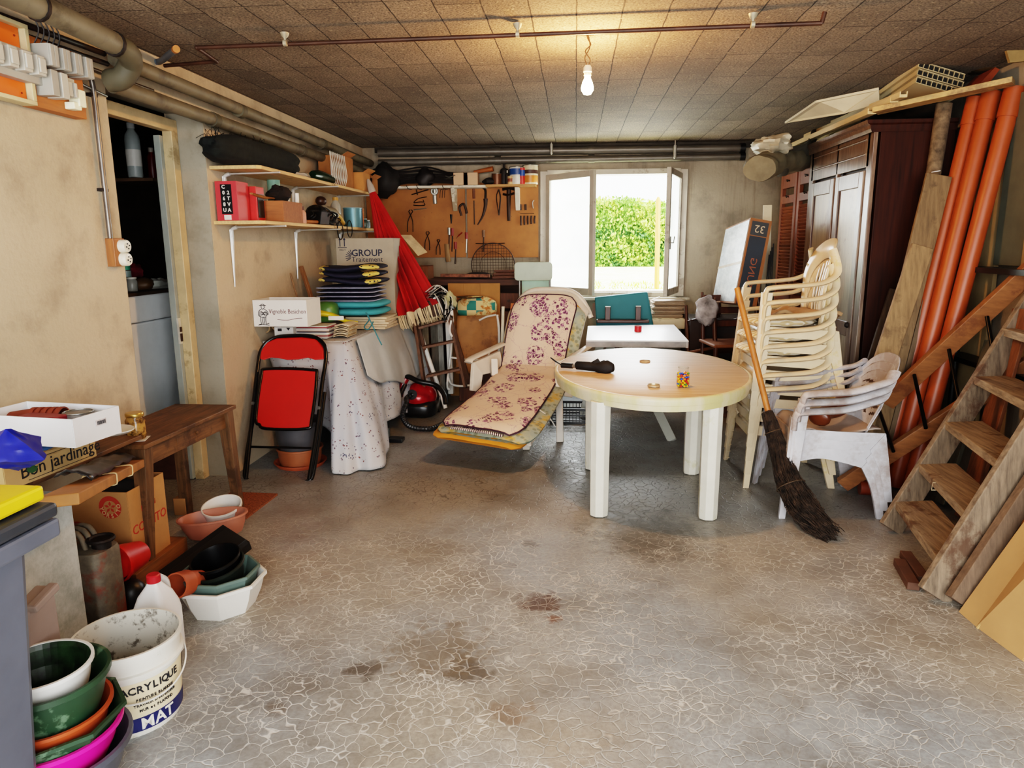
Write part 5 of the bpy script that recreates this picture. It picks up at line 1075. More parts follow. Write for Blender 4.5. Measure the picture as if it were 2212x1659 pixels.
for k in range(5): a = PI/2+k*2*PI/5; e = V((math.cos(a), 0, math.sin(a))); s_ = V((-math.sin(a), 0, math.cos(a))); b.prism([lc+e*.004, lc+e*.016+s_*.006, lc+e*.028, lc+e*.016-s_*.006], (0, -.001, 0))
b.build('emblem_star', RDI, kc)
b = MB(); oc = oy(168, 1132, ky0); oc.y = ky0-.004; b.lathe([(0, 0), (.032, 0)], oc, 28, R=R_, sx=1.0, sy=.42); b.build('brand_oval', RDI, kc); text('EXTRA EX', .012, mat('#d8b384', .8), kc, oc+V((0, -.001, 0)), (1, 0, 0), (0, 0, 1))
tq = oy(215, 1163, ky0); text('Paquets de 200g', .022, RDI, kc, V((tq.x, ky0-.004, tq.z)), (1, 0, 0), (0, 0, 1)); tq = oy(225, 1185, ky0); text('CORSITO', .042, RDI, kc, V((tq.x, ky0-.004, tq.z)), (1, 0, 0), (0, 0, 1), bold=.001)
text('CORSITO', .062, RDI, kc, (kx1+.004, (ky0+ky1)/2+.0, kz+(ktop-kz)*.48), (0, 1, 0), (0, 0, 1), bold=.0005); text('Bacoani', .036, RDI, kc, (kx1+.004, (ky0+ky1)/2, kz+(ktop-kz)*.70), (0, 1, 0), (0, 0, 1))
b = MB(); b.ell((-2.09, 2.95, ktop-.05), (.10, .10, .06), nu=16, nv=10, fn=blobfn(6, .5)); b.build('dark_rags', mat('#2a211b', .9, var=.4), None, 'dark brown rags stuffed in top of the coffee carton', 'rags', smooth=50)
# red bucket lying
rb = thing('red_bucket', 'red plastic bucket lying on its side beside the jerrycan', 'bucket', oz(275, 1262)); rc = oy(243, 1222, 2.60); rc.z = max(rc.z, .07); rd = V((-.05, -.95, .12)).normalized(); R = frame(rd)
REDB = mat('#c41f16', .4, var=.06)
b = MB(); b.lathe([(0, -.15), (.055, -.17), (.080, -.02), (.086, -.015), (.086, 0), (.078, 0), (.052, -.16), (0, -.14)], rc, 28, R=R); b.build('bucket', REDB, rb, smooth=40)
b = MB(); b.lathe([(0, -.03), (.066, -.03)], rc, 28, R=R); b.build('inner_base', mat('#e02a20', .4), rb)
b = MB(); b.ell(oy(285, 1285, 2.60), (.06, .06, .07), nu=16, nv=10); q = b.build('black_pot', BLACK, None, 'rounded shiny black pot under the table edge behind the jug', 'pot', smooth=70)
# ---------- bowls and pots pile ----------
def bowl(name, label, c, r, h, m, rb_=.7, rimw=.012, seg=40, oct_=False, inner=None, cat='bowl', ph=0, sx=1, sy=1, Rm=None):
    sg = 8 if oct_ else seg; b = MB(); c = V(c)
    pr = [(0, 0), (r*rb_, 0), (r*(rb_+(1-rb_)*.55), h*.45), (r*.96, h*.86), (r*1.0, h*.88), (r*1.03, h*.90), (r*1.03, h), (r*.97, h), (r*.93, h*.86), (r*(rb_+(1-rb_)*.5)*.95, h*.4), (r*rb_*.93, h*.05), (0, h*.05)]
    b.lathe(pr, c, sg, R=Rm, ph=PI/8+ph if oct_ else 0, sx=sx, sy=sy)
    if inner is None: return b.build(name, m, None, label, cat, smooth=35)
    root = thing(name, label, cat, c); b.build('shell', m, root, smooth=35); b2 = MB(); b2.lathe([(r*.955, h*.98), (r*.915, h*.85), (r*.84, h*.4), (r*.73, h*.07), (0, h*.07)], c, sg, R=Rm, sx=sx, sy=sy); b2.build('contents', inner, root); return root
sc_ = oz(96, 1440, .40); sx_, sy2 = sc_.x, sc_.y
GRN = mat('#26402c', .45, var=.15, dirt='#5f7a62', dirtamt=.15); 
bowl('washing_bowl', 'large dark grey plastic bowl at the bottom of the bowl stack', (sx_, sy2, 0), .182, .17, mat('#4c4e58', .35, var=.12), .62)
bowl('pink_bowl', 'bright pink plastic bowl in the bowl stack beside the bin', (sx_, sy2, .105), .165, .12, mat('#d81b8c', .4, var=.05), .7)
bowl('octagonal_planter', 'dark green octagonal planter in the bowl stack above the pink bowl', (sx_, sy2, .15), .178, .11, GRN, .7, oct_=True)
bowl('orange_bowl', 'orange-brown plant saucer in the middle of the bowl stack', (sx_, sy2, .19), .146, .09, mat('#a84a26', .4, var=.08), .8)
bowl('green_bowl', 'deep dark green flower bowl near the top of the bowl stack', (sx_, sy2, .225), .150, .155, GRN, .68)
bowl('white_rimmed_pot', 'white round pot, topmost in the bowl stack, dark green inside', (sx_-.008, sy2-.004, .305), .122, .105, mat('#dddcd8', .4, var=.05), .8, inner=mat('#20361f', .4, var=.6, scale=30))
# paint bucket
pc = oz(272, 1368, .285); pbk = thing('paint_bucket', 'large white paint bucket labelled MAT with dirty inside', 'bucket', (pc.x, pc.y, 0)); pr_, ph_ = .158, .285
PW = mat('#dfdcd3', .4, var=.04, dirt='#b9b09a', dirtamt=.15)
t = NT('bucket_inside'); P = t.tc.outputs['Object']; PIN = t.out(t.mix(t.ramp(t.noise(P, 22, 5, .75), [(.52, 0.0), (.64, .85)]), lin('#c8c6bd'), lin('#4a4036')), .6)
b = MB(); b.lathe([(0, 0), (pr_*.86, 0), (pr_*.88, .008), (pr_*.965, ph_*.72), (pr_*1.03, ph_*.73), (pr_*1.03, ph_*.76), (pr_*.97, ph_*.77), (pr_*.985, ph_*.95), (pr_*1.03, ph_*.955), (pr_*1.03, ph_), (pr_*.98, ph_)], (pc.x, pc.y, 0), 56); b.build('shell', PW, pbk, smooth=40)
b = MB(); b.lathe([(pr_*.98, ph_), (pr_*.95, ph_*.9), (pr_*.86, .03), (0, .03)], (pc.x, pc.y, 0), 56); b.build('inside', PIN, pbk, smooth=40)
b = MB(); b.lathe([(0, ph_*.36), (pr_*.6, ph_*.38), (pr_*.89, ph_*.35)], (pc.x, pc.y, 0), 40); b.build('debris', mat('#5f5142', .9, var=.5, scale=40), pbk, smooth=40)
b = MB(); b.tube([V((pc.x+pr_*1.05*math.cos(a), pc.y+pr_*1.05*math.sin(a), ph_*.74-.085*math.sin((a+2.25)/3.2*PI if 0 <= (a+2.25)/3.2 <= 1 else 0))) for a in [-2.25+3.2*i/24 for i in range(25)]], .003, 6); b.build('handle', WHITE, pbk, smooth=60)
def wrap_text(s, size, m, zc, ac, track=1.0):
    ws = {'I': .35, ' ': .4, "'": .25, 'M': .95, 'W': 1.0}
    tot = sum(ws.get(c, .68) for c in s)*size*track; a = ac-tot/2/pr_
    rr = pr_*.90+pr_*.075*zc/(ph_*.72)+.0022
    for c in s:
        w_ = ws.get(c, .68)*size*track; a += w_/2/pr_
        if c != ' ': text(c, size, m, pbk, (pc.x+rr*math.cos(a), pc.y+rr*math.sin(a), zc), (-math.sin(a), math.cos(a), 0), (0, 0, 1), bold=size*.02)
        a += w_/2/pr_
def wrap_band(b, z0, z1, a0, a1, rr, n=24): b.grid(lambda u, v: (pc.x+(rr+pr_*.075*((z0+(z1-z0)*v)/(ph_*.72)))*math.cos(a0+(a1-a0)*u), pc.y+(rr+pr_*.075*((z0+(z1-z0)*v)/(ph_*.72)))*math.sin(a0+(a1-a0)*u), z0+(z1-z0)*v), n, 3)
ac = math.atan2(-pc.y, -pc.x)+.48; NVY = mat('#1b1f56', .5)
b = MB(); wrap_band(b, .02, .19, ac-1.25, ac+1.0, pr_*.895); b.build('cream_label', mat('#e2d2b0', .55, var=.04), pbk, smooth=60)
b = MB(); wrap_band(b, .02, .068, ac-1.25, ac+1.0, pr_*.902); b.build('blue_band', NVY, pbk, smooth=60)
b = MB(); wrap_band(b, .10, .19, ac+.88, ac+1.15, pr_*.902, 6); b.build('dark_panel', mat('#1e1c30', .5), pbk, smooth=60)
wrap_text('MAT', .052, WHITE, .044, ac-.05, 1.0); wrap_text('PEINTURE BLANCHE', .0125, INK, .130, ac-.05); wrap_text("TRAVAUX D'INTERIEUR", .0125, INK, .111, ac-.05); wrap_text('MUR et PLAFOND', .0125, INK, .092, ac-.05); wrap_text('ACRYLIQUE', .034, INK, .165, ac-.1)
# plastic jug
jq = oz(350, 1412); jg = thing('plastic_jug', 'white plastic milk jug with red cap behind the paint bucket', 'jug', jq); JP = mat('#e0e0e2', .35, var=.03)
b = MB(); prof = [(.0, 0), (.95, .002), (1, .02), (1, .17), (.93, .20), (.70, .245), (.36, .28), (.28, .29), (.28, .30)]; rr = roundrect(.14, .14, .035, 4); n = len(rr); vs = []
for s, z in prof: vs += [jq+V((x*s, y*s, z)) for x, y in rr]
b.add(vs, [(i*n+k, i*n+(k+1) % n, (i+1)*n+(k+1) % n, (i+1)*n+k) for i in range(len(prof)-1) for k in range(n)]+[tuple((len(prof)-1)*n+k for k in range(n))]); b.build('body', JP, jg, smooth=50)
b = MB(); b.tube(smoothpath([jq+V((-.01, .05, .285)), jq+V((-.01, .085, .25)), jq+V((-.01, .09, .18)), jq+V((-.01, .07, .14))], 4), .014, 8); b.build('handle', JP, jg, smooth=60)
b = MB(); b.lathe([(.024, .292), (.024, .318), (.020, .322), (0, .322)], jq, 20); b.build('cap', mat('#b8202a', .4), jg, smooth=40)
# white and green octagonal planters with black pots
wp = oz(482, 1325, .0); wpc = V((wp.x-.03, wp.y+.06, 0))
bowl('octagonal_planter', 'white octagonal plastic planter on the floor under the black pots', wpc, .18, .135, mat('#e0ddd6', .4, var=.03), .72, oct_=True)
bowl('octagonal_planter', 'grey-green octagonal planter sitting inside the white octagonal one', wpc+V((-.005, .005, .045)), .158, .12, mat('#5f726c', .45, var=.1), .75, oct_=True)
Rt = Euler((.22, -.10, 0)).to_matrix()
bowl('black_pot', 'wide black round pot with green rim resting in the octagonal planters', wpc+V((-.0, .02, .075)), .112, .125, mat('#1c211c', .35, var=.1), .7, Rm=Rt, cat='pot')
bowl('black_pot', 'glossy black round pot nested in the wider black pot', wpc+V((-.005, .025, .105)), .098, .12, mat('#0b0c0d', .25), .75, Rm=Rt, cat='pot')
q = oy(398, 1260, 2.50); q.z = max(q.z, .10); pots_lying('p', 'terracotta plastic pot in the lying stack between jug and black pots', q, (-.1, -.9, .25), .048, 5, .013, TER2, 'terracotta pots by the jug')
b = MB(); b.box((-1.66, 2.88, .10), (.20, .34, .05), Euler((.35, .2, -.5)).to_matrix()); b.box((-1.60, 2.80, .15), (.16, .30, .03), Euler((.4, .1, -.6)).to_matrix()); b.build('seed_tray', mat('#141516', .5, var=.2), None, 'black plastic seed trays tipped behind the terracotta pots', 'tray', bev=.003)
# salmon oval planter and white pot behind, doormat
q = oz(458, 1172); b = MB()
SAL = mat('#b0705a', .5, var=.08); pcn = oz(455, 1180)+V((0, .06, 0)); Rt = Euler((.0, -.10, .12)).to_matrix()
bowl('oval_planter', 'salmon-coloured oval planter behind the black pots', pcn+V((0, .0, .045)), .175, .10, SAL, .78, sx=1.0, sy=.62, Rm=Rt, cat='planter')
bowl('white_pot', 'white round pot leaning behind the salmon oval planter', pcn+V((-.02, .15, .035)), .10, .12, WHITE, .8, Rm=Euler((.25, .0, 0)).to_matrix(), cat='pot')
b = MB(); b.box(oz(395, 1110)+V((0, .0, .05)), (.07, .05, .10)); b.build('small_carton', K2, None, 'small brown carton behind the salmon planter', 'carton', bev=.002)
t = NT('coir'); P = t.tc.outputs['Object']; t.bump(t.noise(P, 220, 3), .6, .01); COIR = t.out(t.ramp(t.noise(P, 90, 3, .7), [(.3, lin('#5d2f1a')), (.6, lin('#9a5a36'))]), .95)
m0 = [oz(600, 1070), oz(532, 1122), oz(430, 1115), oz(500, 1066)]; b = MB(); b.prism(m0, (0, 0, .012)); b.build('doormat', COIR, None, 'rusty brown coir doormat on the floor behind the table leg', 'mat')
# =============== red folding chair leaning on the table ===============
fc = thing('folding_chair', 'folded red padded chair with black tube frame leaning against the cloth table', 'chair', (-1.88, 4.28, 0))
RD = mat('#b31a12', .5, var=.05); BT = mat('#0d0c0c', .25, var=.05)
def pf(px, py):     # leaning plane of the folded chair: foot near Y 4.25, top near 4.75
    f = max(0, (1045-py)/320.0); return oy(px, py, 4.24+.50*f)
def pfo(px, py, o): p = pf(px, py); n = (p-CO).normalized(); return p-n*o
out = [pf(560, 790), pf(565, 755), pf(590, 731), pf(630, 725), pf(675, 727), pf(700, 745), pf(704, 775), pf(696, 830), pf(686, 920), pf(668, 1035)]
b = MB(); b.tube(smoothpath([pf(531, 1035), pf(545, 900), pf(556, 800)]+out[1:], 5), .014, 10); b.build('back_frame', BT, fc, smooth=60)
lg = [pf(562, 800), pf(548, 870), pf(533, 950), pf(524, 1015), pf(524, 1035), pf(535, 1043), pf(580, 1045), pf(640, 1046), pf(662, 1043), pf(672, 1025), pf(684, 950), pf(697, 850)]
lg = [p+V((0, .04, 0)) for p in lg]; b = MB(); b.tube(smoothpath(lg, 5), .014, 10); b.build('leg_frame', BT, fc, smooth=60)
b = MB(); b.tube([pf(538, 965), pf(672, 968)], .008, 8); b.build('crossbar', BT, fc, smooth=60)
b = MB(); P2 = [(561, 776), (563, 757), (575, 740), (597, 731), (650, 729), (682, 733), (697, 752), (699, 777), (680, 778), (665, 773), (645, 777), (620, 778), (600, 774), (585, 773), (570, 778)]
b.prism([pfo(*p, .012) for p in P2], V((0, .03, 0))); b.build('backrest', RD, fc, bev=.008)
S = [(560, 905), (563, 800), (575, 796), (668, 800), (685, 812), (686, 830), (668, 918), (655, 927), (572, 925), (558, 917)]; S = [(560, 917), (553, 903), (565, 812), (577, 797), (672, 799), (684, 812), (673, 908), (660, 926), (575, 926)]
S = smoothpath([pfo(*p, .035) for p in S]+[pfo(S[0][0], S[0][1], .035)], 4)[:-1]; b = MB(); b.prism(S, V((0, .03, 0))); b.build('seat', RD, fc, bev=.008)
b = MB(); b.tube(S, .011, 8, closed=True); b.build('seat_rim', BT, fc, smooth=60)
for s in ((548, 870), (690, 880)): b = MB(); b.tube([pf(*s), pf(*s)+V((0, -.02, 0))], .012, 8); b.build('hinge', STEEL, fc, smooth=50)
bowl('terracotta_saucer', 'terracotta saucer under the pots behind the red folding chair', oz(638, 1012)+V((0, .10, 0)), .175, .03, TER2, .9, cat='saucer'); q = oz(638, 1012)+V((0, .10, .012))
bowl('terracotta_pot', 'wide terracotta pot standing on its saucer behind the red chair', q, .155, .12, mat('#9c5a36', .6, var=.12), .86, cat='pot')
bowl('grey_tub', 'dark grey plastic tub stacked in the terracotta pot', q+V((0, 0, .09)), .165, .22, mat('#4e4d50', .45, var=.12), .78, cat='tub')
b = MB(); b.ell(V((-1.62, 5.35, .18)), (.10, .16, .17), nu=18, nv=12, fn=blobfn(12, .35)); b.build('dark_bag', mat('#22201f', .5, var=.4), None, 'dark plastic sack under the cloth table behind the red chair', 'sack', smooth=50)
# =============== vacuum cleaner ===============
vc = V((-1.36, 5.72, 0)); VR = mat('#a01420', .2, .2, var=.06); VB = mat('#121214', .3); vt = thing('vacuum_cleaner', 'dark red and black canister vacuum cleaner with ribbed hose on the floor', 'vacuum cleaner', vc)
vc = oz(901, 902)+V((0, .14, 0))
b = MB(); b.ell(vc+V((0, 0, .075)), (.165, .20, .08), nu=24, nv=12, fn=lambda q: 1/max(abs(q.x)**4+abs(q.y)**4+abs(q.z)**4, .25)**.25); b.build('base', VB, vt, smooth=60)
b = MB(); b.ell(vc+V((0, -.01, .165)), (.155, .18, .13), nu=28, nv=16); b.build('body', VR, vt, smooth=80)
b = MB(); b.ell(vc+V((.01, -.165, .12)), (.045, .02, .02), nu=16, nv=8); b.build('silver_button', STEEL, vt, smooth=70)
b = MB(); b.tube([vc+V((-.03, -.13, .20)), vc+V((-.03, -.18, .215))], .045, 16); o = b.build('hose_port', VB, vt, smooth=50)
for s in (-1, 1): b = MB(); b.tube([vc+V((s*.135, .08, .075)), vc+V((s*.165, .08, .075))], .075, 20); b.build('wheel', VB, vt, smooth=40)
hp = smoothpath([vc+V((-.03, -.17, .215)), vc+V((-.06, -.24, .20)), oy(878, 870, 5.6), oy(870, 900, 5.55), oy(888, 922, 5.5), oz(930, 926, .025), oz(958, 915, .03)], 14)
b = MB(); b.tube(hp, [.020+.003*(i % 2) for i in range(len(hp))], 10); b.build('hose', mat('#1d1e20', .4), vt, smooth=20)
b = MB(); b.tube(smoothpath([oy(868, 832, 5.9), oy(880, 814, 5.9), oy(905, 824, 5.85), oy(940, 832, 5.85), oy(958, 850, 5.8), oy(963, 872, 5.75)], 6), .022, 10); b.build('handle_tube', VB, vt, smooth=60)
b = MB(); b.tube(smoothpath([oy(863, 856, 5.85), oy(868, 835, 5.88), oy(877, 818, 5.9)], 4), [.03]*9, 10); b.build('grip', mat('#7a1018', .3), vt, smooth=60)
b = MB(); b.tube([oy(875, 830, 5.88), oy(856, 872, 5.78), oy(848, 900, 5.65)], [.022, .018, .022], 10); b.build('wand', mat('#26262a', .3, .4), vt, smooth=50)
vn = oz(835, 955); b = MB(); b.prism([vn+V((-.14, -.02, 0)), vn+V((.13, -.02, 0)), vn+V((.13, .07, 0)), vn+V((-.14, .09, 0))], (0, 0, .03)); b.tube([vn+V((0, .03, .02)), vn+V((-.02, .10, .08))], .022, 10); b.build('floor_nozzle', VB, None, 'black vacuum floor nozzle lying by the tablecloth hem', 'nozzle', bev=.006)
# =============== back wall: pipes, pegboard, shelf, tools ===============
PG = mat('#5f5a52', .4, .3, var=.12)
for (y0, y1, r, lb) in ((331, 320, .040, 'upper of the two long grey pipes under the ceiling on the back wall'), (352, 338, .034, 'lower of the two long grey pipes above the window')):
    a, b_ = oy(806, y0, 7.54), oy(1598, y1, 7.54); a.y = b_.y = 7.54; a.x = -2.05; P = [a, b_]; q = pipe('grey_pipe', lb, P, r, PG, joints=[(a.lerp(b_, .34), (1, 0, 0)), (a.lerp(b_, .60), (1, 0, 0))], jm=PG)
    b = MB(); b.tube([b_, b_+V((.05, 0, 0))], r*1.15, 14); b.build('end_cap', BLACK, q, smooth=40)
plank('dark_beam', 'dark timber strip between ceiling and the grey pipes at the back', 'beam', V((-2.1, 7.60, 2.475)), V((2.2, 7.60, 2.46)), .03, .06, mat('#3a342c', .8), up=(0, 0, 1))
for px, py, L_ in ((1191, 322, .06), (1458, 325, .10)):
    p = oy(px, py, 7.46); b = MB(); b.tube([p+V((0, 0, .05)), p+V((0, 0, -L_*.6))], .016, 12); b.ell(p+V((0, 0, -L_*.6)), (.016, .016, .02)); b.tube([p+V((0, 0, .0)), V((p.x, p.y, ZC-.005))], .006, 8)
    b.build('pipe_hanger', mat('#a8a49a', .4, .4), None, ('left' if px < 1300 else 'right')+' one of two grey rounded hangers holding the back pipes', 'hanger', smooth=50)
def kk(zx, zy): return 780+zx/5.027, 290+zy/5.027
PY = YB-.025
pgm = NT('hardboard'); P = pgm.tc.outputs['Object']; c = pgm.ramp(pgm.noise(P, 3, 4, .6), [(.3, lin('#865429')), (.7, lin('#a56c36'))]); c = pgm.mix(pgm.ramp(pgm.vor(P, 14), [(.035, 1.0), (.05, 0.0)]), c, lin('#4a2c12')); PGM = pgm.out(c, .7)
for (x0_, x1_, lb) in ((790, 1007, 'left orange-brown hardboard tool panel on the back wall'), (1008, 1163, 'right orange-brown hardboard tool panel beside the window')):
    a, b_ = oy(x0_, 395, PY), oy(x1_, 556, PY); b = MB(); b.box(((a.x+b_.x)/2, PY, (a.z+b_.z)/2), (b_.x-a.x, .02, a.z-b_.z)); b.build('hardboard_sheet', PGM, None, lb, 'panel', bev=.002)
TI = mat('#3a2a20', .55, .5, var=.2); TS = mat('#a8a69c', .35, .7, var=.1); TW = mat('#9a5f34', .6, var=.1); TD = mat('#1e1713', .7); TRD = mat('#8a2418', .5)
def sk_(name, label, parts, cat='tool', group=None, Y=PY-.022):
    c = [p for pl_ in parts for p in pl_[0]]; cx = sum(p[0] for p in c)/len(c); cy = sum(p[1] for p in c)/len(c); o0 = oy(*kk(cx, cy), Y)
    root = thing(name, label, cat, o0, group=group)
    for pl_ in parts:
        pts = [oy(*kk(*p), Y-(pl_[4] if len(pl_) > 4 else 0)) for p in pl_[0]]; b = MB(); sm = smoothpath(pts, 4) if len(pts) > 2 else pts; r = pl_[1]
        if isinstance(r, tuple): r = [r[0]+(r[1]-r[0])*i/(len(sm)-1) for i in range(len(sm))]
        b.tube(sm, r, 8, flat=.6); b.build(pl_[2], pl_[3], root, smooth=50)
    return root
def pincer(x, y, s, lb, m=TI):
    return sk_('pincers', lb, [([(x-6*s, y), (x-20*s, y+20*s), (x-6*s, y+45*s), (x+22*s, y+130*s), (x+26*s, y+240*s)], .008, 'jaw_arm', m), ([(x+6*s, y), (x+22*s, y+20*s), (x+6*s, y+45*s), (x-30*s, y+130*s), (x-34*s, y+240*s)], .008, 'jaw_arm', m, .006)])
pincer(538, 820, 1, 'long rusty pincers hanging left on the tool panel'); pincer(722, 1055, .85, 'dark pincers hanging near the middle bottom of the panel'); pincer(840, 1140, .70, 'smallest dark pliers hanging low on the tool panel')
sk_('hacksaw_frame', 'rusty pistol-shaped pruning tool at the top left of the panel', [([(550, 655), (640, 628), (730, 600)], .010, 'blade', TI), ([(600, 600), (612, 660)], .007, 'grip', TI)])
sk_('bent_key', 'crank-shaped rusty spanner under the pruning tool', [([(570, 740), (620, 700), (712, 680)], .008, 'shank', TI)])
sk_('clamp', 'small rusty clamp on the left tool panel', [([(575, 745), (640, 735), (680, 735), (672, 712)], .008, 'frame', TI)]); sk_('clamp', 'second small rusty clamp right above the bright spanner', [([(570, 770), (630, 775), (690, 770), (684, 745)], .008, 'frame', TI)])
sk_('open_spanner', 'bright open spanner lying crosswise on the left panel', [([(575, 822), (620, 815), (710, 805)], (.013, .006), 'shank', TS)])
ch = sk_('bicycle_spanner', 'big silver multi-hole spanner hanging under the white shelf', [([(797, 600), (800, 680), (805, 755)], .022, 'shank', TS)])
b = MB(); o0 = oy(*kk(797, 620), PY-.04); b.tube([o0+V((.03*math.cos(a*PI/10), 0, .03*math.sin(a*PI/10))) for a in range(20)], .012, 6, closed=True); b.build('ring_head', TS, ch, smooth=50)
for k in range(3): sk_('hex_key', 'thin hex key, one of three hanging right of the silver spanner', [([(855+k*25, 690), (862+k*24, 610), (885+k*20, 600)], .003, 'rod', TI)], group='hex keys')
sk_('horseshoe', 'dark iron horseshoe hanging on the tool panel', [([(1090, 885), (1068, 800), (1090, 765), (1120, 765), (1150, 860)], .012, 'arc', TI)])
sk_('long_file', 'long thin file with wooden handle hanging beside horseshoe', [([(1222, 585), (1225, 700)], .014, 'handle', mat('#6a3a1e', .6)), ([(1226, 720), (1231, 980)], .006, 'blade', TI)])
sk_('billhook', 'large dark curved sickle blade hanging on the right panel', [([(1325, 580), (1350, 610), (1350, 700)], .020, 'handle', TD), ([(1352, 700), (1350, 780), (1320, 890), (1265, 985)], (.024, .005), 'blade', TI)])
sk_('long_loop_shears', 'narrow loop-handled shears hanging right of sickle', [([(1490, 600), (1470, 680), (1482, 780), (1495, 880)], .008, 'loop', TI), ([(1494, 600), (1512, 680), (1505, 790), (1497, 880)], .008, 'loop', TI)])
sk_('vice_hammer', 'heavy dark iron clamp hammer hanging right on panel', [([(1535, 600), (1610, 590), (1680, 600)], .022, 'head', TI), ([(1540, 650), (1600, 660), (1660, 640)], .020, 'jaw', TI), ([(1605, 600), (1602, 780), (1605, 940)], (.024, .016), 'shaft', TI)])
for k in range(2): sk_('small_bit', 'short grey socket bit, one of two above the small spanners', [([(1730+k*55, 760), (1732+k*55, 825)], .012, 'bit', TI)], group='socket bits')
sk_('bent_spanner', 'small grey bent spanner at the panel right edge', [([(1880, 715), (1862, 740), (1868, 805)], .008, 'shank', TS)])
sk_('tool_rail', 'thin dark rail holding the five small spanners', [([(1728, 858), (1880, 858)], .004, 'rail', TI)])
for k in range(5): sk_('ring_spanner', 'small ring spanner hanging from thin rail, number %s from the left' % ('one', 'two', 'three', 'four', 'five')[k], [([(1735+k*38, 885), (1735+k*37, 930), (1737+k*37, 990-5*k)], .009, 'shank', TI)], group='ring spanners on the rail')
sk_('dark_chisel', 'short dark wood chisel hanging in the panel middle', [([(978, 870), (980, 970)], (.014, .006), 'body', TD)])
for x, y, l_, lb, hm in ((955, 1015, 140, 'chisel with white-flecked wooden handle, leftmost of the middle row', TS), (990, 1020, 150, 'red-handled screwdriver beside the white-flecked chisel', TRD), (1143, 1065, 130, 'chisel with dark red handle and bright blade', TRD), (1025, 1170, 140, 'dark red screwdriver hanging low left of the bright chisel', TRD), (1328, 1040, 140, 'mallet-handled tool above the wire rack', mat('#7a5a40', .6))):
    sk_('hand_tool', lb, [([(x, y), (x+2, y+l_*.55)], .016, 'handle', hm), ([(x+3, y+l_*.5), (x-2, y+l_*1.7)], .007, 'blade', TI if x != 1143 else TS)])
sk_('short_screwdriver', 'short slanting red screwdriver in the panel middle', [([(1098, 1065), (1050, 1110)], .010, 'handle', TRD), ([(1050, 1110), (1032, 1135)], .003, 'blade', TI)])
sk_('wooden_float', 'pale wooden bat hanging at the bottom edge of panel', [([(930, 1190), (935, 1280), (950, 1385)], .026, 'blade', mat('#8a6a44', .7, grain='z'))])
sk_('saw_blade', 'toothed dark saw blade fixed flat below the sickle', [([(1245, 1185), (1400, 1190), (1560, 1182)], .008, 'blade', TI)])
# wire rack: round
c = oy(1065, 573, 7.40); b = MB(); R0 = .225
b.tube([c+V((R0*math.cos(a*PI/20), 0, R0*math.sin(a*PI/20))) for a in range(40)], .005, 6, closed=True); b.tube([c+V((R0*.6*math.cos(a*PI/20), 0, R0*.6*math.sin(a*PI/20))) for a in range(40)], .0025, 5, closed=True)
for k in range(15):
    x = -.2+k*.0286; h_ = math.sqrt(max(0, R0*R0-x*x)); b.tube([c+V((x, 0, -h_)), c+V((x, 0, h_))], .0018, 4); b.tube([c+V((-h_, .002, x)), c+V((h_, .002, x))], .0018, 4)
b.build('round_grill', TI, None, 'large round wire mesh rack leaning under the tool panel', 'rack')
# white shelf on the panel
ws = thing('panel_shelf', 'white painted shelf above the tool panel left of the window', 'shelf', (-1.2, 7.54, 2.08)); WP = mat('#cfc7b4', .5, var=.08, dirt='#8a7a60', dirtamt=.2)
zz = oy(1000, 400, 7.45).z; xa, xm, xb = oy(850, 402, 7.5).x, oy(1050, 400, 7.5).x, oy(1158, 397, 7.5).x
b = MB(); b.box(((xa+xm)/2, 7.54, zz-.012), (xm-xa, .19, .024)); b.build('board', WP, ws, bev=.002)
b = MB(); b.box(((xm+xb)/2, 7.54, zz-.008), (xb-xm, .19, .024)); b.build('board', mat('#b78850', .6, grain='x'), ws, bev=.002, plabel='bare wooden shelf board')
for px in (982, 1118):
    x = oy(px, 420, 7.6).x; b = MB(); b.prism([(x-.02, 7.62, zz-.025), (x-.02, 7.47, zz-.025), (x-.02, 7.50, zz-.07), (x-.02, 7.60, zz-.25), (x-.02, 7.62, zz-.25)], (.045, 0, 0)); b.build('bracket', WP, ws, bev=.002)
zz += .002
def sx_at(zx): return oy(*kk(zx, 500), 7.5).x
for k in range(2): x = sx_at(1090+k*108); b = MB(); b.box((x, 7.50, zz+.06), (.145, .12, .12)); b.prism([(x-.07, 7.4395, zz+.11), (x+.07, 7.4395, zz+.11), (x+.07, 7.4395, zz+.105), (x-.07, 7.4395, zz+.105)], (0, .001, 0)); b.build('small_box', mat('#c9a887', .75, var=.04), None, ('left' if k == 0 else 'right')+' one of two small beige boxes on white panel shelf', 'box', bev=.002)
x = sx_at(1330); b = MB(); b.tube([(x-.10, 7.52, zz+.13), (x+.10, 7.50, zz+.16)], [.018, .026], 12); b.build('turned_stick', mat('#a05a28', .5, grain='x'), None, 'orange-brown turned wooden stick lying behind the beige boxes', 'stick', smooth=50)
can('brown_can', 'brown round tin on panel shelf left of the oil cans', (sx_at(1475), 7.52, zz), .055, .11, mat('#6a4228', .4, .3), cat='tin')
b = MB(); b.ell((sx_at(1390), 7.50, zz+.035), (.07, .05, .035), nu=14, nv=8, fn=blobfn(3, .3)); b.build('dark_lump', TD, None, 'dark shapeless rag on the panel shelf', 'rag', smooth=50)
bottle('oil_can', 'dark oil can with pointed spout on panel shelf', (sx_at(1552), 7.53, zz), .045, .20, TD, TD, .25, .2, cat='oil can')
bottle('small_oil_bottle', 'small dark bottle beside pointed oil can', (sx_at(1590), 7.48, zz), .022, .13, TD, TS, .4, .2)
can('tiny_cream_can', 'tiny cream tin in front of the blue and white paint can', (sx_at(1628), 7.46, zz), .032, .08, mat('#c9a878', .5), band=[(.3, .7, mat('#8a4a30', .5))], cat='tin')
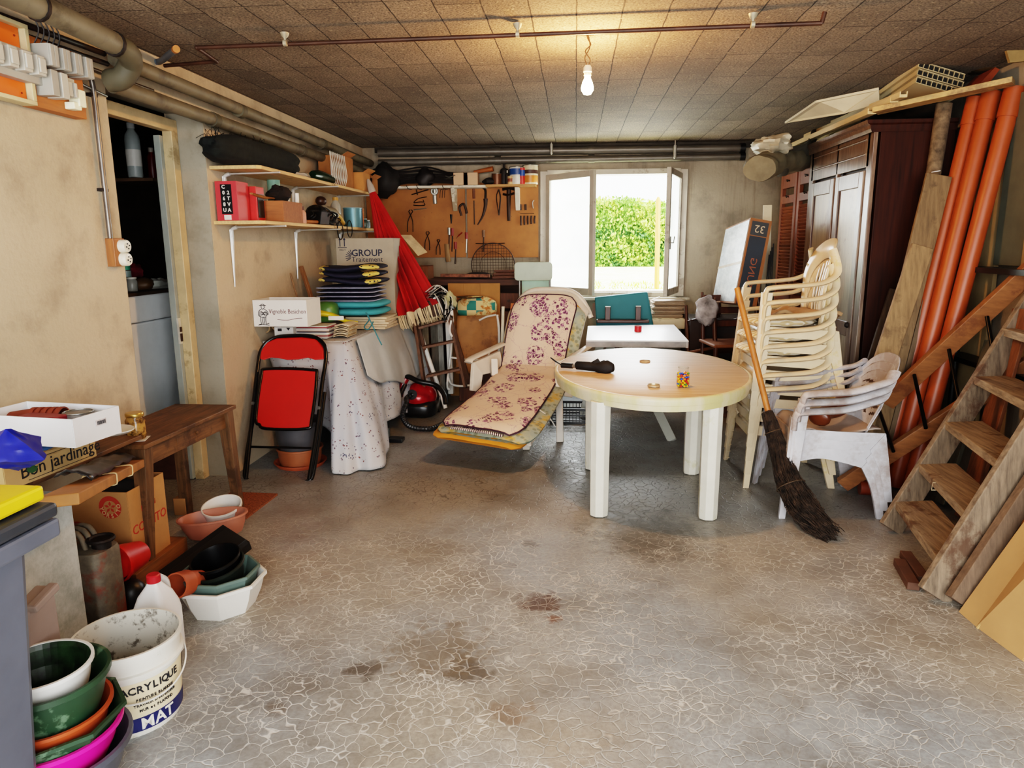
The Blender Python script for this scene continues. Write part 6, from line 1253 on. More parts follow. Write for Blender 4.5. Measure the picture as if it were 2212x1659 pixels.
can('paint_can', 'paint tin with blue and white label on the panel shelf', (sx_at(1695), 7.50, zz), .078, .17, mat('#d9d2c4', .4), band=[(.55, .9, mat('#1f4a8a', .4)), (.1, .3, mat('#d8d2c8', .5))], cat='tin')
can('paint_can', 'smaller red and white paint tin right of the blue one', (sx_at(1752), 7.46, zz), .034, .16, mat('#c7332a', .4), band=[(.5, .85, mat('#2a55a0', .4))], cat='tin')
can('paint_can', 'paint tin with yellow and red label at the shelf end', (sx_at(1838), 7.50, zz), .078, .185, mat('#d8c9a8', .4), band=[(.08, .45, mat('#c97a30', .4)), (.55, .75, mat('#4a2a20', .5))], cat='tin')
b = MB(); b.ell(oy(*kk(240, 510), 7.42), (.17, .13, .16), nu=20, nv=14, fn=blobfn(15, .3)); b.build('black_bag', mat('#17120f', .7, var=.4), None, 'black cloth bag hanging in the corner left of tool panel', 'bag', smooth=50)
b = MB(); random.seed(21)
for k in range(14): x0_ = sx_at(360+random.uniform(0, 60)); b.tube(smoothpath([(x0_, 7.5, zz+.02+.01*k), (x0_+.3, 7.46+.01*k, zz+.03+.012*k+random.uniform(-.02, .02)), (x0_+.62+random.uniform(-.1, .1), 7.5, zz+.02+.008*k)], 4), .009, 6)
b.ell((sx_at(700), 7.5, zz+.08), (.10, .08, .09), nu=14, nv=9, fn=blobfn(8, .3)); b.build('cable_bundle', mat('#1d1613', .6, var=.3), None, 'long bundle of dark cables and rods on the panel shelf', 'cables', smooth=50)
b = MB(); b.tube(smoothpath([oy(*kk(920, 455), 7.45), oy(*kk(960, 465), 7.44), oy(*kk(1020, 445), 7.43)], 4), .012, 8, flat=.4); b.build('trowel_blade', TS, None, 'bright metal trowel blade sticking out over the shelf', 'trowel', smooth=50)
b = MB()
for x in (490, 600, 880): b.tube(smoothpath([oy(*kk(x, 555), 7.43), oy(*kk(x+20, 590), 7.43), oy(*kk(x+60, 600), 7.43)], 4), .0035, 5)
b.build('hanging_wires', TD, None, 'loose dark wires dangling below the white shelf edge', 'wires', smooth=50)
# =============== workbench under the panel ===============
DW = mat('#4a2a1a', .7, var=.3, grain='x'); DWZ = mat('#5a3522', .7, var=.25, grain='z')
wk = thing('workbench', 'dark brown wooden workbench loaded with rusty tools below the panel', 'workbench', (-1.1, 7.25, 0)); x0_, x1_ = -1.75, -.45; bt = 1.16
b = MB(); b.box(((x0_+x1_)/2, 7.30, bt-.03), (x1_-x0_, .6, .06)); b.build('worktop', DW, wk, bev=.004)
for x in (x0_+.05, x1_-.06): 
    for y in (7.06, 7.54): b = MB(); b.box((x, y, (bt-.06)/2), (.08, .08, bt-.06)); b.build('leg', DWZ, wk)
b = MB(); b.box(((x0_+x1_)/2, 7.56, .6), (x1_-x0_-.1, .02, 1.0)); b.build('back_panel', DW, wk)
for k in range(2): b = MB(); b.box((x1_-.20, 7.02, .95-k*.18), (.26, .04, .15)); o = b.build('drawer', DWZ, wk, bev=.003); b = MB(); b.tube([(x1_-.20, 7.0, .95-k*.18), (x1_-.20, 6.975, .95-k*.18)], .014, 10); b.build('knob', TI, o, smooth=50)
a = oy(905, 573, 7.2); b = MB(); b.box((oy(915, 600, 7.15).x, 7.20, bt-.10), (.13, .30, .46)); b.build('wooden_block', mat('#7a4a28', .7, grain='z'), None, 'upright brown wooden block at the left end of the workbench', 'block', bev=.004)
b = MB(); b.beam((-1.35, 7.15, bt+.035), (-.85, 7.10, bt+.03), .05, .03); b.build('rusty_angle_iron', mat('#8a5a44', .7, .3, var=.4, scale=25), None, 'rusty pale-flecked angle iron lying along the bench front', 'iron bar')
b = MB(); b.ell((-.98, 7.22, bt+.03), (.14, .10, .035), nu=18, nv=8); b.build('oval_pan', TD, None, 'dark oval pan on workbench', 'pan', smooth=60)
for k in range(5): plank('bench_lath', 'dark lath number %s in the pile on right half of the workbench' % ('one', 'two', 'three', 'four', 'five')[k], 'lath', (-.82, 7.05+k*.09, bt+.015+.028*(k % 3)), (-.38+.0*k, 7.10+k*.09, bt+.02+.028*(k % 3)), .05, .022, mat('#6a4230', .75, var=.3, grain='x'), group='laths on the bench')
# cardboard, patchwork cushion, tan chair, boards
Kr = mat('#a5753f', .8, var=.08)
b = MB(); a, c = oy(968, 612, 6.95), oy(1080, 612, 6.95); b.box(((a.x+c.x)/2, 6.95, a.z/2), (c.x-a.x, .03, a.z)); 
for f in (.3, .62): b.box((a.x+(c.x-a.x)*f, 6.933, a.z/2), (.003, .004, a.z))
b.build('cardboard_sheet', Kr, None, 'folded cardboard sheet standing in front of the workbench', 'cardboard', bev=.002)
t = NT('patchwork'); P = t.tc.outputs['Object']; ck = t.n.new('ShaderNodeTexChecker'); ck.inputs['Scale'].default_value = 11; t.l.new(P, ck.inputs[0]); ck.inputs[1].default_value = lin('#2f7a70'); ck.inputs[2].default_value = lin('#d0bb88')
PW_ = t.out(t.mix(t.ramp(t.noise(P, 4, 2), [(.48, 0.0), (.5, 1.0)]), ck.outputs[0], t.ramp(t.noise(P, 22, 4), [(.4, lin('#b06a2c')), (.55, lin('#d8c890')), (.7, lin('#5a5a3a'))])), .85)
a, c = oy(986, 642, 6.80), oy(1074, 678, 6.80); b = MB(); cush(b, ((a.x+c.x)/2, 6.80, (a.z+c.z)/2-.02), (c.x-a.x, .10, a.z-c.z+.06)); b.build('patchwork_cushion', PW_, None, 'green, cream and orange patchwork cushion above the tan folding chair', 'cushion', smooth=70)
b = MB(); b.box(((a.x+c.x)/2, 6.80, (c.z-.05)/2), (.34, .24, c.z-.05)); b.build('wooden_stool', DWZ, None, 'dark wooden box stool hidden behind the tan camping chair', 'stool', bev=.004)
b = MB(); p = oy(1015, 645, 6.75); b.lathe([(.02, 0), (.12, .012), (.13, .02), (.11, .016), (.02, .006)], p, 20); b.build('dark_tray', BLACK, None, 'dark oval tray lying on the patchwork cushion', 'tray', smooth=50)
TN = mat('#8f6338', .75, var=.12, dirt='#6a4628', dirtamt=.3); tc_ = thing('camping_chair', 'folded camping chair of tan fabric on white tube frame', 'chair', (-.95, 6.5, 0)); YT = 6.5
def pt_(px, py): 
    f = (850-py)/170.; return oy(px, py, 6.38+.14*f)
b = MB(); b.grid(lambda u, v: pt_(988+92*u-4*v*(1-u), 682+125*v)+V((0, .02*math.sin(PI*u)-.008*math.sin(u*9+v*6), 0)), 14, 14); b.build('backrest', TN, tc_, smooth=70, solid=.008)
WT = mat('#d4d0c8', .3, var=.05)
b = MB(); b.tube(smoothpath([pt_(1035, 692), pt_(1052, 684), pt_(1072, 680)], 3), .016, 8, flat=.6); b.build('armrest', WT, tc_, smooth=50)
b = MB(); b.tube(smoothpath([pt_(1074, 680), pt_(1078, 720), pt_(1076, 800), pt_(1070, 845)], 4), .012, 8); b.tube(smoothpath([pt_(978, 690), pt_(974, 760), pt_(966, 830), pt_(972, 842)], 4), .012, 8); b.build('side_tube', WT, tc_, smooth=50)
b = MB(); b.tube(smoothpath([pt_(974, 772), pt_(1020, 778), pt_(1070, 776)], 3), .009, 8); b.tube(smoothpath([pt_(968, 815), pt_(976, 830), pt_(1000, 834), pt_(1040, 828)], 4), .011, 8); b.tube(smoothpath([pt_(1074, 745), pt_(1058, 760), pt_(1050, 790)], 3), .008, 8); b.build('leg_tube', WT, tc_, smooth=50)
plank('white_plank', 'white painted plank standing between the tan chair and lounger', 'plank', V((oy(1082, 860, 6.30).x, 6.30, .005)), oy(1087, 662, 6.36), .055, .025, mat('#c9bfa8', .5, var=.08), up=(1, 0, 0))
plank('orange_board', 'narrow orange wooden board standing behind the lounger back', 'board', V((oy(1088, 860, 6.4).x, 6.4, .005)), oy(1107, 655, 6.45), .02, .03, mat('#b8652a', .6), up=(1, 0, 0))
# stepladder
SL = mat('#5d3c24', .6, var=.25, grain='z'); sl = thing('stepladder', 'old brown wooden stepladder leaning next to the parasol pole', 'ladder', (-1.25, 6.1, 0))
def ps(px, py): f = (890-py)/220.; return oy(px, py, 6.02+.26*f)
b = MB(); b.beam(ps(922, 868), ps(896, 690), .025, .07, up=(0, 1, 0)); b.build('left_rail', SL, sl, bev=.003)
b = MB(); b.beam(ps(1006, 838), ps(968, 672), .025, .07, up=(0, 1, 0)); b.build('right_rail', SL, sl, bev=.003)
for (x0_, y0, x1_, y1) in ((905, 708, 972, 690), (914, 750, 984, 736), (922, 812, 996, 796)): b = MB(); p, q = ps(x0_, y0), ps(x1_, y1); b.beam(p, q, .022, .10, up=(0, 1, 0)); b.build('tread', SL, sl, bev=.003)
b = MB(); b.prism([ps(893, 658), ps(962, 640), ps(968, 678), ps(897, 692)], V((0, .10, 0))); b.build('top_box', mat('#3f2819', .6, grain='x'), sl, bev=.003)
b = MB(); b.beam(ps(926, 862)+V((0, .32, 0)), ps(897, 690)+V((0, .06, 0)), .03, .03); b.beam(ps(1000, 832)+V((0, .32, 0)), ps(966, 674)+V((0, .06, 0)), .03, .03); b.build('rear_strut', SL, sl)
for (px, m_, w_) in ((926, '#7a6a54', .06), (945, '#5a5348', .07), (958, '#8f8a80', .05)): plank('old_board', 'old %s board standing behind the stepladder' % {'#7a6a54': 'brown-grey', '#5a5348': 'dark grey mottled', '#8f8a80': 'pale grey'}[m_], 'board', oy(px, 862, 6.62), oy(px-8, 690, 6.68), .02, w_, mat(m_, .8, var=.25, grain='z'), up=(1, 0, 0))
b = MB(); b.beam(oy(975, 850, 6.56), oy(968, 680, 6.6), .05, .06); b.build('white_pvc_post', WT, None, 'white plastic post standing behind the stepladder right rail', 'post', bev=.004)
st = thing('strap_bundle', 'bundle of black and white straps hung on top of the stepladder', 'straps', ps(950, 640)); random.seed(31)
for m_, nm, n_ in ((BLACK, 'black_strap', 14), (WHITE, 'white_strap', 14)):
    b = MB()
    for k in range(n_):
        P = [ps(random.uniform(922, 945), random.uniform(628, 645)), ps(random.uniform(940, 965), random.uniform(614, 640)), ps(random.uniform(955, 985), random.uniform(632, 670)), ps(random.uniform(960, 982), random.uniform(660, 700))]; b.tube(smoothpath([p+V((0, -.08+random.uniform(-.04, .04), 0)) for p in P], 5), .012, 4, flat=.2)
    if nm == 'white_strap': b.tube(smoothpath([ps(978, 690)+V((0, -.08, 0)), ps(975, 712)+V((0, -.08, 0)), ps(980, 725)+V((0, -.08, 0))], 4), .010, 4, flat=.2)
    b.build(nm, m_, st, smooth=40)
b = MB(); b.ell(ps(974, 650)+V((0, -.05, 0)), (.06, .05, .08), nu=14, nv=9, fn=blobfn(3, .5)); b.build('netting', mat('#a8a27a', .8, var=.3), st, smooth=40)
# mint chair by the window, on a crate
MT = mat('#9aa58e', .35, var=.06); MT2 = mat('#a8c4b0', .4, var=.05)
cr_ = MB(); cr_.box((-.38, 6.98, .22), (.46, .44, .44)); cr_.build('wooden_chest', DW, None, 'wooden chest under the mint green metal chair', 'chest', bev=.004)
mc = thing('metal_chair', 'mint green kitchen chair with rounded back in front of window', 'chair', (-.38, 6.95, .44)); Yc = 6.80
def pm(px, py): return oy(px, py, Yc)
b = MB(); a, c = pm(1111, 566), pm(1193, 606); cx, cz = (a.x+c.x)/2, (a.z+c.z)/2
b.prism([V((cx+x, Yc-.01-.03*(1-(2*x/.36)**2)*0, cz+z)) for x, z in roundrect(c.x-a.x, a.z-c.z, .035)], V((0, .018, 0))); b.build('backrest', MT, mc, bev=.004)
b = MB(); a2, c2_ = pm(1124, 604), pm(1186, 640); b.box(((a2.x+c2_.x)/2, Yc+.18, (a2.z+c2_.z)/2-.02), (c2_.x-a2.x, .012, .22)); b.build('lower_panel', MT2, mc, bev=.004)
for px in (1122, 1188): b = MB(); p = pm(px, 600); b.tube([(p.x, Yc+.01, p.z+.1), (p.x, Yc+.012, .90), (p.x, Yc-.02, .44)], .010, 8); b.build('rear_leg', STEEL, mc, smooth=50)
b = MB(); b.box((cx, Yc+.22, .90), (.38, .40, .03)); b.build('seat', MT, mc, bev=.01)
for s in (-1, 1): b = MB(); b.tube([(cx+s*.17, Yc+.40, .90), (cx+s*.19, Yc+.42, .44)], .010, 8); b.build('front_leg', STEEL, mc, smooth=50)
# =============== white folding table behind the oval table ===============
wt = thing('white_table', 'small white rectangular table with slanting folding legs behind the oval table', 'table', (.53, 6.3, 0)); tz = .74
A1, A2, A3, A4 = oz(1266, 735, tz), oz(1488, 736, tz), oz(1456, 701, tz), oz(1270, 704, tz)
b = MB(); b.prism([A1, A2, A3, A4], (0, 0, -.012)); b.build('tabletop', mat('#dcdcdf', .35, var=.03), wt, bev=.003)
b = MB(); b.prism([A1+V((.0, .01, -.012)), A2+V((0, .01, -.012)), A2+V((0, .03, -.06)), A1+V((0, .03, -.06))], V((0, .02, 0))); b.prism([A2+V((0, .01, -.012)), A3+V((0, 0, -.012)), A3+V((0, 0, -.06)), A2+V((0, .01, -.06))], V((-.02, 0, 0))); b.build('apron', mat('#b9b5b4', .5), wt)
f1, f2 = oz(1452, 952), oz(1258, 905)
LG = mat('#a9aba2', .5, var=.06)
for (p, q) in ((f1, V((.42, 6.1, tz-.06))), (V((.95, 6.5, 0)), V((.60, 6.7, tz-.06))), (f2, V((-.05+.28, 6.15, tz-.06))), (V((.12, 6.72, 0)), V((.4, 6.72, tz-.06)))): b = MB(); b.beam(p, q, .07, .028, up=(0, 1, 0)); b.build('leg', LG, wt, bev=.004)
q = oz(1378, 716, tz); can('red_can', 'small bright red tin standing on the white folding table', q, .032, .05, mat('#c4121a', .35), cat='tin')
# wooden chair upside down with teal cushion
DC = mat('#4a2616', .4, var=.2, grain='z'); 
def dining_chair(name, label, loc, rot, cushion=False):
    r = thing(name, label, 'chair', loc, rot=rot); h = .88
    for sx in (-1, 1):
        b = MB(); b.tube([(sx*.19, -.19, 0), (sx*.19, -.19, .44)], [.014, .020], 8); b.build('leg', DC, r, smooth=50, local=True)
        b = MB(); b.tube(smoothpath([(sx*.18, .20, 0), (sx*.18, .18, .44), (sx*.18, .26, h)], 3), [.015, .018, .02, .02, .018, .016, .013], 8); b.build('leg', DC, r, smooth=50, local=True)
    b = MB(); b.box((0, 0, .45), (.42, .42, .03)); b.build('seat', mat('#7a4a2a', .6, var=.1), r, bev=.01, local=True)
    b = MB()
    for z in (.60, .72, .83): b.box((0, .195+.10*(z-.44), z), (.36, .018, .055))
    b.build('back_slat', DC, r, bev=.004, local=True)
    b = MB(); b.tube([(-.19, -.19, .2), (.19, -.19, .2)], .009, 6); b.tube([(-.19, -.19, .15), (-.18, .19, .15)], .009, 6); b.tube([(.19, -.19, .15), (.18, .19, .15)], .009, 6); b.build('stretcher', DC, r, smooth=50, local=True)
    return r
p0_ = oy(1313, 663, 6.92); p1_ = oy(1379, 662, 6.92)
uc = thing('wooden_chair', 'dark wooden chair upside down behind the white table, legs upwards', 'chair', (.48, 7.1, .74)); 
for p in (p0_, p1_): b = MB(); b.beam(V((p.x, 6.92, .76)), p, .05, .022, up=(0, 1, 0)); b.build('leg', DC, uc, bev=.004); b = MB(); b.box(p+V((0, 0, .003)), (.05, .024, .006)); b.build('foot_tip', WHITE, uc)
for px in (1283, 1400): p = oy(px, 655, 7.25); b = MB(); b.beam(V((p.x, 7.22, .76)), p, .03, .03); b.build('leg', DC, uc)
b = MB(); b.box(((p0_.x+p1_.x)/2, 7.08, .76), (.50, .38, .03)); b.build('seat', DC, uc, bev=.006)
TL = mat('#2d7078', .7, var=.05); b = MB(); b.prism([oy(1284, 642, 7.02), oy(1398, 630, 7.02), oy(1412, 708, 7.0), oy(1288, 708, 7.0)], V((.01, .06, 0))); b.build('teal_cushion', TL, None, 'dark teal seat cushion propped between the upturned chair legs', 'cushion', bev=.015)
# table with patterned cloth under the window + newspapers
bt2 = thing('cloth_table', 'table with patterned cloth standing under window', 'table', (.9, 7.3, 0)); z2 = .77
b = MB(); b.box((.92, 7.30, z2-.02), (1.1, .5, .03)); b.build('tabletop', DC, bt2, bev=.003)
for x in (.42, 1.42):
    for y in (7.1, 7.5): b = MB(); b.box((x, y, (z2-.03)/2), (.05, .05, z2-.03)); b.build('leg', DC, bt2)
t = NT('lace_cloth'); P = t.tc.outputs['Object']; LC_ = t.out(t.mix(t.ramp(t.vor(P, 12), [(.25, 1.0), (.4, 0.0)]), lin('#cdbf9f'), lin('#75684f')), .85)
b = MB(); b.grid(lambda u, v: (.36+1.14*u, 7.04-.002-.02*math.sin(u*30)*v, z2-.10*v), 40, 6); b.grid(lambda u, v: (.36+1.14*u, 7.04+.52*v, z2+.001), 8, 4); b.build('patterned_cloth', LC_, None, 'beige patterned tablecloth on the table below the window', 'tablecloth', smooth=60, solid=.003)
random.seed(4)
for k in range(12):
    b = MB(); x_ = oy(1442, 660, 7.2).x; b.box((x_+random.uniform(-.015, .015), 7.22, z2+.010+k*.014), (.30, .24, .012), Euler((0, 0, random.uniform(-.08, .08))).to_matrix()); b.build('newspaper', mat(('#8f7a62', '#a59078', '#776450')[k % 3], .85, var=.1), None, 'folded newspaper in the stack below the window', 'newspaper', 'newspapers below the window', bev=.003)
b = MB(); b.prism([oy(1405, 648, 7.35), oy(1425, 641, 7.35), oy(1428, 690, 7.3), oy(1410, 690, 7.3)], V((0, .02, 0))); b.build('white_paper', WHITE, None, 'white sheet of paper leaning behind the newspaper stack', 'paper')
dining_chair('dining_chair', 'dark brown wooden chair tipped forward beyond the newspapers', (1.30, 6.75, .95), (math.radians(165), .10, .5))
dining_chair('dining_chair', 'dark ladder-back chair standing between table and beige stack', (1.36, 6.35, .18), (0, 0, .15))
dining_chair('dining_chair', 'dark wooden chair upturned on its back near the window wall', (1.55, 7.0, .98), (math.radians(172), -.1, -.3))
b = MB(); b.box((1.42, 6.45, .09), (.50, .60, .18)); b.build('low_chest', DW, None, 'low dark chest under the ladder-back chair', 'chest', bev=.005)
b = MB(); b.box((1.42, 6.98, .40), (.70, .55, .80)); b.build('dark_cabinet', mat('#2b1a12', .7), None, 'dark low cabinet carrying the upturned chairs by the back wall', 'cabinet', bev=.005)
b = MB(); b.ell(oy(1528, 672, 6.4), (.10, .06, .12), nu=14, nv=9, fn=blobfn(31, .4)); b.build('striped_rag', mat('#b5b0b0', .8, var=.4), None, 'black and white rag hanging over a chair by the beige stack', 'rag', smooth=50)
# TV carton
A = oy(1622, 470, 6.02); Bp = oy(1668, 478, 6.02); D = oy(1586, 655, 5.98); C_ = oy(1634, 662, 5.98); E_ = oy(1538, 652, 6.95); wv_ = E_-D
tv = thing('television_carton', 'large television carton with picture on its face leaning by the louvred doors', 'carton', D)
b = MB(); b.add([A, Bp, C_, D, A+wv_, Bp+wv_, C_+wv_, D+wv_], [(0, 1, 2, 3), (7, 6, 5, 4), (0, 3, 7, 4), (1, 5, 6, 2), (0, 4, 5, 1), (3, 2, 6, 7)]); b.build('box', mat('#8a5a34', .75, var=.05), tv)
n_ = (D-A).cross(wv_).normalized(); n_ = n_ if n_.dot(CO-A) > 0 else -n_
def fq(u, v, o=.003): return A.lerp(D, v)+wv_*u+n_*o
t = NT('tv_picture'); P = t.tc.outputs['Object']; TVP = t.out(t.ramp(t.noise(t.vec((2, 1, 4)), 2.5, 5, .7), [(.3, lin('#5f6a72')), (.5, lin('#aab2b6')), (.7, lin('#dde0e0'))]), .35)
b = MB(); b.add([fq(.02, .02), fq(.98, .02), fq(.98, .98), fq(.02, .98)], [(0, 1, 2, 3)]); b.build('front_picture', TVP, tv)
b = MB(); b.add([fq(.0, .50, .005), fq(1, .52, .005), fq(1, .55, .005), fq(0, .53, .005)], [(0, 1, 2, 3)]); b.build('picture_bar', mat('#a58a60', .5), tv)
e1 = (Bp-A); e2 = (D-A); n2 = e1.cross(e2).normalized(); n2 = n2 if n2.dot(CO-A) > 0 else -n2
def sq(u, v, o=.003): return A+e1*u+e2*v+n2*o
b = MB(); b.add([sq(.1, .20), sq(.88, .20), sq(.86, 1), sq(.08, 1)], [(0, 1, 2, 3)]); b.build('blue_side', mat('#152230', .6), tv); b = MB(); b.add([sq(.1, .03), sq(.88, .03), sq(.88, .19), sq(.1, .19)], [(0, 1, 2, 3)]); b.build('black_panel', BLACK, tv)
text('32', .085, mat('#c9b090', .5), tv, sq(.5, .11, .005), -e1, e2, bold=0); text('SAMSUNG', .075, mat('#8a4a28', .5), tv, sq(.50, .74, .005), -e2, e1, sx=1.2)
plank('white_board', 'tall narrow white board standing between television carton and shutters', 'board', oy(1652, 660, 6.3), oy(1658, 443, 6.35), .02, .07, mat('#cfc2a4', .6, var=.08), up=(1, 0, 0))
for k in range(4): plank('thin_rod', 'thin dark rod, one of several bundled beside the louvred shutters', 'rod', oy(1648+k*5, 690, 6.15), oy(1662+k*3, 550-k*8, 6.2), .010, .010, TD, group='rods by the shutters')
# =============== wardrobe ===============
t = NT('wardrobe_side'); P = t.tc.outputs['Object']; g = t.noise(t.vec((14, 14, .9)), 3.2, 6, .65); ring_ = t.n.new('ShaderNodeTexWave'); ring_.wave_type = 'BANDS'; ring_.bands_direction = 'X'; ring_.inputs['Scale'].default_value = 5; ring_.inputs['Distortion'].default_value = 9; ring_.inputs['Detail'].default_value = 3; ring_.inputs['Detail Scale'].default_value = .8; t.l.new(t.vec((1.6, 1, .22)), ring_.inputs['Vector'])
WSD = t.out(t.mix(t.math('MULTIPLY', ring_.outputs['Fac'], .25), t.ramp(g, [(.3, lin('#1f0d07')), (.7, lin('#3a190b'))]), lin('#3f1c0c')), .6, Specular_IOR_Level=.2)
t = NT('wardrobe_front'); P = t.tc.outputs['Object']; g = t.noise(t.vec((10, 10, .8)), 4, 6, .7)
WFR = t.out(t.ramp(g, [(.25, lin('#453025')), (.5, lin('#6b5444')), (.72, lin('#8f7c66'))]), .35)
WPN = mat('#9a8b74', .35, var=.18, grain='z', dirt='#6b503d', dirtamt=.3); WDK = mat('#3a1d12', .5, grain='z')
X0, X1, Y0, Y1, ZT = 1.84, 2.32, 4.80, 6.02, 2.235
wd = thing('wardrobe', 'tall dark red-brown wardrobe with two panelled doors against the right wall', 'wardrobe', ((X0+X1)/2, (Y0+Y1)/2, 0))
b = MB(); b.box(((X0+X1)/2+.02, (Y0+Y1)/2, ZT/2), (X1-X0-.04, Y1-Y0, ZT)); b.build('body', WSD, wd, bev=.004)
b = MB()
for y in (Y0+.045, Y1-.045, (Y0+Y1)/2): b.box((X0+.012, y, (ZT-.03)/2), (.026, .09 if y != (Y0+Y1)/2 else .03, ZT-.03))
b.box((X0+.012, (Y0+Y1)/2, ZT-.14), (.026, Y1-Y0-.1, .26)); b.box((X0+.012, (Y0+Y1)/2, .08), (.026, Y1-Y0-.1, .16)); b.build('front_frame', WFR, wd, bev=.004)
b = MB()
for z in (ZT-.10, ZT-.19): b.tube([(X0-.003, Y0+.10, z), (X0-.003, Y1-.10, z)], .007, 8)
b.build('front_moulding', WFR, wd, smooth=50)
b = MB(); prof = [(-.02, -.07), (-.03, -.05), (-.035, -.03), (-.055, -.02), (-.06, 0)]
for i in range(len(prof)-1):
    (x0_, z0_), (x1_, z1_) = prof[i], prof[i+1]; b.m = 0; b.add([(X0+x0_, Y0+x0_*.5, ZT+z0_), (X0+x1_, Y0+x1_*.5, ZT+z1_), (X0+x1_, Y1-x1_*.5, ZT+z1_), (X0+x0_, Y1-x0_*.5, ZT+z0_)], [(0, 1, 2, 3)]); b.m = 1; b.add([(X0+x0_, Y0+x0_*.5, ZT+z0_), (X1, Y0+x0_*.5, ZT+z0_), (X1, Y0+x1_*.5, ZT+z1_), (X0+x1_, Y0+x1_*.5, ZT+z1_)], [(0, 1, 2, 3)])
b.add([(X0-.06, Y0-.03, ZT), (X1, Y0-.03, ZT), (X1, Y1+.03, ZT), (X0-.06, Y1+.03, ZT)], [(0, 1, 2, 3)]); b.build('cornice', [WFR, WSD], wd)
ym = (Y0+Y1)/2
for (ya, yb_) in ((Y0+.095, ym-.018), (ym+.018, Y1-.095)):
    z0_, z1_ = .17, ZT-.29; b = MB(); s_ = .07
    for yy in (ya+s_/2, yb_-s_/2): b.box((X0+.004, yy, (z0_+z1_)/2), (.03, s_, z1_-z0_))
    for zz in (z0_+.05, z1_-.05, z0_+.75): b.box((X0+.004, (ya+yb_)/2, zz), (.03, yb_-ya-2*s_, .10))
    d_ = b.build('door', WFR, wd, bev=.004)
    b = MB(); b.box((X0+.008, (ya+yb_)/2, (z0_+z1_)/2), (.012, yb_-ya-2*s_+.01, z1_-z0_-.02)); b.build('door_panel', WPN, d_)
    b = MB()
    for yy in (ya+s_+.004, yb_-s_-.004): b.box((X0+.0, yy, (z0_+z1_)/2), (.012, .008, z1_-z0_-.2))
    b.build('bead', WDK, d_)
b = MB(); b.ell((X0-.015, Y0+.14, .95), (.02, .014, .02)); b.build('key_knob', IRON, wd, smooth=60)
# louvred shutters
LV = mat('#8a4a24', .5, var=.12, grain='y'); LVZ = mat('#7a3f1e', .5, var=.12, grain='z')
for k, (ya, yb_) in enumerate(((6.08, 6.56), (6.60, 7.08))):
    s = thing('louvred_shutter', ('nearer' if k == 0 else 'farther')+' of two brown louvred wooden doors beside the wardrobe', 'shutter', (1.95, ya, 0)); z1_ = 2.10; X = 1.93
    b = MB()
    for yy in (ya+.03, yb_-.03): b.box((X, yy, z1_/2), (.035, .06, z1_))
    for zz, hh in ((z1_-.06, .12), (z1_-.22, .07), (.06, .12), (1.0, .10)): b.box((X, (ya+yb_)/2, zz), (.033, yb_-ya-.12, hh))
    b.build('stile_frame', LVZ, s, bev=.003)
    b = MB(); Rl = Euler((0, .75, 0)).to_matrix(); z = .15
    while z < z1_-.28:
        if abs(z-1.0) > .06: b.box((X, (ya+yb_)/2, z), (.04, yb_-ya-.12, .007), Rl)
        z += .030
    b.build('louvres', LV, s)
    b = MB()
    for zz in (z1_-.06, z1_-.20): b.tube([(X-.02, (ya+yb_)/2-.03, zz), (X-.035, (ya+yb_)/2, zz+.01), (X-.02, (ya+yb_)/2+.03, zz)], .006, 6)
    b.build('carved_knob', TI, s, smooth=50)
b = MB(); b.box((2.0, 6.3, ZT-.03), (.26, .25, .06)); b.build('wooden_box', mat('#b07a48', .7, grain='y'), None, 'pale wooden box on top of the louvred shutters', 'box', bev=.003)
# =============== things lying on the wardrobe ===============
PVC = mat('#c9b78f', .4, var=.05); PVD = mat('#3b362e', .5)
na, nbp = oy(1987, 131, 4.55), oy(2086, 160, 4.62); fa = oy(1752, 303, 6.9); dl = fa-na
wv2 = (nbp-na); up2 = wv2.cross(dl).normalized(); up2 = up2 if up2.z > 0 else -up2
for k in range(3):
    o_ = up2*(-.042*k-.034)+wv2*(.02*k)
    pn = thing('hollow_panel', ('topmost', 'middle', 'lowest')[k]+' of three long cream hollow plastic panels lying over the wardrobe', 'panel', na+o_, group='hollow plastic panels')
    b = MB(); th2 = .034; nn_ = 9
    def slab(a, w_, d_, u_, t_, off_): p = a+u_*off_; b.add([p, p+w_, p+w_+d_, p+d_, p+u_*t_, p+w_+u_*t_, p+w_+d_+u_*t_, p+d_+u_*t_], [(0, 1, 2, 3), (7, 6, 5, 4), (0, 4, 5, 1), (2, 6, 7, 3), (0, 3, 7, 4), (1, 5, 6, 2)])
    slab(na+o_, wv2, dl, up2, .003, 0); slab(na+o_, wv2, dl, up2, .003, th2-.003)
    for i in range(nn_+1): slab(na+o_+wv2*(i/nn_)*.985, wv2.normalized()*.003, dl, up2, th2, 0)
    b.build('shell', PVC, pn)
    b = MB(); slab(na+o_+dl*.006, wv2*.98, dl.normalized()*.004, up2, th2-.004, .002); b.build('cell_shade', mat('#1d1a16', .9), pn)  # dark sheet just inside the open ends stands in for shade in the cells
b = MB(); q = oy(2040, 140, 4.9); 
for i in range(5):
    for s_ in (0, 1): b.box(q+V((.02+.035*i, 0, -.01*i+.03*s_)), (.033, .5, .003))
    b.box(q+V((.004+.035*i, 0, -.01*i+.015)), (.003, .5, .033))
b.build('grey_profile', mat('#4a463f', .5), None, 'short grey hollow profile lying behind the cream panels', 'profile')
def quad3(pts, z): return [oz(px, py, z) for px, py in pts]
b = MB(); p4 = [oz(1695, 267, 2.34), oz(1762, 222, 2.40), oz(1898, 194, 2.43), oz(1900, 222, 2.36), oz(1822, 246, 2.32)]; b.prism(p4, (0, 0, .015)); b.build('white_slab', mat('#bdb59c', .6, var=.08), None, 'flat white board sticking out beyond the wardrobe toward window', 'board', bev=.002)
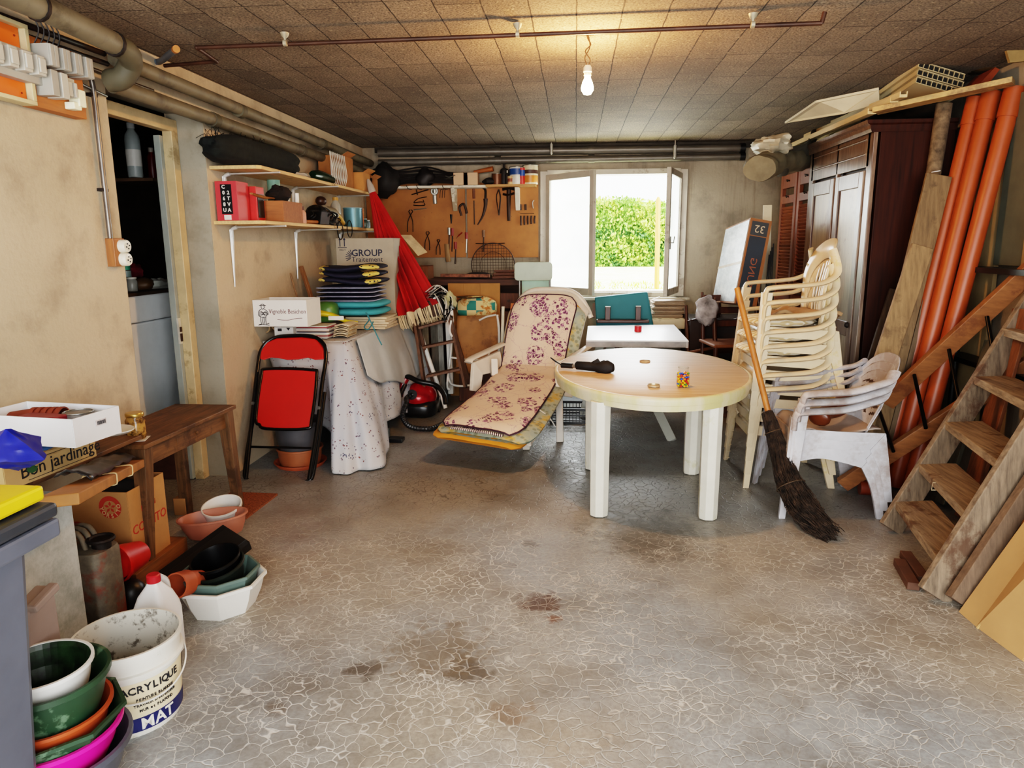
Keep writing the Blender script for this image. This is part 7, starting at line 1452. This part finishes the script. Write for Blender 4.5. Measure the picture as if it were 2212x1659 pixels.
for (a_, c_, w_, lb) in (((1716, 315), (1884, 243), .05, 'longest cream moulding strip on the front edge of wardrobe top'), ((1742, 297), (1932, 218), .045, 'cream moulding strip behind the longest one on the wardrobe'), ((1800, 268), (1952, 207), .04, 'cream grooved strip lying next to the hollow panels')):
    zs = ZT+.03+(.03 if a_[0] > 1720 else 0)
    p, q = ox(a_[0], a_[1], 1.84 if a_[0] < 1720 else 1.95), oz(c_[0], c_[1], ZT+.03 if a_[0] < 1720 else ZT+.07); p.z = max(p.z, ZT+.02)
    b = MB(); b.beam(p, q, w_, .018); d_ = (q-p).normalized(); sdv = d_.cross(V((0, 0, 1))); b.beam(p+sdv*w_*.45+V((0, 0, .01)), q+sdv*w_*.45+V((0, 0, .01)), .006, .03); b.beam(p-sdv*w_*.45+V((0, 0, .01)), q-sdv*w_*.45+V((0, 0, .01)), .006, .03)
    b.build('moulding_strip', mat('#c9b080', .5, var=.08, grain='y'), None, lb, 'moulding', bev=.002)
plank('long_plank', 'pale sawn plank resting across the wardrobe top and orange pipes', 'plank', oy(1890, 240, 4.72), ox(2190, 175, 2.36), .13, .03, mat('#b9955f', .6, var=.15, grain='x', dirt='#7a6244', dirtamt=.3))
# tarpaulin rolls beyond the wardrobe
TPW = mat('#bdb5a0', .6, var=.15); TPO = mat('#6b6551', .7, var=.2)
b = MB(); b.tube(smoothpath([oy(1640, 365, 5.3), oy(1672, 350, 5.6), oy(1712, 345, 6.0), oy(1740, 340, 6.5)], 6), [.115+.012*math.sin(k*1.9) for k in range(19)], 20, flat=.75); 
for v in b.v: v += V((0, 0, .015*nz(v, 14)))
b.build('rolled_tarpaulin', TPO, None, 'olive grey rolled tarpaulin jutting out beside the wardrobe', 'tarpaulin', smooth=60)
b = MB(); b.ell(oy(1668, 315, 5.55), (.13, .26, .075), nu=26, nv=16, fn=blobfn(14, .45)); b.build('white_sheet', TPW, None, 'crumpled whitish plastic sheet lying on the rolled tarpaulin', 'sheet', smooth=40)
b = MB(); b.grid(lambda u, v: oy(1675, 350, 5.5).lerp(oy(1760, 290, 6.2), u)+V((.02, -.02, -.01))+V((.0, .02, -.14))*(v-.3)+V((.02*math.sin(u*12), 0, .02*math.sin(u*9+v*3))), 20, 8); b.build('grey_netting', mat('#5a564a', .7, var=.3), None, 'grey mesh sheet draped between the white sheet and moulding strips', 'mesh', smooth=60, solid=.006)
b = MB(); b.ell((2.2, 5.4, ZT+.12), (.18, .5, .10), nu=24, nv=14, fn=blobfn(11, .5)); b.build('dark_tarpaulin', mat('#2b241c', .5, var=.4), None, 'dark tarpaulin heap under the ceiling on the wardrobe', 'tarpaulin', smooth=50)
b = MB(); b.ell(oy(2100, 125, 4.6)+V((.05, .2, .02)), (.18, .22, .06), nu=24, nv=16, fn=blobfn(19, .6)); b.build('brown_plastic', mat('#5c4630', .25, var=.4), None, 'crumpled shiny brown plastic sheeting above the orange pipes', 'sheeting', smooth=35)
b = MB(); b.prism([oy(2118, 178, 4.45), oy(2150, 145, 4.5), oy(2160, 150, 4.5), oy(2128, 190, 4.45)], V((.02, .25, .0))); b.build('orange_gutter', mat('#8a3f22', .6), None, 'bent brown-orange plastic gutter piece above the pipes', 'gutter')
b = MB(); a_ = [oy(2172, 100, 4.3), oy(2230, 75, 4.3), oy(2240, 130, 4.3), oy(2182, 135, 4.3)]; b.prism(a_, V((0, .02, 0))); b.build('cardboard_flap', mat('#8f7346', .8), None, 'brown cardboard flap at the top right under the ceiling', 'cardboard')
# =============== orange pipes, boards, pole ===============
OP = mat('#9c461c', .42, var=.07); OPD = mat('#7a3216', .45, var=.1)
def opipe(lb, pb, pt, r, m=OP, zb=.0):
    a = oz(pb[0], pb[1], 0); a.z = .005; tpt = ox(pt[0], pt[1], pt[2]); root = thing('orange_pipe', lb, 'pipe', a)
    b = MB(); b.tube([a, tpt], r, 20); b.build('tube', m, root, smooth=50); d_ = (tpt-a).normalized(); b = MB(); b.tube([tpt-d_*.16, tpt], r*1.13, 20); b.build('socket_end', m, root, smooth=50)
opipe('left one of the three long orange drain pipes leaning by wardrobe', (1905, 1044), (2108, 212, 2.34), .043)
opipe('middle long orange drain pipe, leaning between the two others', (1932, 1052), (2142, 200, 2.38), .047)
opipe('right-hand long orange drain pipe standing nearest the camera', (1966, 1060), (2192, 190, 2.43), .047)
a = oz(1895, 1052); opd = MB(); opd.tube([a+V((0, .1, .01)), oy(2052, 470, 4.62)], .028, 14); opd.build('brown_pipe', OPD, None, 'thin reddish brown pipe leaning behind the grey boards', 'pipe', smooth=50)
b = MB(); b.tube([oz(1862, 1074)+V((0, .05, .045)), oz(1925, 1078)+V((0, .05, .045))], .045, 18); b.build('pipe_offcut', OPD, None, 'short red-brown pipe offcut lying on the floor at the pipe feet', 'pipe', smooth=40)
OB = mat('#8f7350', .75, var=.2, grain='z', dirt='#5f4a33', dirtamt=.4); OB2 = mat('#7a6244', .75, var=.22, grain='z', dirt='#4a3a28', dirtamt=.4)
def lean(name, lb, pb, pt, w_, t_, m, Yb, Yt, up=(0, 1, .2), cat='board'):
    a = oz(*pb) if Yb is None else oy(*pb, Yb); a.z = max(a.z, .01) if Yb is None else a.z; plank(name, lb, cat, a, oy(*pt, Yt), w_, t_, m, up=up)
lean('weathered_board', 'widest grey-brown weathered board leaning on the wardrobe side', (1868, 1030), (2028, 378), .15, .022, OB2, 4.40, 4.58)
lean('weathered_board', 'shorter pale weathered board with straight top in front of the widest one', (1838, 1000), (1992, 532), .13, .025, OB, 4.36, 4.52)
lean('weathered_board', 'narrow grey board edge-on beside the shorter pale board', (1890, 1060), (2020, 540), .03, .06, mat('#6a5842', .8, var=.2, grain='z'), 4.40, 4.60)
lean('weathered_board', 'dark narrow board half hidden behind the pale board', (1828, 950), (1930, 625), .05, .02, mat('#4f3a28', .8, var=.2, grain='z'), 4.55, 4.70)
b = MB(); b.tube([oy(2000, 480, 4.70), oy(2040, 225, 4.74)], [.040, .045], 16); b.build('round_pole', mat('#6e5c46', .85, var=.35, scale=20), None, 'mottled grey-brown round pole standing behind the boards', 'pole', smooth=50)
b = MB()
for k in range(8): p = oy(2012-k*2.2, 372+k*10, 4.63); b.tube([p, p+V((.05, 0, .008))], .003, 5)
b.build('string', WHITE, None, 'white cord wound round the pole and the widest board', 'cord', smooth=50)
# =============== stair railing with black bars ===============
RW = mat('#8a5a36', .5, var=.15, grain='x', dirt='#6a4028', dirtamt=.3); rl = thing('stair_railing', 'dismantled wooden stair railing with black metal bars leaning on the right', 'railing', oz(1815, 1060))
la = oz(1818, 1062); la.z = .045; lb_ = ox(2250, 770, 2.40); ua = ox(1905, 878, 1.90); ub = ox(2240, 572, 2.40)
upv = (ub-ua).cross(CF)
b = MB(); b.beam(la, lb_, .09, .045, up=(0, 1, 0)); b.build('lower_rail', RW, rl, bev=.004)
b = MB(); b.beam(ua+(ua-ub)*.32, ub, .10, .045, up=(0, 1, 0)); b.build('upper_rail', RW, rl, bev=.004)
for (x0_, y0, x1_, y1) in ((1893, 868, 1930, 975), (1975, 810, 2000, 925), (2050, 755, 2072, 872), (2132, 684, 2152, 800)):
    f0 = (x0_-1905)/335.; f1 = (x1_-1818)/432.; p = ua.lerp(ub, f0); q = la.lerp(lb_, f1); p = ox(x0_, y0, p.x-.02); q = ox(x1_, y1, q.x-.02)
    b = MB(); b.tube([p, q], .011, 8); b.build('bar', mat('#121010', .3, .5), rl, smooth=50)
# =============== wooden open-tread ladder stair ===============
SW = mat('#7f6d5a', .75, var=.28, grain='z', dirt='#4f3524', dirtamt=.35, bump=.15); SWY = mat('#96836c', .75, var=.28, grain='y', dirt='#5a3f2a', dirtamt=.3, bump=.15)
st = thing('ladder_stair', 'old wooden open-tread ladder stair leaning against the right wall', 'stairs', (1.55, 3.25, 0))
nf, ff = oz(2015, 1296), oz(1922, 1150); nf.z = ff.z = .0
dirv = (CR+CU*1.6).normalized(); tl = .0
LEN = 1.95
def along(o_, s): return o_+dirv*s
for o_, nm, w_ in ((ff, 'far_stringer', .125), (nf, 'near_stringer', .15)):
    b = MB(); b.beam(o_+V((0, 0, .02)), along(o_, LEN), w_, .035, up=(-.1, 1, 0)); b.build(nm, SW, st, bev=.004)
ts = []
for (px, py) in ((1930, 1084), (1980, 1003), (2040, 912), (2103, 815), (2174, 712), (2240, 610)):
    # height of each tread from where its far corner meets the far stringer front edge
    best = min(range(0, 400), key=lambda k: (proj(along(ff, k*.005)+V((-.06, 0, 0)))[1]-py)**2); ts.append(best*.005)
wid = nf-ff; wd_ = wid.normalized()
for s in ts:
    p = along(ff, s)+V((.02, 0, 0)); q = p+wid; b = MB()
    c_ = (p+q)/2; R = Matrix((V((1, 0, 0)), V((-wd_.x*0, 1, 0)), V((0, 0, 1)))).transposed(); d_ = wid; 
    b.prism([p+V((-.095, 0, .01)), p+V((.10, 0, .01)), q+V((.10, 0, .01)), q+V((-.095, 0, .01))], (0, 0, -.04)); o = b.build('tread', SWY, st, bev=.004)
b = MB(); s = ts[1]; p = along(ff, s)+wid*.42; b.tube([p+V((-.088, 0, .003)), p+V((.088, 0, .004)), p+V((.09, 0, -.034)), p+V((-.09, 0, -.034))], .003, 6, closed=True); b.build('cord', mat('#c9b89a', .8), st, smooth=60)
plank('spare_beam', 'grey-brown wooden beam lying parallel behind the near stringer of the stair', 'beam', oz(2062, 1312)+V((0, 0, .03)), along(oz(2062, 1312), 1.9)+V((.05, .02, 0)), .075, .045, mat('#6f5a48', .8, var=.2, grain='z'), up=(0, 1, 0))
for (px0, py0, px1, py1, lb) in ((1932, 1222, 1962, 1276, 'nearer of two small dark wooden wedges at the stair foot'), (1945, 1205, 1985, 1262, 'farther of two small dark wooden wedges at the stair foot')):
    plank('wooden_wedge', lb, 'wedge', oz(px0, py0)+V((.02, 0, .02)), oz(px1, py1)+V((.02, 0, .02)), .05, .035, mat('#5a3c2c', .75, var=.2))
# cardboard sheet in front
CBM = mat('#b08a5c', .8, var=.05, bump=.02); f0, f1, f2 = oz(2072, 1322), oz(2110, 1355), oz(2209, 1428); tx = V((.62, .10, 1.05))
b = MB(); b.add([f0, f1, f1+tx*1.1, f0+tx*1.1], [(0, 1, 2, 3)]); b.add([f1, f2, f2+V((.40, -.10, 1.05)), f1+tx*1.1], [(0, 1, 2, 3)]); b.add([f2, f2+V((.5, -.35, 0)), f2+V((.84, -.3, 1.0)), f2+V((.40, -.10, 1.05))], [(0, 1, 2, 3)]); b.build('cardboard_sheet', CBM, None, 'large folded sheet of plain cardboard leaning at the right front', 'cardboard', solid=.006)
b = MB(); b.beam(f1+V((-.004, -.01, .0)), f1+tx*1.1+V((-.004, -.01, 0)), .008, .003); b.build('fold_line', mat('#d8b47c', .7), bpy.data.objects['cardboard_sheet.001'] if 'cardboard_sheet.001' in bpy.data.objects else bpy.data.objects['cardboard_sheet'])
# clutter behind the ladder, right wall
for (X, ya, yb_, z0_, z1_, m_, lb, nm) in ((2.46, 2.6, 3.9, 0, 1.3, mat('#8a6438', .8, var=.1), 'big brown cardboard panel standing behind the ladder stair', 'cardboard_slab'), (2.43, 3.6, 4.15, 1.36, 2.35, mat('#8f7550', .7, var=.1), 'beige board standing on the black frame at far right', 'beige_board'),
    (2.45, 4.15, 4.45, 1.36, 2.3, mat('#5f6052', .6, var=.1), 'grey-green board beside the beige one on the right wall', 'green_board'), (2.46, 4.45, 4.75, .3, 2.2, mat('#9a8560', .7, var=.1), 'pale yellowish board partly hidden by the orange pipes', 'pale_board')):
    b = MB(); b.box((X, (ya+yb_)/2, (z0_+z1_)/2), (.025, yb_-ya, z1_-z0_)); b.build(nm, m_, None, lb, 'board', bev=.002)
fr = thing('metal_rack', 'black metal rack with two dark shelves behind the railing', 'rack', (2.38, 4.0, 0))
b = MB()
for y in (3.35, 4.62): b = MB(); b.tube([(2.38, y, 0), (2.38, y, 1.34)], .018, 8); b.build('post', BLACK, fr, smooth=50)
b = MB(); b.box((2.36, 3.98, 1.335), (.14, 1.34, .03)); b.box((2.36, 3.98, .80), (.14, 1.34, .03)); b.build('rail', BLACK, fr)
for k, (y, z1_, m_, w_) in enumerate(((3.15, .95, '#8a5a34', .10), (3.35, 1.10, '#6a3a22', .14), (3.60, .85, '#9a7448', .12), (3.85, 1.15, '#7a4a2c', .16), (4.10, .95, '#5a5648', .10))):
    plank('leaning_offcut', ('orange-brown', 'dark red-brown', 'pale yellow-brown', 'mid brown', 'grey')[k]+' board offcut leaning behind the stair railing', 'board', (2.12, y, .01), (2.32, y+.06, z1_), w_, .02, mat(m_, .7, var=.2, grain='z'), up=(1, 0, .2))
b = MB(); b.ell((2.15, 3.55, .13), (.14, .16, .13), nu=18, nv=12, fn=blobfn(41, .3)); b.build('green_bag', mat('#1f4a2c', .5, var=.3), None, 'dark green bag on the floor behind the ladder stair', 'bag', smooth=50)
b = MB(); carton(b, (2.15, 3.05, 0), (.40, .34, .42), .006); b.build('brown_carton', mat('#a87c46', .8, var=.06), None, 'plain brown carton on the floor behind the stair treads', 'carton')
BULB = V((.05, 3.75, 2.27))
# =============== light ===============
w = bpy.data.worlds.new('sky'); sc.world = w; w.use_nodes = True; nt = w.node_tree
bg = nt.nodes['Background']; bg.inputs[0].default_value = (.93, .97, 1, 1); bg.inputs[1].default_value = 4.0
def area(name, loc, tgt, sx, sy, e, col):
    l = bpy.data.lights.new(name, 'AREA'); l.shape = 'RECTANGLE'; l.size = sx; l.size_y = sy; l.energy = e; l.color = col
    o = bpy.data.objects.new(name, l); COL.objects.link(o); o.location = loc
    o.rotation_euler = (V(tgt)-V(loc)).to_track_quat('-Z', 'Y').to_euler(); return o
area('garage_door_daylight', (.1, YF-.1, 1.5), (.1, 4, .7), 4.4, 2.0, 118, (.98, .99, 1))
area('window_daylight', ((WX0+WX1)/2, YB+.6, 1.9), ((WX0+WX1)/2, 4.2, .3), 1.6, 1.3, 130, (.93, .98, 1))
l = bpy.data.lights.new('sun', 'SUN'); l.energy = 9; l.angle = .02; l.color = (1, .96, .88); o = bpy.data.objects.new('sun', l); COL.objects.link(o); o.rotation_euler = Euler((math.radians(38), math.radians(25), 0))
l = bpy.data.lights.new('bulb_light', 'POINT'); l.energy = 50; l.color = (1, .50, .18); l.shadow_soft_size = .035; o = bpy.data.objects.new('bulb_light', l); COL.objects.link(o); o.location = BULB
vs = sc.view_settings; vs.view_transform = 'Filmic'; vs.look = 'High Contrast'; vs.exposure = .58; vs.gamma = 1.0
sc.cycles.use_denoising = True
sc.cycles.max_bounces = 5; sc.cycles.diffuse_bounces = 3; sc.cycles.glossy_bounces = 2; sc.cycles.caustics_reflective = False; sc.cycles.caustics_refractive = False; sc.cycles.use_adaptive_sampling = True; sc.cycles.adaptive_threshold = .08; sc.cycles.adaptive_min_samples = 16; sc.cycles.transparent_max_bounces = 12
sc.cycles.sample_clamp_indirect = 6
